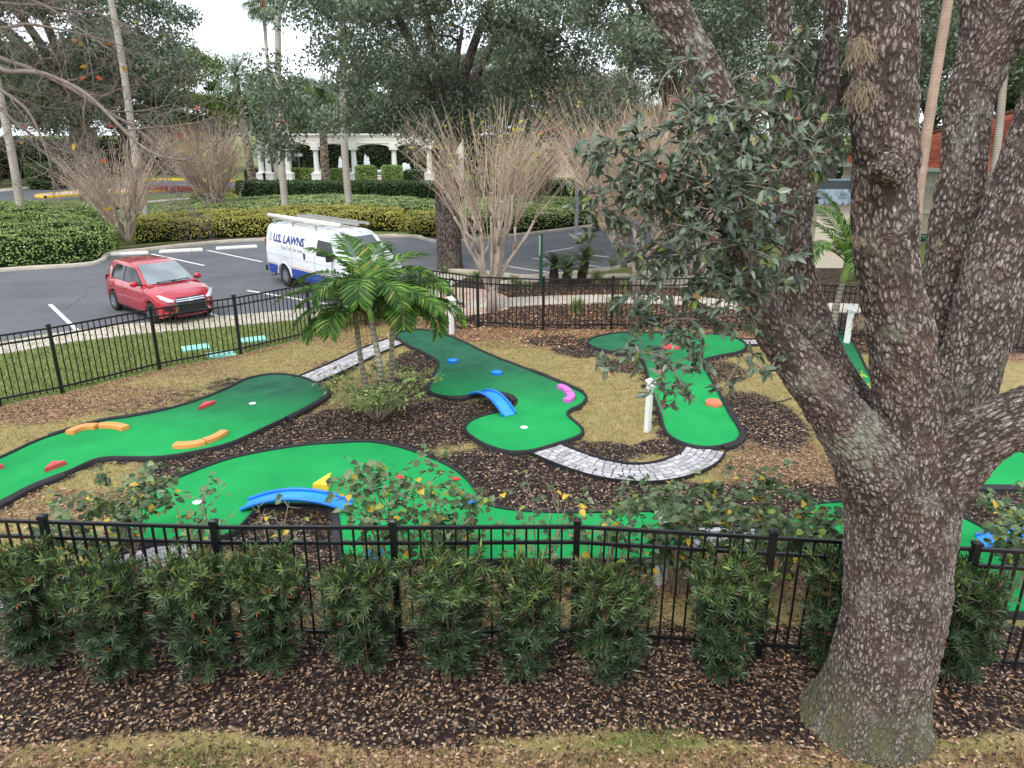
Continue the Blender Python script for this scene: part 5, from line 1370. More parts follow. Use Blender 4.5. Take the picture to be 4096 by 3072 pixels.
# ------------------------------------------------------------------ evergreen oaks and background trees
OAKBARK = bark_material('oak_bark', False, light='8d837a', mid='645a52', dark='2a2420', sc=.35)
FARLEAF = foliage('oak_foliage', hx('3f4b3d'), hx('687662'), hx('9aa791'), clump=.45, transl=.3, rough=.42, spec=.5, leafy=.55, extra=[(.01, hx('8a7a3c'))])
FARLEAF2 = foliage('grey_green_foliage', hx('3d4a36'), hx('667553'), hx('93a074'), clump=.3, transl=.22, rough=.5, spec=.4, leafy=.5)
FARLEAF3 = foliage('light_green_foliage', hx('3d4f2a'), hx('647a40'), hx('93a35a'), clump=.3, transl=.25, rough=.5, spec=.4, leafy=.5)
DARKLEAF = foliage('dark_foliage', hx('1a2417'), hx('2c3a26'), hx('4a5a3a'), clump=.4, transl=.12, rough=.5, spec=.3, leafy=.5)
def evergreen(label, loc, trunk_h, tr, crown_c, crown_r, n_cl, n_leaf, leafL, seed, mat=FARLEAF, name='oak_tree', group=None, extra_cl=(), flat=.55, hang=0.):
    """trunk and limbs reach every clump; leaves gather in clumps spread through the crown"""
    r = thing(name, label, 'tree', (loc[0], loc[1], 0), 0, group); rg = np.random.default_rng(seed)
    cl = []
    while len(cl) < n_cl:
        p = rg.uniform(-1, 1, 3); d = np.linalg.norm(p)
        if d > 1 or d < .35 or (p[2] < -.55 and rg.uniform() < .6): continue
        cl.append(np.array(crown_c) + p * np.array(crown_r))
    for e in extra_cl: cl.append(np.array(e, float))
    cl = [Vector(c_) for c_ in cl]
    top = Vector((0, 0, trunk_h)); m = MB()
    m.tube(spline([(0, 0, -.1), (0, 0, .25), (rg.normal(0, .05), 0, trunk_h * .5), tuple(top)], 4), [tr * 1.45] + [tr * 1.12] * 3 + [tr * (1.05 - .1 * i / 8) for i in range(9)], 14)
    sk = [(top, tr * .8)]
    main = 7
    for k in range(main):
        a_ = 2 * PI * k / main + rg.uniform(-.3, .3)
        e = Vector((crown_c[0] + math.cos(a_) * crown_r[0] * .55, crown_c[1] + math.sin(a_) * crown_r[1] * .55, crown_c[2] + crown_r[2] * rg.uniform(-.25, .45)))
        S = spline([tuple(top), tuple(top.lerp(e, .4) + Vector((0, 0, .12 * (e - top).length))), tuple(e)], 6)
        rr = [tr * .55 * (1 - .75 * i / (len(S) - 1)) for i in range(len(S))]; m.tube(S, rr, 8)
        sk += [(Vector(s_), q_) for s_, q_ in zip(S, rr)][2:]
    cl.sort(key=lambda c_: (c_ - top).length)
    for c_ in cl:
        nd, nr = min(sk, key=lambda s_: (s_[0] - c_).length); d = c_ - nd; L_ = d.length
        S = spline([tuple(nd), tuple(nd.lerp(c_, .5) + Vector((rg.normal(0, .1), rg.normal(0, .1), .08)) * L_), tuple(c_)], 4)
        r0 = max(.02, min(nr * .7, .03 + .02 * L_)); rr = [r0 * (1 - .65 * i / (len(S) - 1)) for i in range(len(S))]; m.tube(S, rr, 5)
        sk += [(Vector(s_), q_) for s_, q_ in zip(S, rr)][2:]
    m.build('trunk', OAKBARK, r, W=False, smooth=True)
    C = np.array([tuple(c_) for c_ in cl]); idx = rg.integers(0, len(C), n_leaf)
    rad = (np.prod(crown_r) / max(1, len(C))) ** (1 / 3) * 1.05
    sz = rg.uniform(.65, 1.25, len(C))[idx][:, None]
    off = rg.normal(0, 1, (n_leaf, 3)); off = off / np.linalg.norm(off, axis=1, keepdims=True) * rg.uniform(0, 1, (n_leaf, 1)) ** .5
    P = C[idx] + off * sz * rad * np.array([1.15, 1.15, flat * 1.2]) * 1.0
    D = rg.normal(0, 1, (n_leaf, 3)); D[:, 2] -= hang
    N = rg.normal(0, .7, (n_leaf, 3)); N[:, 2] += .8
    L_ = rg.uniform(.7, 1.3, n_leaf) * leafL
    leaves('crown', P, D, N, L_, L_ * .48, mat, r, W=False)
    return r
mo = (-2.377,28.119)
evergreen('mature oak with straight grey trunk and wide hanging crown behind the large crape myrtle', mo, 4.2, .46, (.8, .5, 9.2), (6.4, 5.8, 4.8), 135, 110000, .15, 31,
          extra_cl=[(-5.9, -1, 5.9), (-6.2, 0, 7.0), (-6.0, -.5, 5.0), (-5.4, -1, 6.2), (-4.6, 0, 5.5), (-3.8, -1, 5.3), (-3.0, 0, 5.6), (-2.2, -1, 5.3), (-1.4, -1, 5.3), (-.4, -1.5, 5.2), (.4, -1.5, 5.6), (-6.1, -.5, 4.4), (2.2, -1, 5.6), (3.2, 0, 5.3), (4.2, -1, 5.6), (5.4, 0, 5.5), (6.6, -.5, 6.2), (7.2, 0, 7.2), (1.2, -1, 5.8)], hang=.5)
lo = (-32.641,59.195)
evergreen('old broad oak beside the road at left, with a thick trunk', (lo[0] * .85, lo[1] * .85), 5.2, .85, (-1.5, 0, 11.5), (9.5, 8, 6.5), 120, 80000, .26, 32, hang=.3)
ro = (13.5, 33.)
evergreen('leafy oak behind the red-roofed building, seen between the limbs of the big oak', ro, 5., .5, (0, 0, 10.5), (9, 6, 6.0), 110, 90000, .17, 33, hang=.4)
evergreen('oak at the right edge, its foliage in front of the red roof', (24., 30.), 4.5, .45, (0, 0, 9.5), (6.5, 5, 5.5), 80, 60000, .16, 34, hang=.4)
evergreen('oak behind the leaf cluster, filling the gap above the tan crape myrtles at right', (9.0, 44.), 5.5, .5, (0, 0, 12.5), (7.5, 6, 5.0), 80, 50000, .2, 35, hang=.3)
# woodland at the left and tree line behind the arcade: three kinds, each tree its own object
BGT = [(-58, 62, 12, 9, 'F2', 'tall dark tree at the far left edge, behind the clipped hedge block'), (-50, 74, 13, 9, 'F2', 'bushy tree beyond the road at far left, second from the edge'), (-44, 88, 15, 9, 'F', 'spreading tree behind the old oak trunk, beyond the road'),
       (-40, 100, 14, 9, 'F3', 'lighter green tree behind the yellow house at left'), (-31, 108, 12.5, 8, 'F2', 'rounded tree in the gap left of the date palm'), (-24.5, 96, 9.5, 7, 'F3', 'low light green tree below the date palm crown'),
       (-17, 110, 15, 9, 'F2', 'tree behind the left half of the arcade'), (-6, 112, 16, 9, 'F', 'tree behind the middle of the arcade'), (4, 104, 15, 9, 'F2', 'tree behind the right end of the arcade'), (13, 112, 13, 9, 'F', 'tree behind the peach building with the gate'),
       (23, 100, 11.5, 9, 'F3', 'light green tree seen under the arching oak limb'), (34, 90, 15, 10, 'F2', 'distant tree right of the peach building, behind the hanging leaves'), (45, 84, 17, 10, 'F', 'tall distant tree seen between the left oak limbs'),
       (56, 76, 18, 11, 'F2', 'tall distant tree behind the red roof, between the right oak limbs'), (-70, 86, 16, 10, 'F', 'tall tree partly cut by the left edge, behind the others'), (-64, 50, 10, 7, 'F2', 'dark tree mostly beyond the left edge, nearest to the road')]
protos = {}
MATS = dict(F=FARLEAF, F2=FARLEAF2, F3=FARLEAF3)
for i, (x, y, h_, w_, kd, lab) in enumerate(BGT):
    if kd not in protos:
        protos[kd] = evergreen(lab, (x, y), h_ * .28, .35, (0, 0, h_ * .6), (w_ * .75, w_ * .7, h_ * .42), 70, 42000, .34, 60 + i, MATS[kd], 'background_tree', 'trees along the far side of the road', hang=.2)
        protos[kd]['h'] = h_; ph = protos
    else:
        p_ = protos[kd]; s_ = h_ / p_['h']; dup(p_, (x, y, 0), 1.3 * i, lab, None, (s_ * 1.05, s_ * 1.05, s_))
for o in protos.values(): del o['h']
for o in COL.objects:
    if 'h' in o: del o['h']
# bare winter tree just outside the left edge: its branches reach into the picture
BARETWIG = paint('bare_tree_bark', hx('7a6e66'), .85, var=.3, scale=12)
bt = thing('bare_tree', 'bare winter branches with a few orange leaves reaching in from the upper left', 'tree', (-8.6, 9.0, 0))
m = MB(); nodes = []
m.tube(spline([(-8.6, 9, -.05), (-8.5, 9, 2), (-8.3, 9, 4.2), (-8.0, 9, 5.2)], 5), [.16] * 6 + [.13] * 10, 10)
BR = [[(-60,60,9.2),(0,147,9.0),(60,155,9.0),(107,163,9.0),(188,204,8.9),(268,282,8.8),(309,318,8.8),(350,338,8.7),(403,345,8.7),(430,330,8.7)],
      [(-60,90,9.3),(0,125,9.2),(70,150,9.2),(150,190,9.1),(230,240,9.1),(290,275,9.2),(330,310,9.2),(380,360,9.2),(420,410,9.2)],
      [(-60,30,9.4),(0,60,9.4),(60,52,9.4),(140,66,9.4),(200,80,9.5),(260,98,9.5),(300,130,9.6)],
      [(-60,0,9.6),(20,8,9.6),(90,12,9.6),(150,24,9.6),(215,30,9.7),(280,60,9.7)],
      [(-60,190,9.0),(0,235,9.0),(40,270,9.0),(90,305,9.1),(150,330,9.2),(215,335,9.2)],
      [(-60,160,8.8),(10,200,8.8),(60,240,8.8),(90,300,8.8),(110,360,8.8),(118,420,8.8)],
      [(309,318,8.8),(340,352,8.8),(370,400,8.8),(400,430,8.8)],
      [(188,204,8.9),(180,250,8.9),(190,300,9.0),(215,340,9.0)],
      [(-60,-40,9.5),(40,-10,9.5),(110,20,9.5),(170,60,9.4),(240,110,9.4)],
      [(268,282,8.8),(330,275,8.9),(390,270,9.0),(440,262,9.0)],
      [(230,240,9.1),(300,240,9.2),(370,225,9.3)]]
rg = np.random.default_rng(77)
BP, BD, BN = [], [], []
def bare_sub(p, d, L_, r0, depth):
    P = [p]; dd = d.copy()
    for j in range(4):
        dd = (dd + Vector(rg.normal(0, .28, 3)) * (1 if depth else .7)).normalized(); P.append(P[-1] + dd * L_ / 4)
    m.tube(P, [r0 * (1 - .7 * i / 4) for i in range(5)], 4 if depth else 3, cap=False)
    if rg.uniform() < .005: BP.append(P[-1]); BD.append(Vector(rg.normal(0, 1, 3))); BN.append(Vector(rg.normal(0, 1, 3)))
    if depth > 0:
        for j in range(1, 5):
            for _ in range(2 if rg.uniform() < .35 else 1):
                nd = (dd + Vector(rg.normal(0, .7, 3))).normalized(); bare_sub(P[j], nd, L_ * rg.uniform(.4, .75), r0 * .5, depth - 1)
root0 = Vector((-8.1, 9., 5.0))
for bi, B in enumerate(BR):
    S = spline([tuple(q3(*b)) for b in B], 5)
    if bi not in (6, 7, 9, 10): S = [tuple(root0), tuple(root0.lerp(Vector(S[0]), .5))] + S
    n_ = len(S); r0 = .032 if bi < 2 else .022
    if bi in (6, 7, 9, 10): r0 = .010
    m.tube(S, [r0 * (1 - .82 * i / (n_ - 1)) + .002 for i in range(n_)], 6, cap=False)
    for i in range(4, n_ - 1, 2):
        d = (Vector(S[i + 1]) - Vector(S[i])).normalized()
        for _ in range(1):
            nd = (d * .8 + Vector(rg.normal(0, .55, 3))).normalized(); bare_sub(Vector(S[i]), nd, rg.uniform(.35, .8), .0055, 2)
m.build('branches', BARETWIG, bt, smooth=True)
AUT = foliage('autumn_leaf', hx('8a5a2a'), hx('b8862e'), hx('cfa83c'), clump=2, transl=.3, leafy=.9, extra=[(.2, hx('c05a34')), (.2, hx('6f7a30'))])
leaves('leaf_sprays', BP, BD, BN, .085, .042, AUT, bt, fine=True)

# ------------------------------------------------------------------ hedges
HEDGE_G = foliage('hedge_leaf', hx('50652f'), hx('86a055'), hx('bccb84'), clump=.9, transl=.25, rough=.5, spec=.4, leafy=.6)
HEDGE_L = foliage('pale_groundcover_leaf', hx('5d7042'), hx('97a96a'), hx('c8d39a'), clump=.7, transl=.25, rough=.5, spec=.4, leafy=.6)
HEDGE_Y = foliage('yellow_hedge_leaf', hx('63683a'), hx('a3a14e'), hx('d6ca68'), clump=.9, transl=.25, rough=.5, spec=.4, leafy=.6)
HEDGE_D = foliage('box_hedge_leaf', hx('22351a'), hx('37512a'), hx('587238'), clump=1.2, transl=.2, rough=.5, spec=.4, leafy=.6)
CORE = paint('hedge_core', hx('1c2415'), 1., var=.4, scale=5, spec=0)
def hedge(name, label, poly, h, leafL, n, mat, cat='hedge', round_=.25, seed=0, group=None, bump=.12, loose=.08):
    """clipped mass over a footprint: a dark core under a skin of leaves"""
    rg = np.random.default_rng(seed + 500); poly = [tuple(p[:2]) for p in poly]
    cx = sum(p[0] for p in poly) / len(poly); cy = sum(p[1] for p in poly) / len(poly)
    r = thing(name, label, cat, (cx, cy, 0), 0, group)
    A = np.array(poly); per = resample(poly + [poly[0]], .2)
    x0, y0 = A.min(0); x1, y1 = A.max(0); area = abs(sum(A[i - 1][0] * A[i][1] - A[i][0] * A[i - 1][1] for i in range(len(A)))) / 2
    plen = len(per) * .2; frac = area / (area + plen * h * 1.25)
    nt_ = int(n * frac); px = rg.uniform(x0, x1, nt_ * 5); py = rg.uniform(y0, y1, nt_ * 5); k = inpoly(px, py, poly); px, py = px[k][:nt_], py[k][:nt_]
    def dist(x, y):
        d = np.full(len(x), 1e9)
        for p in per: d = np.minimum(d, (x - p[0]) ** 2 + (y - p[1]) ** 2)
        return np.sqrt(d)
    de = dist(px, py)
    bz = np.array([mnoise.noise((x * .9, y * .9, seed)) + .6 * mnoise.noise((x * 2.6, y * 2.6, seed + 5)) for x, y in zip(px, py)]) * bump
    rd = np.clip(de / round_, 0, 1)
    pz = h * (1 - .16 * (1 - rd) ** 2) + bz - rg.uniform(0, loose, len(px))
    P1 = np.stack([px, py, pz], 1); N1 = np.stack([rg.normal(0, .5, len(px)), rg.normal(0, .5, len(px)), np.ones(len(px))], 1)
    ns = n - len(px); i = rg.integers(0, len(per) - 1, ns); u = rg.uniform(0, 1, ns)[:, None]
    b = per[i] * (1 - u) + per[i + 1] * u; d = per[i + 1] - per[i]; nr = np.stack([d[:, 1], -d[:, 0]], 1); nr /= np.linalg.norm(nr, axis=1, keepdims=True)
    sg = sum(A[i_ - 1][0] * A[i_][1] - A[i_][0] * A[i_ - 1][1] for i_ in range(len(A))); nr *= 1 if sg > 0 else -1
    zz = rg.uniform(.02, 1, ns) ** .8
    bs = np.array([mnoise.noise((x * 1.3, y * 1.3, z * 2 * h + seed)) for (x, y), z in zip(b, zz)])[:, None] * bump
    inn = round_ * .5 * np.clip((zz - .8) / .2, 0, 1)[:, None] ** 2 + .18 * np.clip((.25 - zz) / .25, 0, 1)[:, None]
    P2 = np.concatenate([b + nr * (bs - inn - rg.uniform(0, loose, (ns, 1))), (zz * h * .97)[:, None]], 1)
    N2 = np.concatenate([nr + rg.normal(0, .45, (ns, 2)), rg.uniform(.1, .9, (ns, 1))], 1)
    P = np.concatenate([P1, P2]); N = np.concatenate([N1, N2]); D = rg.normal(0, 1, P.shape); D[:, 2] = np.abs(D[:, 2]) * .6
    L_ = rg.uniform(.7, 1.3, len(P)) * leafL
    ins = []
    per2 = resample(poly + [poly[0]], .5); dd = np.gradient(per2, axis=0); n2 = np.stack([dd[:, 1], -dd[:, 0]], 1); n2 /= np.linalg.norm(n2, axis=1, keepdims=True); n2 *= 1 if sg > 0 else -1
    ins = (per2 - n2 * min(.22, h * .2))[:-1]
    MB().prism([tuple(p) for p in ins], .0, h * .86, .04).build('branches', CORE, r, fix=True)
    leaves('foliage', P, D, N, L_, L_ * .55, mat, r)
    return r
hedge('hedge', 'large spreading light green hedge mass at left, around the leaning palm trunk', [(-27.128,30.266),(-20.555,27.92),(-18.563,28.119),(-17.133,28.732),(-16.524,29.924),(-17.107,31.963),(-18.754,35.643),(-20.766,39.072),(-22.84,41.872),(-26.066,43.651),(-30.466,44.597),(-36.452,41.872)], 1.05, .085, 34000, HEDGE_G, seed=1, round_=.6, bump=.22)
hedge('hedge', 'wedge of pale green hedge behind the large hedge mass, left of the crape myrtle', [(-18.754,35.643),(-20.281,39.072),(-20.895,41.872),(-23.304,44.597),(-28.037,46.091),(-31.791,46.611),(-34.491,45.583),(-26.066,43.651),(-22.84,41.872),(-20.766,39.072)], 1.0, .09, 9000, HEDGE_L, seed=2, round_=.4, bump=.16)
hedge('hedge', 'yellow-green hedge between the left crape myrtle and the white van', [(-17.456,34.428),(-15.998,35.332),(-14.435,36.445),(-12.554,36.943),(-11.372,37.627),(-12.113,40.626),(-15.044,41.448),(-17.276,40.626),(-18.825,39.072),(-18.648,36.943)], .95, .09, 12000, HEDGE_Y, seed=3, round_=.4, bump=.2, group='yellow-green hedges along the parking lot kerb')
hedge('hedge', 'yellow hedge mass behind the roof of the white van', [(-12.89,37.979),(-9.759,38.701),(-7.422,39.072),(-5.672,38.701),(-6.125,42.303),(-8.886,44.119),(-12.034,43.651),(-14.154,41.872)], .95, .10, 12000, HEDGE_Y, seed=4, round_=.4, bump=.2, group='yellow-green hedges along the parking lot kerb')
hedge('hedge', 'small yellow-green hedge left of the mature oak trunk', [(-4.965,36.943),(-3.815,36.943),(-3.064,37.627),(-3.171,40.626),(-4.388,42.744),(-5.858,41.872),(-5.728,39.449)], .8, .09, 5000, HEDGE_Y, seed=5, round_=.4, bump=.2, group='yellow-green hedges along the parking lot kerb')
hedge('hedge', 'long pale groundcover hedge in front of the tall box hedge', [(-19.358,40.226),(-16.651,42.303),(-13.248,44.119),(-9.732,45.583),(-6.16,44.119),(-3.938,43.651),(-3.847,47.685),(-7.029,50.593),(-11.157,52.507),(-16.121,51.853),(-19.331,49.39),(-21.549,45.583)], .85, .11, 22000, HEDGE_L, seed=6, round_=.5, bump=.14)
hedge('hedge', 'groundcover hedge right of the crape myrtle, in front of the grey lamp post', [(-2.501,37.979),(-0.141,38.336),(2.347,40.226),(4.558,42.303),(5.292,46.611),(3.861,50.593),(0.449,51.853),(-3.22,49.39)], .85, .10, 16000, HEDGE_L, seed=7, round_=.5, bump=.14)
hedge('hedge', 'long tall box hedge clipped flat, in front of the arcade', [(-19.816,54.567),(-10.242,54.567),(4.546,55.289),(4.76,57.968),(-10.788,57.57),(-21.013,57.968)], 1.45, .12, 26000, HEDGE_D, seed=8, round_=.2, bump=.05, loose=.05)
hedge('hedge', 'clipped hedge block beyond the road at far left', [(-43.142,67.764),(-40.429,67.225),(-40.798,71.182),(-43.616,76.3),(-46.215,76.3),(-47.515,74.954)], 2.1, .2, 7000, HEDGE_D, seed=9, round_=.2, bump=.06)
hedge('hedge', 'yellow-green shrub bed at the left end of the tall box hedge', [(-23.03,54.567),(-19.22,52.507),(-20.668,56.789),(-24.489,59.195)], .7, .2, 2500, HEDGE_Y, seed=10, round_=.4, bump=.3)
hedge('hedge', 'yellow-green shrub at the right end of the tall box hedge', [(4.623,54.567),(6.163,54.567),(6.579,58.371),(5.007,58.371)], 1.1, .15, 2000, HEDGE_Y, seed=11, round_=.4, bump=.2)
GA2 = 'clipped box hedges in front of the arcade'
for X0, X1, Y_, h_, lab in ((530,584,394,1.2,'low box hedge left of the one-way sign, beside the teal hatch'), (596,684,393,1.3,'box hedge directly behind the one-way sign'), (714,764,393,1.25,'box hedge right of the globe street lamp'), (872,968,394,1.1,'box hedge right of the two drum-shaped bushes'), (1020,1080,394,1.1,'box hedge at the right end of the arcade')):
    a_, b_ = q3(X0, Y_, 76.), q3(X1, Y_, 76.); ka, kb = 5. / (5. - a_.z), 5. / (5. - b_.z); ya = a_.y * ka; x0_, x1_ = a_.x * ka, b_.x * kb
    hedge('box_hedge', lab, [(x0_, ya), (x1_, ya), (x1_, ya + 1.6), (x0_, ya + 1.6)], h_, .16, 4200, HEDGE_G if h_ > 1.2 else HEDGE_D, seed=20 + X0, round_=.25, bump=.05, group=GA2)
for X0, lab in ((792,'drum-shaped clipped bush left of the arcade bench'), (848,'drum-shaped clipped bush right of the arcade bench')):
    p = q3(X0, 397, 74.); k = 5. / (5. - p.z); c_ = (p.x * k, p.y * k)
    hedge('round_bush', lab, [(c_[0] + 1.05 * math.cos(a_), c_[1] + 1.05 * math.sin(a_)) for a_ in np.linspace(0, 2 * PI, 14)[:-1]], 1.75, .14, 3800, HEDGE_G, 'bush', .35, 40 + X0, bump=.05, group='drum-shaped bushes by the arcade')
hedge('tall_hedge', 'tall dark hedge wall behind the arcade and fountain', [(-30, 92), (2, 92), (2, 94.5), (-30, 94.5)], 5.2, .3, 15000, DARKLEAF, seed=51, round_=.4, bump=.2)
hedge('understorey', 'dark undergrowth beneath the trees at far left', [(-75, 70), (-40, 92), (-36, 98), (-80, 100)], 4.0, .4, 14000, DARKLEAF, 'undergrowth', .8, 52, bump=.9, loose=.5)
hedge('understorey', 'dark undergrowth below the distant trees right of the peach building', [(16, 92), (60, 70), (66, 80), (20, 104)], 3.2, .4, 9000, FARLEAF2, 'undergrowth', .8, 53, bump=.8, loose=.5)
# red and silver flower bed in the median
FLW = foliage('red_flowers', hx('7a2a2a'), hx('a84a44'), hx('b8807a'), clump=1, transl=.1, leafy=.8)
c_ = (-28.987,68.311); o = MB()
px = rng.normal(c_[0], 2.2, 2500); py = rng.normal(c_[1] - 2.5, .8, 2500)
o = leaves('flower_bed', np.stack([px, py, rng.uniform(.05, .35, 2500)], 1), rand_dir(2500), rand_dir(2500), .2, .12, FLW); tag(o, kind='stuff')

# ------------------------------------------------------------------ vehicles
GLASS = NT('car_glass'); GLASS = GLASS.done(GLASS.bsdf((.015, .02, .022), .06, 0, None, .45, 0))
t = NT('windshield_glass'); GLASS2 = t.done(t.bsdf((.16, .19, .21), .05, 0, None, 1., 1.))
TYRE = paint('tyre_rubber', hx('1d1d1f'), .85, var=.2, scale=10)
RIM = paint('alloy', hx('b9bbbe'), .3, .85, var=.08)
BLACKP = paint('black_trim', hx('17181a'), .5, var=.15)
CHROME = paint('chrome', hx('d9dadd'), .15, 1., var=.03)
LAMP = paint('headlamp_glass', hx('c9ced2'), .1, .3, var=.3, scale=14, spec=.9, coat=1.)
AMBER = paint('amber_lens', hx('e0692a'), .25, var=.1)
REDL = paint('red_lens', hx('8e1218'), .2, var=.1, coat=1.)
def ip(x, tab):
    return float(np.interp(x, [a_ for a_, _ in tab], [b_ for _, b_ in tab]))
class Loft:
    def __init__(self, xs, sec):
        self.xs = xs; self.sec = sec
    def mesh(self):
        m = MB(); rows = []
        for x in self.xs:
            s = self.sec(x); r_ = [(x, -y, z) for y, z in s] + [(x, y, z) for y, z in s[::-1][1:]]
            rows.append(r_)
        m.grid(rows); m.poly(rows[0][::-1]); m.poly(rows[-1]); return m
    def yside(self, x, z):
        s = self.sec(x)[:-1]
        zs = [q_[1] for q_ in s]; ys = [q_[0] for q_ in s]
        return float(np.interp(z, zs, ys))
def conform(name, poly, fn, mat, parent, cuts=3, smooth=True, thick=0):
    """flat outline (2D) laid onto a curved surface through fn(a, b) -> 3D"""
    bm = bmesh.new(); bm.faces.new([bm.verts.new((p[0], p[1], 0)) for p in poly])
    bmesh.ops.triangulate(bm, faces=bm.faces[:])
    for _ in range(cuts):
        es = [e for e in bm.edges if e.calc_length() > .09]
        if es: bmesh.ops.subdivide_edges(bm, edges=es, cuts=1); bmesh.ops.triangulate(bm, faces=bm.faces[:])
    for v in bm.verts: v.co = Vector(fn(v.co.x, v.co.y))
    bmesh.ops.recalc_face_normals(bm, faces=bm.faces[:])
    me = bpy.data.meshes.new(name); bm.to_mesh(me); bm.free(); me.materials.append(mat)
    if smooth: me.polygons.foreach_set('use_smooth', [True] * len(me.polygons))
    return link(name, me, parent)
def wheel(parent, x, y, r, wd, out, spokes=8, rimr=.66):
    """lies in the x-z plane; out = +1 or -1: side that faces outward"""
    s = out
    w_ = MB().lathe([(r * rimr, -wd / 2), (r * .93, -wd / 2), (r, -wd * .36), (r, wd * .36), (r * .93, wd / 2), (r * rimr, wd / 2)], 36, (x, y, r), 'Y').build('wheel', TYRE, parent, W=False, smooth=True, sharp=50)
    m = MB(); yo = y + s * wd * .40
    m.lathe([(r * rimr, s * wd * .46), (r * (rimr - .04), s * wd * .47), (r * (rimr - .07), s * wd * .30)], 36, (x, y, r), 'Y')
    for k in range(spokes):
        a_ = 2 * PI * k / spokes; ca, sa = math.cos(a_), math.sin(a_)
        m.bar((x + ca * r * .12, yo, r + sa * r * .12), (x + ca * r * (rimr - .04), yo + s * .006, r + sa * r * (rimr - .04)), .014, r * .15, up=(-sa, 0, ca))
    m.lathe([(.001, s * wd * .44), (r * .17, s * wd * .43), (r * .18, s * wd * .3)], 16, (x, y, r), 'Y')
    m.build('rim', RIM, w_, W=False, fix=True)
    MB().lathe([(.001, s * wd * .2), (r * (rimr - .05), s * wd * .2)], 24, (x, y, r), 'Y').build('brake_disc', BLACKP, w_, W=False)
def side_parts(fn, parts):
    for nm, poly, mat, par in parts: conform(nm, poly, fn, mat, par)

# red hatchback
CARRED = NT('red_car_paint'); _b = CARRED.mix(CARRED.mapr(CARRED.noise(1.2, 2, .5, CARRED.coord()), .3, .7), hx('a8122a'), hx('b8182f'))
CARRED = CARRED.done(CARRED.bsdf(_b, .28, .25, None, .6, 1.))
car = thing('hatchback', 'shiny red five-door hatchback parked nose-in behind the fence', 'car', (-10.2, 20.95, .008), math.radians(-41.5))
AX, AR = 1.225, .335
W_ = [(-1.84, .66), (-1.80, .73), (-1.65, .795), (-1.3, .825), (0, .83), (1.3, .825), (1.6, .79), (1.8, .71), (1.92, .60), (1.985, .46)]
T_ = [(-1.84, .90), (-1.75, .97), (0, 1.0), (.98, .985), (1.25, .955), (1.55, .885), (1.78, .80), (1.9, .725), (1.985, .60)]
def cs(x):
    w_ = ip(x, W_); tp = ip(x, T_); zb = .20 if abs(x) < 1.7 else .20 + (abs(x) - 1.7) * .45
    for a_ in (-AX, AX):
        if abs(x - a_) < AR: zb = max(zb, .29 + math.sqrt(AR * AR - (x - a_) ** 2))
    sh = min(tp - .02, .98) if x < .9 else tp - .055
    H_ = sh - zb
    return [(w_ * .93, zb), (w_ * .985, zb + .14 * H_), (w_, zb + .42 * H_), (w_ * .995, zb + .72 * H_), (w_ * .965, zb + .93 * H_), (w_ * .90, sh), (w_ * .55, tp), (0, tp + .012)]
xs = sorted(set([round(v, 3) for v in list(np.linspace(-1.84, 1.985, 40)) + [a_ + AR * math.cos(b_) for a_ in (-AX, AX) for b_ in np.linspace(0, PI, 17)] + [a_ + d_ for a_ in (-AX, AX) for d_ in (-AR - .004, AR + .004)]]))
lo_ = Loft(xs, cs); body = lo_.mesh().build('body', CARRED, car, W=False, fix=True, smooth=True, sharp=38)
Z_ = [(-1.87, .95), (-1.80, 1.14), (-1.66, 1.37), (-1.52, 1.445), (-1.1, 1.49), (-.5, 1.515), (-.1, 1.50), (.12, 1.45), (.55, 1.25), (1.02, .985)]
YB = [(-1.87, .62), (-1.7, .69), (-1.2, .755), (.5, .765), (1.02, .70)]; YR = [(-1.87, .52), (-1.5, .55), (-.5, .585), (.2, .575), (1.02, .66)]
def cc(x):
    zr = ip(x, Z_); yb = ip(x, YB); yr = ip(x, YR); z0 = .93; H_ = max(.012, zr - z0)
    return [(yb, z0), (yb + (yr + .02 - yb) * .5, z0 + .45 * H_), (yr + .025, z0 + .82 * H_), (yr - .01, z0 + .93 * H_), (yr * .75, z0 + .985 * H_), (0, zr + .012)]
cab = Loft([v for v, _ in Z_] + [-1.3, -.9, -.7, .0, .3, .75, .9], cc); cab.xs = sorted(cab.xs)
cab.mesh().build('roof', CARRED, car, W=False, fix=True, smooth=True, sharp=38)
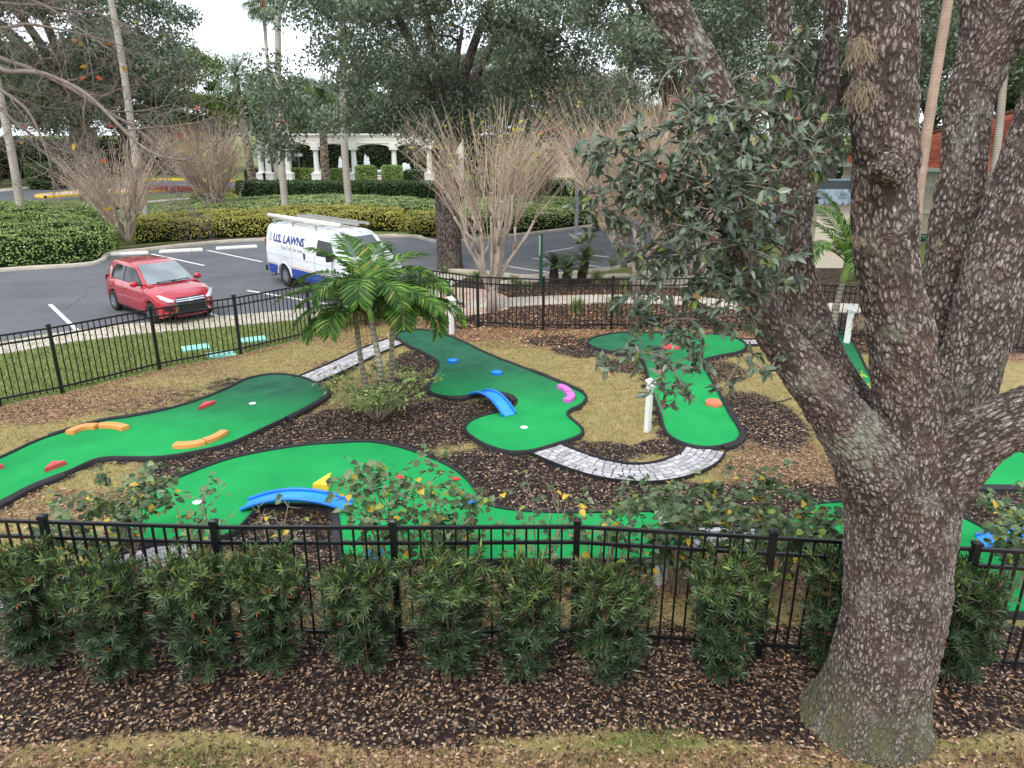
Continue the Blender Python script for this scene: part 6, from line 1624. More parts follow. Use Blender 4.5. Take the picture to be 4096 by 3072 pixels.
for s in (-1, 1):
    fn = lambda a_, b_: (a_, s * (cab.yside(a_, b_) + .008), b_)
    conform('side_window', [(.70, 1.0), (.16, 1.345), (-.33, 1.385), (-.36, .985)], fn, GLASS, car)
    conform('side_window', [(-.43, .985), (-.41, 1.385), (-1.02, 1.355), (-1.30, 1.13), (-1.24, 1.0)], fn, GLASS, car)
    fb = lambda a_, b_: (a_, s * (cab.yside(a_, b_) + .005), b_)
    conform('window_pillar', [(.80, .965), (.16, 1.37), (-1.04, 1.38), (-1.36, 1.12), (-1.27, .975)], fb, BLACKP, car)
    fl = lambda a_, b_: (a_, s * (lo_.yside(a_, b_) + .005), b_)
    for x in (-.38, .78):
        conform('door_seam', [(x - .004, .33), (x + .004, .33), (x + .004, .92), (x - .004, .92)], fl, BLACKP, car, cuts=4)
    conform('door_seam', [(-1.02, .62), (-1.01, .62), (-1.24, .92), (-1.25, .92)], fl, BLACKP, car, cuts=4)
    conform('side_sill', [(-.86, .205), (.86, .205), (.86, .26), (-.86, .26)], fl, BLACKP, car)
    for x in (-.22, -1.12):
        MB().bar((x - .08, s * (lo_.yside(x, .80) + .02), .80), (x + .08, s * (lo_.yside(x, .80) + .02), .80), .03, .03).build('door_handle', CARRED, car, W=False, bevel=.008)
    m = MB(); bmx = bmesh.new(); bmesh.ops.create_icosphere(bmx, subdivisions=3, radius=1.)
    m.add([(v.co.x * .075 + .66, v.co.y * .115 + s * .90, v.co.z * .085 + 1.03) for v in bmx.verts], [[v.index for v in f.verts] for f in bmx.faces]); bmx.free()
    m.build('mirror', CARRED, car, W=False, smooth=True)
    MB().bar((.70, s * .74, .99), (.66, s * .85, 1.0), .05, .04).build('mirror_arm', BLACKP, car, W=False)
    for a_ in (-AX, AX): wheel(car, a_, s * .735, .29, .17, s, 9)
wx = [b_ for _, b_ in Z_][::-1]; wz = [a_ for a_, _ in Z_][::-1]
def front_glass(y, z):
    x = float(np.interp(z, [.985, 1.25, 1.45], [1.02, .55, .12])); return (x - .10 * (abs(y) / .7) ** 2 + .035, y, z + .022)
conform('windshield', [(-.655, 1.0), (.655, 1.0), (.535, 1.43), (-.535, 1.43)], front_glass, GLASS2, car)
for y0, y1 in ((-.42, .12), (-.02, .5)):
    p0, p1 = front_glass(y0, 1.02), front_glass(y1, 1.035); MB().bar((p0[0] + .02, *p0[1:]), (p1[0] + .02, *p1[1:]), .02, .018).build('wiper', BLACKP, car, W=False)
conform('rear_window', [(-.5, 1.1), (.5, 1.1), (.46, 1.36), (-.46, 1.36)], lambda y, z: (float(np.interp(z, [.95, 1.14, 1.37], [-1.87, -1.80, -1.66])) - .012, y, z), GLASS, car)
fx_w = sorted([(w_, x) for x, w_ in W_ if x > 0]); fx_t = sorted([(z, x) for x, z in T_ if x > 1])
def nose(y, z, off=.012):
    xw = float(np.interp(abs(y), [a_ for a_, _ in fx_w], [b_ for _, b_ in fx_w])); xt = float(np.interp(z, [a_ for a_, _ in fx_t], [b_ for _, b_ in fx_t]))
    xl = 1.985 if z > .36 else 1.985 - (.36 - z) * .5
    return (min(xw, xt, xl) + off, y, z)
conform('grille', [(-.43, .64), (-.36, .74), (.36, .74), (.43, .64), (.36, .52), (.45, .30), (.34, .245), (-.34, .245), (-.45, .30), (-.36, .52)], lambda y, z: nose(y, z), BLACKP, car)
for z in (.655, .70): conform('grille_bar', [(-.40, z - .009), (.40, z - .009), (.39, z + .009), (-.39, z + .009)], lambda y, z: nose(y, z, .022), CHROME, car)
em = MB()
for k in range(3):
    a_ = PI / 2 + 2 * PI * k / 3
    P = [(0, 0), (.036 * math.cos(a_ - .52), .036 * math.sin(a_ - .52)), (.062 * math.cos(a_), .062 * math.sin(a_)), (.036 * math.cos(a_ + .52), .036 * math.sin(a_ + .52))]
    em.poly([nose(y, .665 + z, .03) for y, z in P])
em.build('emblem', CHROME, car, W=False)
for s in (-1, 1):
    conform('headlight', [(s * .46, .66), (s * .60, .66), (s * .74, .74), (s * .77, .83), (s * .70, .84), (s * .56, .76), (s * .44, .70)], lambda y, z: nose(y, z, .014), LAMP, car)
    conform('turn_signal', [(s * .735, .755), (s * .765, .765), (s * .772, .82), (s * .74, .80)], lambda y, z: nose(y, z, .02), AMBER, car)
    conform('chrome_trim', [(s * .385, .60), (s * .63, .635), (s * .63, .615), (s * .44, .56), (s * .42, .44), (s * .60, .30), (s * .57, .285), (s * .385, .43)], lambda y, z: nose(y, z, .02), CHROME, car)
    conform('fog_light', [(s * .52, .40), (s * .68, .43), (s * .68, .52), (s * .50, .50)], lambda y, z: nose(y, z, .016), BLACKP, car)
    conform('tail_light', [(-1.80, .78), (-1.62, .82), (-1.64, .98), (-1.78, .98)], lambda a_, b_: (a_ - .01, s * (lo_.yside(a_, min(b_, .93)) + .010), b_), REDL, car)
conform('lower_bumper', [(-.40, .235), (.40, .235), (.44, .265), (-.44, .265)], lambda y, z: nose(y, z, .03), CARRED, car)
MB().box((0, 0, .32), (3.1, 1.3, .22)).build('underbody', paint('underbody_black', (.006, .006, .007), .9), car, W=False)

# white work van
VWHITE = paint('white_van_paint', hx('e3e6ea'), .28, var=.02, scale=2, spec=.5, coat=.6, dirt=.04)
VBLUE = paint('blue_van_stripe', hx('1d3f9c'), .3, var=.05, coat=.5)
van = thing('van', 'white lawn-care van with blue lower stripe and a roof rack, behind the small palms', 'van', (-5.75, 24.1, .008), math.radians(-45.0))
van.scale = (.985, .985, .985)
BX, BR_ = 1.715, .44
VW = [(-3.05, .86), (-3.0, .93), (-2.85, .975), (0, .99), (1.9, .975), (2.3, .93), (2.5, .86), (2.62, .72)]
VT = [(-3.05, 1.86), (-3.0, 1.98), (-2.85, 2.06), (-2., 2.09), (.6, 2.08), (1.0, 2.03), (1.22, 1.93), (1.55, 1.62), (1.88, 1.32), (2.2, 1.22), (2.45, 1.10), (2.58, .95), (2.62, .82)]
def vs_(x):
    w_ = ip(x, VW); tp = ip(x, VT); zb = .36
    for a_ in (-BX, BX):
        if abs(x - a_) < BR_: zb = max(zb, .37 + math.sqrt(BR_ * BR_ - (x - a_) ** 2))
    k = np.clip((tp - 1.3) / .7, 0, 1); top = .80 * k + .80 * (1 - k); H_ = tp - zb
    f_ = [0, .08, .3, .52, .72, .90, .97]; y_ = [.95, .99, 1.0, .995, .95 * k + .99 * (1 - k), .87 * k + .96 * (1 - k), .80 * k + .88 * (1 - k)]
    return [(w_ * b_, zb + a_ * H_) for a_, b_ in zip(f_, y_)] + [(w_ * .5, tp - .004), (0, tp + .01)]
xs = sorted(set([round(v, 3) for v in list(np.linspace(-3.05, 2.62, 44)) + [a_ for a_, _ in VT] + [a_ + BR_ * math.cos(b_) for a_ in (-BX, BX) for b_ in np.linspace(0, PI, 17)] + [a_ + d_ for a_ in (-BX, BX) for d_ in (-BR_ - .004, BR_ + .004)]]))
vl = Loft(xs, vs_); vl.mesh().build('body', VWHITE, van, W=False, fix=True, smooth=True, sharp=35)
for s in (-1, 1):
    fv = lambda o_: (lambda a_, b_: (a_, s * (vl.yside(a_, b_) + o_), b_))
    for x0, x1 in ((-3.02, -2.18), (-1.25, 1.25), (2.17, 2.5)):
        conform('side_stripe', [(x0, .365), (x1, .365), (x1, .70), (x0, .70)], fv(.006), VBLUE, van)
        conform('pin_stripe', [(x0, .73), (x1, .73), (x1, .75), (x0, .75)], fv(.006), paint('orange_pinstripe', hx('c9762e'), .4), van)
    for a_ in (-BX, BX):
        m = MB(); m.tube([(a_ + (BR_ + .015) * math.cos(b_), s * .985, .37 + (BR_ + .015) * math.sin(b_)) for b_ in np.linspace(.02, PI - .02, 20)], .028, 6); m.build('wheel_arch', VWHITE, van, W=False, smooth=True)
        wheel(van, a_, s * .86, .38, .23, s, 8, .56)
    conform('side_window', [(.42, 1.30), (1.50, 1.32), (1.18, 1.78), (.46, 1.80)], fv(.010), GLASS, van)
    for x in (-1.18, .30, 1.32):
        conform('door_seam', [(x - .006, .78), (x + .006, .78), (x + .006, 1.86 if x < 1 else 1.3), (x - .006, 1.86 if x < 1 else 1.3)], fv(.005), paint('panel_gap', hx('5b5e63'), .6), van, cuts=5)
    conform('body_crease', [(-2.95, 1.04), (1.3, 1.04), (1.3, 1.055), (-2.95, 1.055)], fv(.005), paint('panel_shade', hx('b8bcc2'), .4), van, cuts=6)
    conform('door_handle', [(-.36, 1.10), (-.26, 1.10), (-.26, 1.30), (-.36, 1.30)], fv(.02), BLACKP, van)
    MB().cbox((1.42, s * 1.12, 1.38), (.10, .20, .28), .02).build('mirror', BLACKP, van, W=False)
    MB().bar((1.45, s * .93, 1.32), (1.42, s * 1.04, 1.34), .05, .05).build('mirror_arm', BLACKP, van, W=False)
    MB().cbox((-3.06, s * .84, 1.30), (.06, .14, .42), .02).build('tail_light', REDL, van, W=False)
    MB().cbox((2.56, s * .70, .88), (.12, .30, .17), .03).build('headlight', LAMP, van, W=False)
conform('windshield', [(-.72, 1.36), (.72, 1.36), (.62, 1.88), (-.62, 1.88)], lambda y, z: (float(np.interp(z, [1.32, 1.62, 1.93], [1.88, 1.55, 1.22])) - .10 * (abs(y) / .7) ** 2 + .05, y, z + .03), GLASS2, van)
MB().cbox((-3.08, 0, .50), (.14, 1.9, .20), .03).build('rear_bumper', BLACKP, van, W=False)
MB().cbox((2.64, 0, .52), (.16, 1.85, .24), .03).build('front_bumper', BLACKP, van, W=False)
MB().cbox((2.62, 0, .88), (.06, 1.05, .20), .02).build('grille', BLACKP, van, W=False)
MB().tube([(-2.5, -.7, .33), (-2.6, -.98, .30), (-2.62, -1.04, .30)], .035, 8).build('exhaust', paint('exhaust_steel', hx('6f6a66'), .5, .6), van, W=False)
MB().box((0, 0, .42), (5.0, 1.4, .30)).build('underbody', paint('van_underbody', (.006, .006, .007), .9), van, W=False)
rack = MB()
for x in (-2.55, -1.3, .15):
    rack.bar((x, -.82, 2.17), (x, .82, 2.17), .05, .04)
    for y in (-.74, .74): rack.bar((x, y, 2.03), (x, y, 2.17), .05, .05, up=(1, 0, 0))
for y in (-.70, .70): rack.bar((-2.6, y, 2.20), (.2, y, 2.20), .03, .03)
ALU = paint('rack_metal', hx('b4b2ac'), .45, .5, var=.15, dirt=.2)
rk = rack.build('roof_rack', ALU, van, W=False)
MB().tube([(-3.15, -.62, 2.28), (1.2, -.50, 2.27)], .07, 14).build('pipe', paint('white_pvc', hx('e6e2d8'), .45, var=.04), rk, W=False, smooth=True)
lad = MB()
for y in (.1, .5): lad.bar((-2.5, y, 2.26), (1.3, y, 2.26), .03, .08)
for i in range(12): lad.bar((-2.35 + i * .31, .1, 2.26), (-2.35 + i * .31, .5, 2.26), .03, .03)
lad.build('ladder', ALU, rk, W=False)
def text_mesh(txt, size, bold=0., shear=0., ext=.0):
    cu = bpy.data.curves.new('lettering', 'FONT'); cu.body = txt; cu.size = size; cu.offset = bold; cu.shear = shear; cu.extrude = ext; cu.resolution_u = 4
    o = bpy.data.objects.new('lettering', cu); COL.objects.link(o); dg_ = bpy.context.evaluated_depsgraph_get(); dg_.update()
    me = bpy.data.meshes.new_from_object(o.evaluated_get(dg_)); bpy.data.objects.remove(o); bpy.data.curves.remove(cu)
    return me
def lettering(txt, size, fit, parent, mat, fn, bold=0., shear=0., name='lettering'):
    """text scaled to width fit, each vertex laid onto the surface through fn(x, y)"""
    me = text_mesh(txt, size, bold, shear); n_ = len(me.vertices); c_ = np.zeros(n_ * 3); me.vertices.foreach_get('co', c_); c_ = c_.reshape(-1, 3)
    w_ = c_[:, 0].max() - c_[:, 0].min(); c_[:, 0] = (c_[:, 0] - c_[:, 0].min()) * (fit / w_)
    out = np.array([fn(a_, b_) for a_, b_ in c_[:, :2]]); me.vertices.foreach_set('co', out.ravel().astype(np.float32)); me.materials.clear(); me.materials.append(mat); me.name = name; me.update()
    return link(name, me, parent)
LBLUE = paint('navy_lettering', hx('1c2f7c'), .4); LGREY = paint('grey_lettering', hx('8d9299'), .5)
lettering('U.S. LAWNS', .36, 2.05, van, LBLUE, lambda a_, b_: (-2.38 + a_, -(vl.yside(-2.38 + a_, 1.50 + b_) + .012), 1.50 + b_ - .03 * a_ * 0), .012, .12)
lettering('Your Turf. Our Lawn.', .19, 1.42, van, LGREY, lambda a_, b_: (-1.82 + a_, -(vl.yside(-1.82 + a_, 1.28 + b_) + .012), 1.28 + b_))
m = MB()
for k in range(4):
    z = 1.52 + .075 * k; m.poly([(x, -(vl.yside(x, zz) + .012), zz) for x, zz in ((-2.66, z), (-2.44, z), (-2.44, z + .02), (-2.66, z + .02))])
for x in (-2.66, -2.58): m.poly([(xx, -(vl.yside(xx, zz) + .013), zz) for xx, zz in ((x, 1.48), (x + .018, 1.48), (x + .018, 1.80), (x, 1.80))])
m.build('side_emblem', LGREY, van, W=False)

# ------------------------------------------------------------------ street furniture
GREENM = paint('green_powder_coat', hx('1f4f3c'), .4, var=.12, scale=6)
BENCHB = paint('black_recycled_plastic', hx('2b2d30'), .6, var=.2, scale=6)
GREYM = paint('galvanised_steel', hx('8d9196'), .45, .4, var=.1)
# bike rack: one bent tube
p0, p1 = Vector((*(-2.271,21.02), 0)), Vector((*(-1.453,21.556), 0)); d = (p1 - p0) / 4
br = thing('bike_rack', 'dark green wave-shaped bike rack on the pink concrete behind the fence corner', 'bike rack', tuple(p0))
S = []
for k in range(5):
    b_ = d * k; up = k % 2 == 0; lo, hi = (0.02 if k in (0, 4) else .22), .78
    zz = [lo, .35, .6, hi] if up else [hi, .6, .35, lo]
    S += [tuple(b_ + Vector((0, 0, z))) for z in zz]
    if k < 4:
        for a_ in (.25, .5, .75):
            q_ = d * (k + a_); s_ = math.sin(PI * a_) * d.length * .55
            S.append(tuple(q_ + Vector((0, 0, (hi + s_) if up else (lo - s_ + .02)))))
MB().tube(S, .032, 10).build('rail', GREENM, br, W=False, smooth=True)
for k in (0, 4): MB().cyl(tuple(d * k), .07, .025, 14).build('foot', GREENM, br, W=False)
# green sign post, the white panel seen almost edge on
sp_ = (0.989,25.063)
r = thing('sign_post', 'square green post with a narrow white lettered panel, right of the crape myrtle', 'sign', (*sp_, 0), .25)
MB().cbox((0, 0, .86), (.10, .10, 1.72), .012).build('post', GREENM, r, W=False)
pn = MB().box((-.056, 0, 1.33), (.012, .095, .66)).build('panel', SIGNW, r, W=False)
m = MB()
for k in range(9): m.box((-.064, random.uniform(-.006, .006), 1.06 + .065 * k), (.004, .05, .022))
m.build('lettering', BLACKP, pn, W=False)
# grey parking-lot lamp
r = thing('lamp_post', 'tall grey lamp post rising behind the cycads beside the hanging oak leaves', 'lamp post', (*(2.589,30.037), 0))
MB().tube([(0, 0, 0), (0, 0, .4), (0, 0, 5.0)], [.10, .085, .07], 12).build('pole', GREYM, r, W=False, smooth=True)
MB().cyl((0, 0, 0), .15, .12, 14).build('base', GREYM, r, W=False)
MB().cbox((0, -.2, 5.05), (.3, .7, .16), .04).build('lamp_head', GREYM, r, W=False)
# park bench
def bench(name, label, p, rz, mat, L_=1.5, group=None):
    r = thing(name, label, 'bench', (*p, 0), rz, group)
    for k in range(3): MB().cbox((0, -.20 + .15 * k, .45), (L_, .13, .04), .008).build('seat_slat', mat, r, W=False)
    for k in range(2):
        m = MB(); m.box((0, .30 + .03 * k, .66 + .15 * k), (L_, .035, .13), rot=Matrix.Rotation(-.2, 3, 'X')); m.build('back_slat', mat, r, W=False, bevel=.006)
    for x in (-L_ * .4, L_ * .4):
        m = MB(); m.tube([(x, -.25, .43), (x, -.30, .25), (x, -.22, .08), (x, -.05, .02)], .025, 8); m.tube([(x, .18, .43), (x, .26, .2), (x, .22, .0)], .025, 8); m.bar((x, .20, .42), (x, .36, .86), .04, .04); m.tube([(x, -.26, .43), (x, -.28, .62), (x, -.1, .66), (x, .30, .64)], .02, 8)
        m.build('leg', mat, r, W=False)
    return r
bench('bench', 'black slatted bench facing the course, seen through the hanging oak leaves', (5.541,26.419), .22, BENCHB, 1.5)
bench('bench', 'small dark green bench far away beside the arcade between two round bushes', (-14.265,79.88), .2, GREENM, 1.7)
# one-way sign
def q3g(X_, Y_, D_):
    p = q3(X_, Y_, D_); k = 5. / (5. - p.z); return (p.x * k, p.y * k)
ow = q3g(649, 390, 75.)
r = thing('one_way_sign', 'ONE WAY sign with a white arrow on a steel post before the box hedge', 'traffic sign', (*ow, 0), 0, )
MB().bar((0, .03, 0), (0, .03, 2.75), .07, .05, up=(0, 1, 0)).build('post', GREYM, r, W=False)
pl = MB().cbox((0, 0, 2.6), (1.02, .03, .40), .01).build('plate', BLACKP, r, W=False)
m = MB(); A_ = [(-.46, -.12), (.20, -.12), (.20, -.17), (.46, 0), (.20, .17), (.20, .12), (-.46, .12)]
ar = m.poly([(x, -.019, 2.6 + z) for x, z in A_]).build('arrow', SIGNW, pl, W=False)
lettering('ONE WAY', .2, .56, r, BLACKP, lambda a_, b_: (-.41 + a_, -.023, 2.53 + b_), .006)
m = MB()
for a_, b_ in (((-.49, .0), (.02, .36)), ((.49, 0), (.02, .36))): m.box((a_[0], -.018, 2.6), (.015, .004, .36))
for z in (-.175, .175): m.box((0, -.018, 2.6 + z), (.98, .004, .015))
m.build('border', SIGNW, pl, W=False)
r = thing('road_sign', 'small pale road sign seen from behind, left of the arcade columns', 'traffic sign', (*q3g(561, 388, 76.), 0))
MB().bar((0, 0, 0), (0, 0, 2.7), .06, .06, up=(0, 1, 0)).build('post', GREYM, r, W=False)
MB().cbox((0, .04, 2.45), (.9, .03, .45), .01).build('plate', GREYM, r, W=False)
# globe street lamp
r = thing('street_lamp', 'street lamp with a black acorn lantern in front of the arcade', 'street lamp', (*q3g(700, 395, 74.), 0))
MB().lathe([(.20, 0), (.18, .25), (.10, .45), (.085, 3.6), (.12, 3.7), (.10, 3.8)], 14).build('pole', GREYM, r, W=False, smooth=True)
MB().lathe([(.10, 3.8), (.20, 3.95), (.20, 4.15), (.10, 4.2)], 14).build('collar', BLACKP, r, W=False, smooth=True)
MB().lathe([(.12, 4.18), (.30, 4.45), (.28, 4.72), (.12, 4.95), (.02, 5.1)], 14).build('globe', paint('lamp_globe', hx('c3c9cf'), .2, var=.1, coat=1.), r, W=False, smooth=True)
# teal hatch
p = q3g(594, 391, 75.)
tag(MB().prism([(p[0] - 1.4, p[1] - .7), (p[0] + 1.4, p[1] - .7), (p[0] + 1.4, p[1] + .7), (p[0] - 1.4, p[1] + .7)], 0, .62, .85).build('utility_hatch', paint('dark_teal', hx('1f5a50'), .5, var=.15), None, fix=True), 'dark teal pyramid-shaped hatch cover left of the one-way sign', 'hatch')

# ------------------------------------------------------------------ arcade and fountain
STUCCO = paint('cream_stucco', hx('d3cfc2'), .85, var=.05, scale=.6, bump=.15, dirt=.12)
WHITES = paint('white_column', hx('e2e0da'), .7, var=.04, scale=2, dirt=.1)
AY = 77.0
X_AT = lambda X_: q3(X_, 395, AY).x
ac = thing('arcade', 'cream stucco arcade with white columns and shallow arches beyond the box hedge', 'arcade', (X_AT(700), AY, 0))
cols = [625, 687, 768, 854, 929]
cx_ = [X_AT(c_) for c_ in cols]; ends = [X_AT(600)] + cx_ + [X_AT(985)]
for c_ in [X_AT(568), X_AT(583)] + cx_:
    m = MB(); m.box((c_, AY, .42), (.95, .95, .84)); m.box((c_, AY, .89), (1.05, 1.05, .10)); m.box((c_, AY, .99), (.78, .78, .10))
    m.lathe([(.36, 1.04), (.28, 1.12), (.265, 2.0), (.23, 3.0), (.30, 3.05), (.24, 3.08), (.36, 3.2)], 18, (c_, AY, 0)); m.box((c_, AY, 3.26), (.85, .85, .12))
    m.build('column', WHITES, ac, smooth=True, sharp=35)
m = MB(); Y0, Y1 = AY - .38, AY + .38
for a_, b_ in zip(ends, ends[1:]):
    n_ = 12; xs_ = np.linspace(a_, b_, n_ + 1); lo = []
    for x in xs_:
        u = (x - a_) / (b_ - a_); lo.append(3.32 + .42 * max(0, 1 - ((u - .5) / .42) ** 2) ** .5)
    for i in range(n_):
        f_ = [(xs_[i], lo[i]), (xs_[i + 1], lo[i + 1]), (xs_[i + 1], 4.55), (xs_[i], 4.55)]
        m.poly([(x, Y0, z) for x, z in f_]); m.poly([(x, Y1, z) for x, z in f_[::-1]]); m.poly([(xs_[i], Y1, lo[i]), (xs_[i + 1], Y1, lo[i + 1]), (xs_[i + 1], Y0, lo[i + 1]), (xs_[i], Y0, lo[i])])
m.poly([(ends[0], Y0, 4.55), (ends[-1], Y0, 4.55), (ends[-1], Y1, 4.55), (ends[0], Y1, 4.55)])
m.poly([(ends[0], Y1, 3.3), (ends[0], Y0, 3.3), (ends[0], Y0, 4.55), (ends[0], Y1, 4.55)])
m.build('entablature', STUCCO, ac)
m = MB(); xa, xb = ends[0] - .1, ends[-1] + .1
m.box(((xa + xb) / 2, AY, 4.64), (xb - xa, 1.05, .18)); m.box(((xa + xb) / 2, AY, 4.46), (xb - xa - .04, .86, .09)); m.box(((xa + xb) / 2, AY - .405, 3.86), (xb - xa - .1, .05, .08))
for c_ in cx_: m.box((c_, AY - .41, 3.57), (.7, .06, .50))
m.build('cornice', WHITES, ac)
MB().box(((X_AT(588) + X_AT(620)) / 2, AY + 1.2, 2.3), (X_AT(620) - X_AT(588), .6, 4.6)).build('wall', STUCCO, ac)
MB().box(((X_AT(560) + X_AT(590)) / 2, AY + .1, 3.6), (X_AT(590) - X_AT(560), .8, .6)).build('wing_lintel', STUCCO, ac)
pr_ = MB().box(((X_AT(968) + X_AT(1002)) / 2, AY - .1, 2.5), (X_AT(1002) - X_AT(968), 1.2, 5.0)).build('pier', STUCCO, ac)
MB().prism([(X_AT(968) - .1, AY - .82), (X_AT(1002) + .1, AY - .82), (X_AT(1002) + .1, AY + .62), (X_AT(968) - .1, AY + .62)], 5.0, 5.14).build('pier_cap', WHITES, pr_, fix=True)
RTILE = paint('red_roof_tile', hx('b5523c'), .8, var=.18, scale=3, bump=.3, dirt=.2)
r = thing('cupola', 'small cream cupola with a red tiled cap above the left end of the arcade', 'cupola', (X_AT(618) * 1.06, 82., 0))
MB().box((X_AT(618) * 1.06, 82., 2.7), (1.0, 1.0, 5.4)).build('tower', STUCCO, r)
MB().box((X_AT(618) * 1.06, 82., 5.46), (1.4, 1.4, .12)).build('cornice', WHITES, r)
c_ = X_AT(618) * 1.06; MB().prism([(c_ - .8, 81.2), (c_ + .8, 81.2), (c_ + .8, 82.8), (c_ - .8, 82.8)], 5.52, 6.1, .8).build('roof', RTILE, r, fix=True)
fx0, fx1 = q3(690, 385, 86.).x, q3(965, 385, 86.).x
fo = thing('fountain', 'long white basin with tall white water jets behind the arcade', 'fountain', ((fx0 + fx1) / 2, 86., 0))
MB().box(((fx0 + fx1) / 2, 86, .45), (fx1 - fx0, 3.0, .9)).build('basin', WHITES, fo)
t = NT('fountain_water'); nz = t.noise(6, 5, .7, t.coord())
b_ = t.bsdf((.85, .89, .92), .3, 0, None, .5); tr = t.n('ShaderNodeBsdfTransparent'); ms = t.n('ShaderNodeMixShader'); t.l(t.mapr(nz, .35, .6), ms.inputs[0]); t.l(tr.outputs[0], ms.inputs[1]); t.l(b_, ms.inputs[2]); WATER = t.done(ms.outputs[0])
t = NT('pool_water'); MB().box(((fx0 + fx1) / 2, 86, .905), (fx1 - fx0 - .4, 2.6, .02)).build('water', t.done(t.bsdf((.06, .10, .11), .08)), fo)
for X_, Yt in ((736, 337), (791, 331), (872, 350), (879, 352), (950, 337)):
    p = q3(X_, Yt, 86.); m = MB()
    for k in range(5):
        dx, dy = random.uniform(-.22, .22), random.uniform(-.2, .2); h_ = (p.z - .9) * random.uniform(.75, 1.0)
        m.lathe([(.30 * random.uniform(.5, 1), .88), (.22, .9 + h_ * .3), (.14, .9 + h_ * .7), (.02, .9 + h_)], 8, (p.x + dx, 86 + dy, 0))
    m.build('jet', WATER, fo, smooth=True)
sheet('plaza', [(X_AT(770), 74.5), (X_AT(858), 74.5), (X_AT(852), 84), (X_AT(776), 84)], .02, paint('pink_pavers', hx('c09a8a'), .85, var=.12, scale=1.2))

# ------------------------------------------------------------------ buildings
BEIGE = paint('beige_wall', hx('c6bda8'), .9, var=.05, scale=.7, bump=.15, dirt=.08)
OFFW = paint('off_white_trim', hx('d8d3c8'), .7, var=.04)
def tile_roof(L_, run, rise, hipl, pitch=.27, rows=16):
    """barrel-tile roof slope in the local frame: eave along x at y=0,z=0; left end cut by a hip"""
    m = MB(); n_ = int(L_ / pitch) * 6; R_ = []
    for j in range(rows):
        for e in (0., .97):
            v = (j + e) / rows; y = v * run; z0 = v * rise - (.05 * e); xl = hipl * v * run; row = []
            for i in range(n_ + 1):
                x = xl + (L_ - xl) * 0 + i / n_ * L_
                x = max(x, xl); ph = (x / pitch) * 2 * PI
                row.append((x, y, z0 + .055 * max(-.55, math.sin(ph)) + .05))
            R_.append(row)
    return m.grid(R_)
EL, ER = Vector((*(17.592,41.941), 3.4)), Vector((*(20.045,32.168), 3.4))
dE = ER - EL; an = math.atan2(dE.y, dE.x); Lr = dE.length * 1.75
hb = thing('house', 'beige house with a red barrel-tile roof behind the big oak at right', 'house', (EL.x, EL.y, 0), an)
RT2 = NT('barrel_tiles'); rr = RT2.n('ShaderNodeTexNoise'); rr.inputs['Scale'].default_value = 2.2; RT2.l(RT2.coord(), rr.inputs[0])
c = RT2.mix(RT2.mapr(rr.outputs[0], .3, .7), hx('a8503a'), hx('cf7858')); c = RT2.mix(RT2.mapr(RT2.noise(11, 5, .7, RT2.coord()), .5, .8, 0, .5), c, hx('6e3d30'))
RT2 = RT2.done(RT2.bsdf(c, .8))
m = tile_roof(Lr, 7.0, 2.9, 1.0); m.v = [(x, y - .5, z + 3.38) for x, y, z in m.v]; rf = m.build('roof', RT2, hb, W=False)
m = MB(); m.add([(0, -.5, 3.40), (7, 6.5, 6.28), (0, 13.5, 3.40)], [(0, 1, 2)]); m.add([(7, 6.5, 6.28), (Lr, 6.5, 6.28), (Lr, 13.5, 3.4), (0, 13.5, 3.4)], [(0, 1, 2, 3)]); m.build('roof', RT2, hb, W=False)
MB().tube([(0, -.5, 3.47), (3.5, 3.0, 4.92), (7, 6.5, 6.36), (Lr, 6.5, 6.36)], .10, 8).build('ridge_tiles', paint('dark_ridge', hx('6a4438'), .8, var=.2), rf, W=False)
m = MB(); m.box((Lr / 2 + .4, 6.5, 1.65), (Lr - .9, 13., 3.3)); wl = m.build('wall', BEIGE, hb, W=False)
m = MB(); m.box((Lr / 2, -.45, 3.31), (Lr, .10, .22)); m.box((Lr / 2, -.2, 3.22), (Lr - .3, .42, .03)); m.box((.02, 6.5, 3.31), (.1, 13.8, .22)); m.build('fascia', OFFW, hb, W=False)
m = MB(); m.box((Lr / 2 + .4, -.03, 2.62), (Lr - .9, .07, .16)); m.box((Lr / 2 + .4, -.03, 1.42), (Lr - .9, .07, .14)); m.build('band_moulding', OFFW, wl, W=False)
for x in (3.5, 9.0, 14.5):
    if x < Lr - 2:
        wn = MB().box((x, -.01, 2.05), (1.3, .06, 1.0)).build('window', OFFW, hb, W=False); MB().box((x, -.045, 2.05), (1.14, .03, .84)).build('pane', GLASS, wn, W=False)
# blue scalloped kiosk roof
kx0, kx1 = (11.332,28.0,2.485)[0], (12.775,28.0,2.485)[0]
kk = thing('kiosk', 'small kiosk with a slate-blue scalloped shingle roof, left of the middle oak limb', 'kiosk', ((kx0 + kx1) / 2, 28., 0))
SLATE = foliage('slate_blue_shingle', hx('56636d'), hx('6d7b85'), hx('85929a'), clump=2, transl=0, rough=.7, leafy=.8)
m = MB(); zt, zb_ = (11.819,28.0,3.165)[2], (11.916,28.0,2.485)[2]; nrow = 7
for j in range(nrow):
    u = j / (nrow - 1); z = zt - (zt - zb_) * u; y = 28.6 - .75 * u - .02 * 0
    xs0 = kx0 - .05 + (.11 if j % 2 else 0); x = xs0
    while x < kx1 + .1:
        w_ = .215; pts_ = [(x, y + .03, z + .12), (x + w_, y + .03, z + .12)] + [(x + w_ / 2 + w_ / 2 * math.cos(a_), y - .045 - .03 * abs(math.sin(a_)), z + .02 - .09 * math.sin(a_)) for a_ in np.linspace(0, PI, 8)]
        m.poly(pts_); x += .225
m.build('shingle_roof', SLATE, kk)
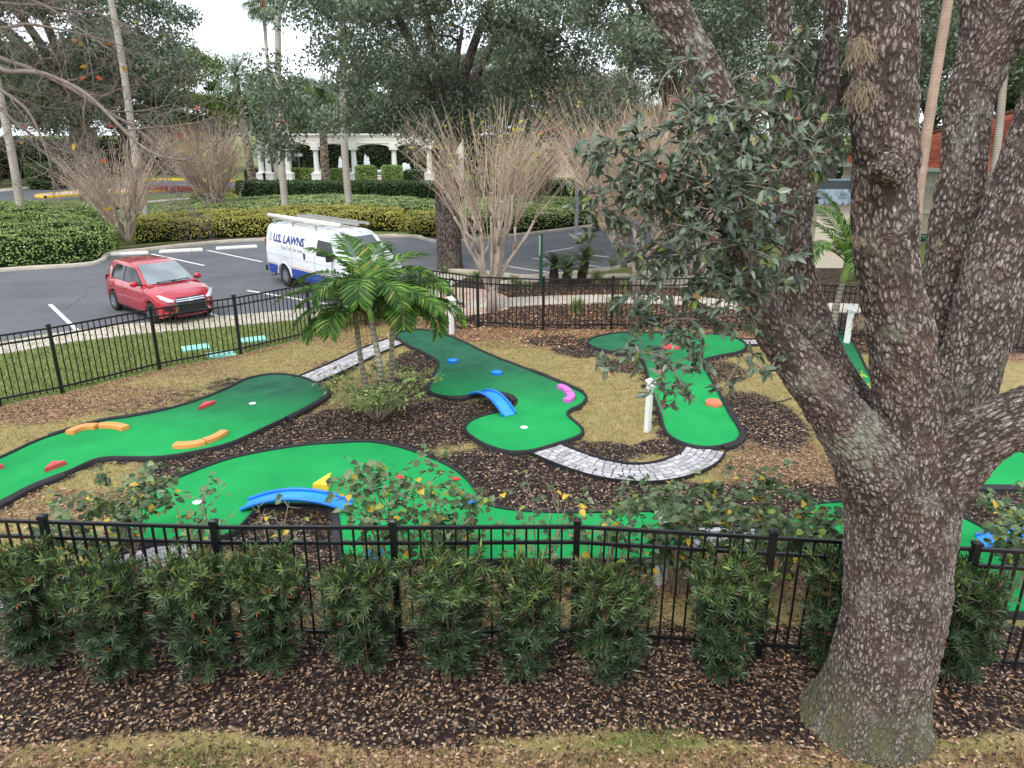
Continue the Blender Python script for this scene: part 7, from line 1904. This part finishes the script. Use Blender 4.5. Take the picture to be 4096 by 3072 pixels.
MB().box(((kx0 + kx1) / 2, 28.75, zb_ + (zt - zb_) / 2 + .02), (kx1 - kx0 + .1, 1.0, zt - zb_ + .1)).build('roof_deck', paint('dark_slate', hx('3a4248'), .8), kk)
MB().box(((kx0 + kx1) / 2, 28.9, zb_ / 2 - .03), (kx1 - kx0 - .2, 1.6, zb_ - .1)).build('wall', BEIGE, kk)
# swing seat hanging near the house
p = (16.013,29.0,1.075)
r = thing('swing_seat', 'dark green bucket swing hanging on a chain between the oak limbs', 'swing', (p[0], p[1], 0))
MB().lathe([(.12, -.18), (.20, -.12), (.22, .08), (.20, .10)], 14, p).build('bucket', GREENM, r, smooth=True)
for dx in (-.19, .19): MB().tube([(p[0] + dx, p[1], p[2] + .08), (p[0] + dx * .5, p[1], p[2] + 2.4)], .012, 5).build('chain', GREYM, r)
MB().bar((p[0] - 1.2, p[1], p[2] + 2.42), (p[0] + 1.2, p[1], p[2] + 2.42), .08, .08).build('crossbar', GREENM, r)
for dx in (-1.2, 1.2): MB().bar((p[0] + dx, p[1], 0), (p[0] + dx, p[1], p[2] + 2.42), .08, .08, up=(0, 1, 0)).build('post', GREENM, r)
# far houses
def far_house(label, x0, x1, y, dep, h, roof_h, wmat, rmat, cat='house'):
    r = thing('house', label, cat, ((x0 + x1) / 2, y, 0))
    MB().box(((x0 + x1) / 2, y + dep / 2, h / 2), (x1 - x0, dep, h)).build('wall', wmat, r)
    o = .6; MB().prism([(x0 - o, y - o), (x1 + o, y - o), (x1 + o, y + dep + o), (x0 - o, y + dep + o)], h, h + roof_h, .62).build('roof', rmat, r, fix=True)
    return r
YW = paint('yellow_wall', hx('d4b25e'), .9, var=.06, dirt=.08); PW = paint('peach_wall', hx('d3bfae'), .9, var=.06, dirt=.08)
x0, x1 = q3(285, 392, 92.).x, q3(432, 392, 92.).x
r = far_house('yellow house with two white garage doors behind the left crape myrtles', x0, x1, 92., 9., 4.0, 2.2, YW, paint('brown_shingles', hx('8a6a52'), .9, var=.15))
for X0, X1 in ((296, 322), (384, 412)):
    a_, b_ = q3(X0, 392, 92.).x, q3(X1, 392, 92.).x; dr = MB().box(((a_ + b_) / 2, 91.96, 1.4), (b_ - a_, .1, 2.8)).build('garage_door', WHITES, r)
    MB().box(((a_ + b_) / 2, 91.90, 2.0), (b_ - a_ - .3, .03, .06)).build('door_panel', OFFW, dr)
for X0 in (345, 362):
    a_ = q3(X0, 392, 92.).x; wn = MB().box((a_, 91.96, 1.9), (1.3, .1, 1.7)).build('window', OFFW, r); MB().box((a_, 91.9, 1.9), (1.1, .04, 1.5)).build('pane', GLASS, wn)
x0, x1 = q3(1172, 388, 84.).x, q3(1300, 388, 84.).x
r = far_house('peach stucco house with red tiled roofs behind the iron gate, right of the mature oak', x0, x1, 84., 9., 4.6, 1.6, PW, RTILE)
for X0 in (1190, 1240): 
    a_ = q3(X0, 392, 84.).x; wn = MB().box((a_, 83.96, 2.3), (1.4, .1, 1.8)).build('window', OFFW, r); MB().box((a_, 83.9, 2.3), (1.2, .04, 1.6)).build('pane', GLASS, wn)
gx0, gx1 = q3(1186, 388, 80.).x, q3(1262, 388, 80.).x
r = thing('iron_gate', 'black iron gate with pale pillars in front of the peach house', 'gate', ((gx0 + gx1) / 2, 80., 0))
m = MB()
for x in np.arange(gx0, gx1, .22): m.bar((x, 80, .1), (x, 80, 2.1 + .4 * math.sin(PI * (x - gx0) / (gx1 - gx0))), .04, .04, up=(0, 1, 0))
for z in (.3, 1.9): m.bar((gx0, 80, z), (gx1, 80, z), .05, .06)
m.build('bars', BLACKM, r)
for x in (gx0 - .4, gx1 + .4): MB().cbox((x, 80, 1.4), (.7, .7, 2.8), .06).build('pillar', STUCCO, r)
# white ledge of the balcony the picture is taken from
a_, b_ = Vector((-0.519,0.55,4.423)), Vector((-0.284,0.55,4.414))
r = MB().bar(a_ + Vector((0, -.06, -.05)), b_ + Vector((0, -.06, -.05)), .12, .10).build('balcony_ledge', paint('white_ledge', hx('e4e4e4'), .6, var=.03), None, bevel=.012)
tag(r, 'white balcony ledge along the bottom left edge of the picture', 'ledge')
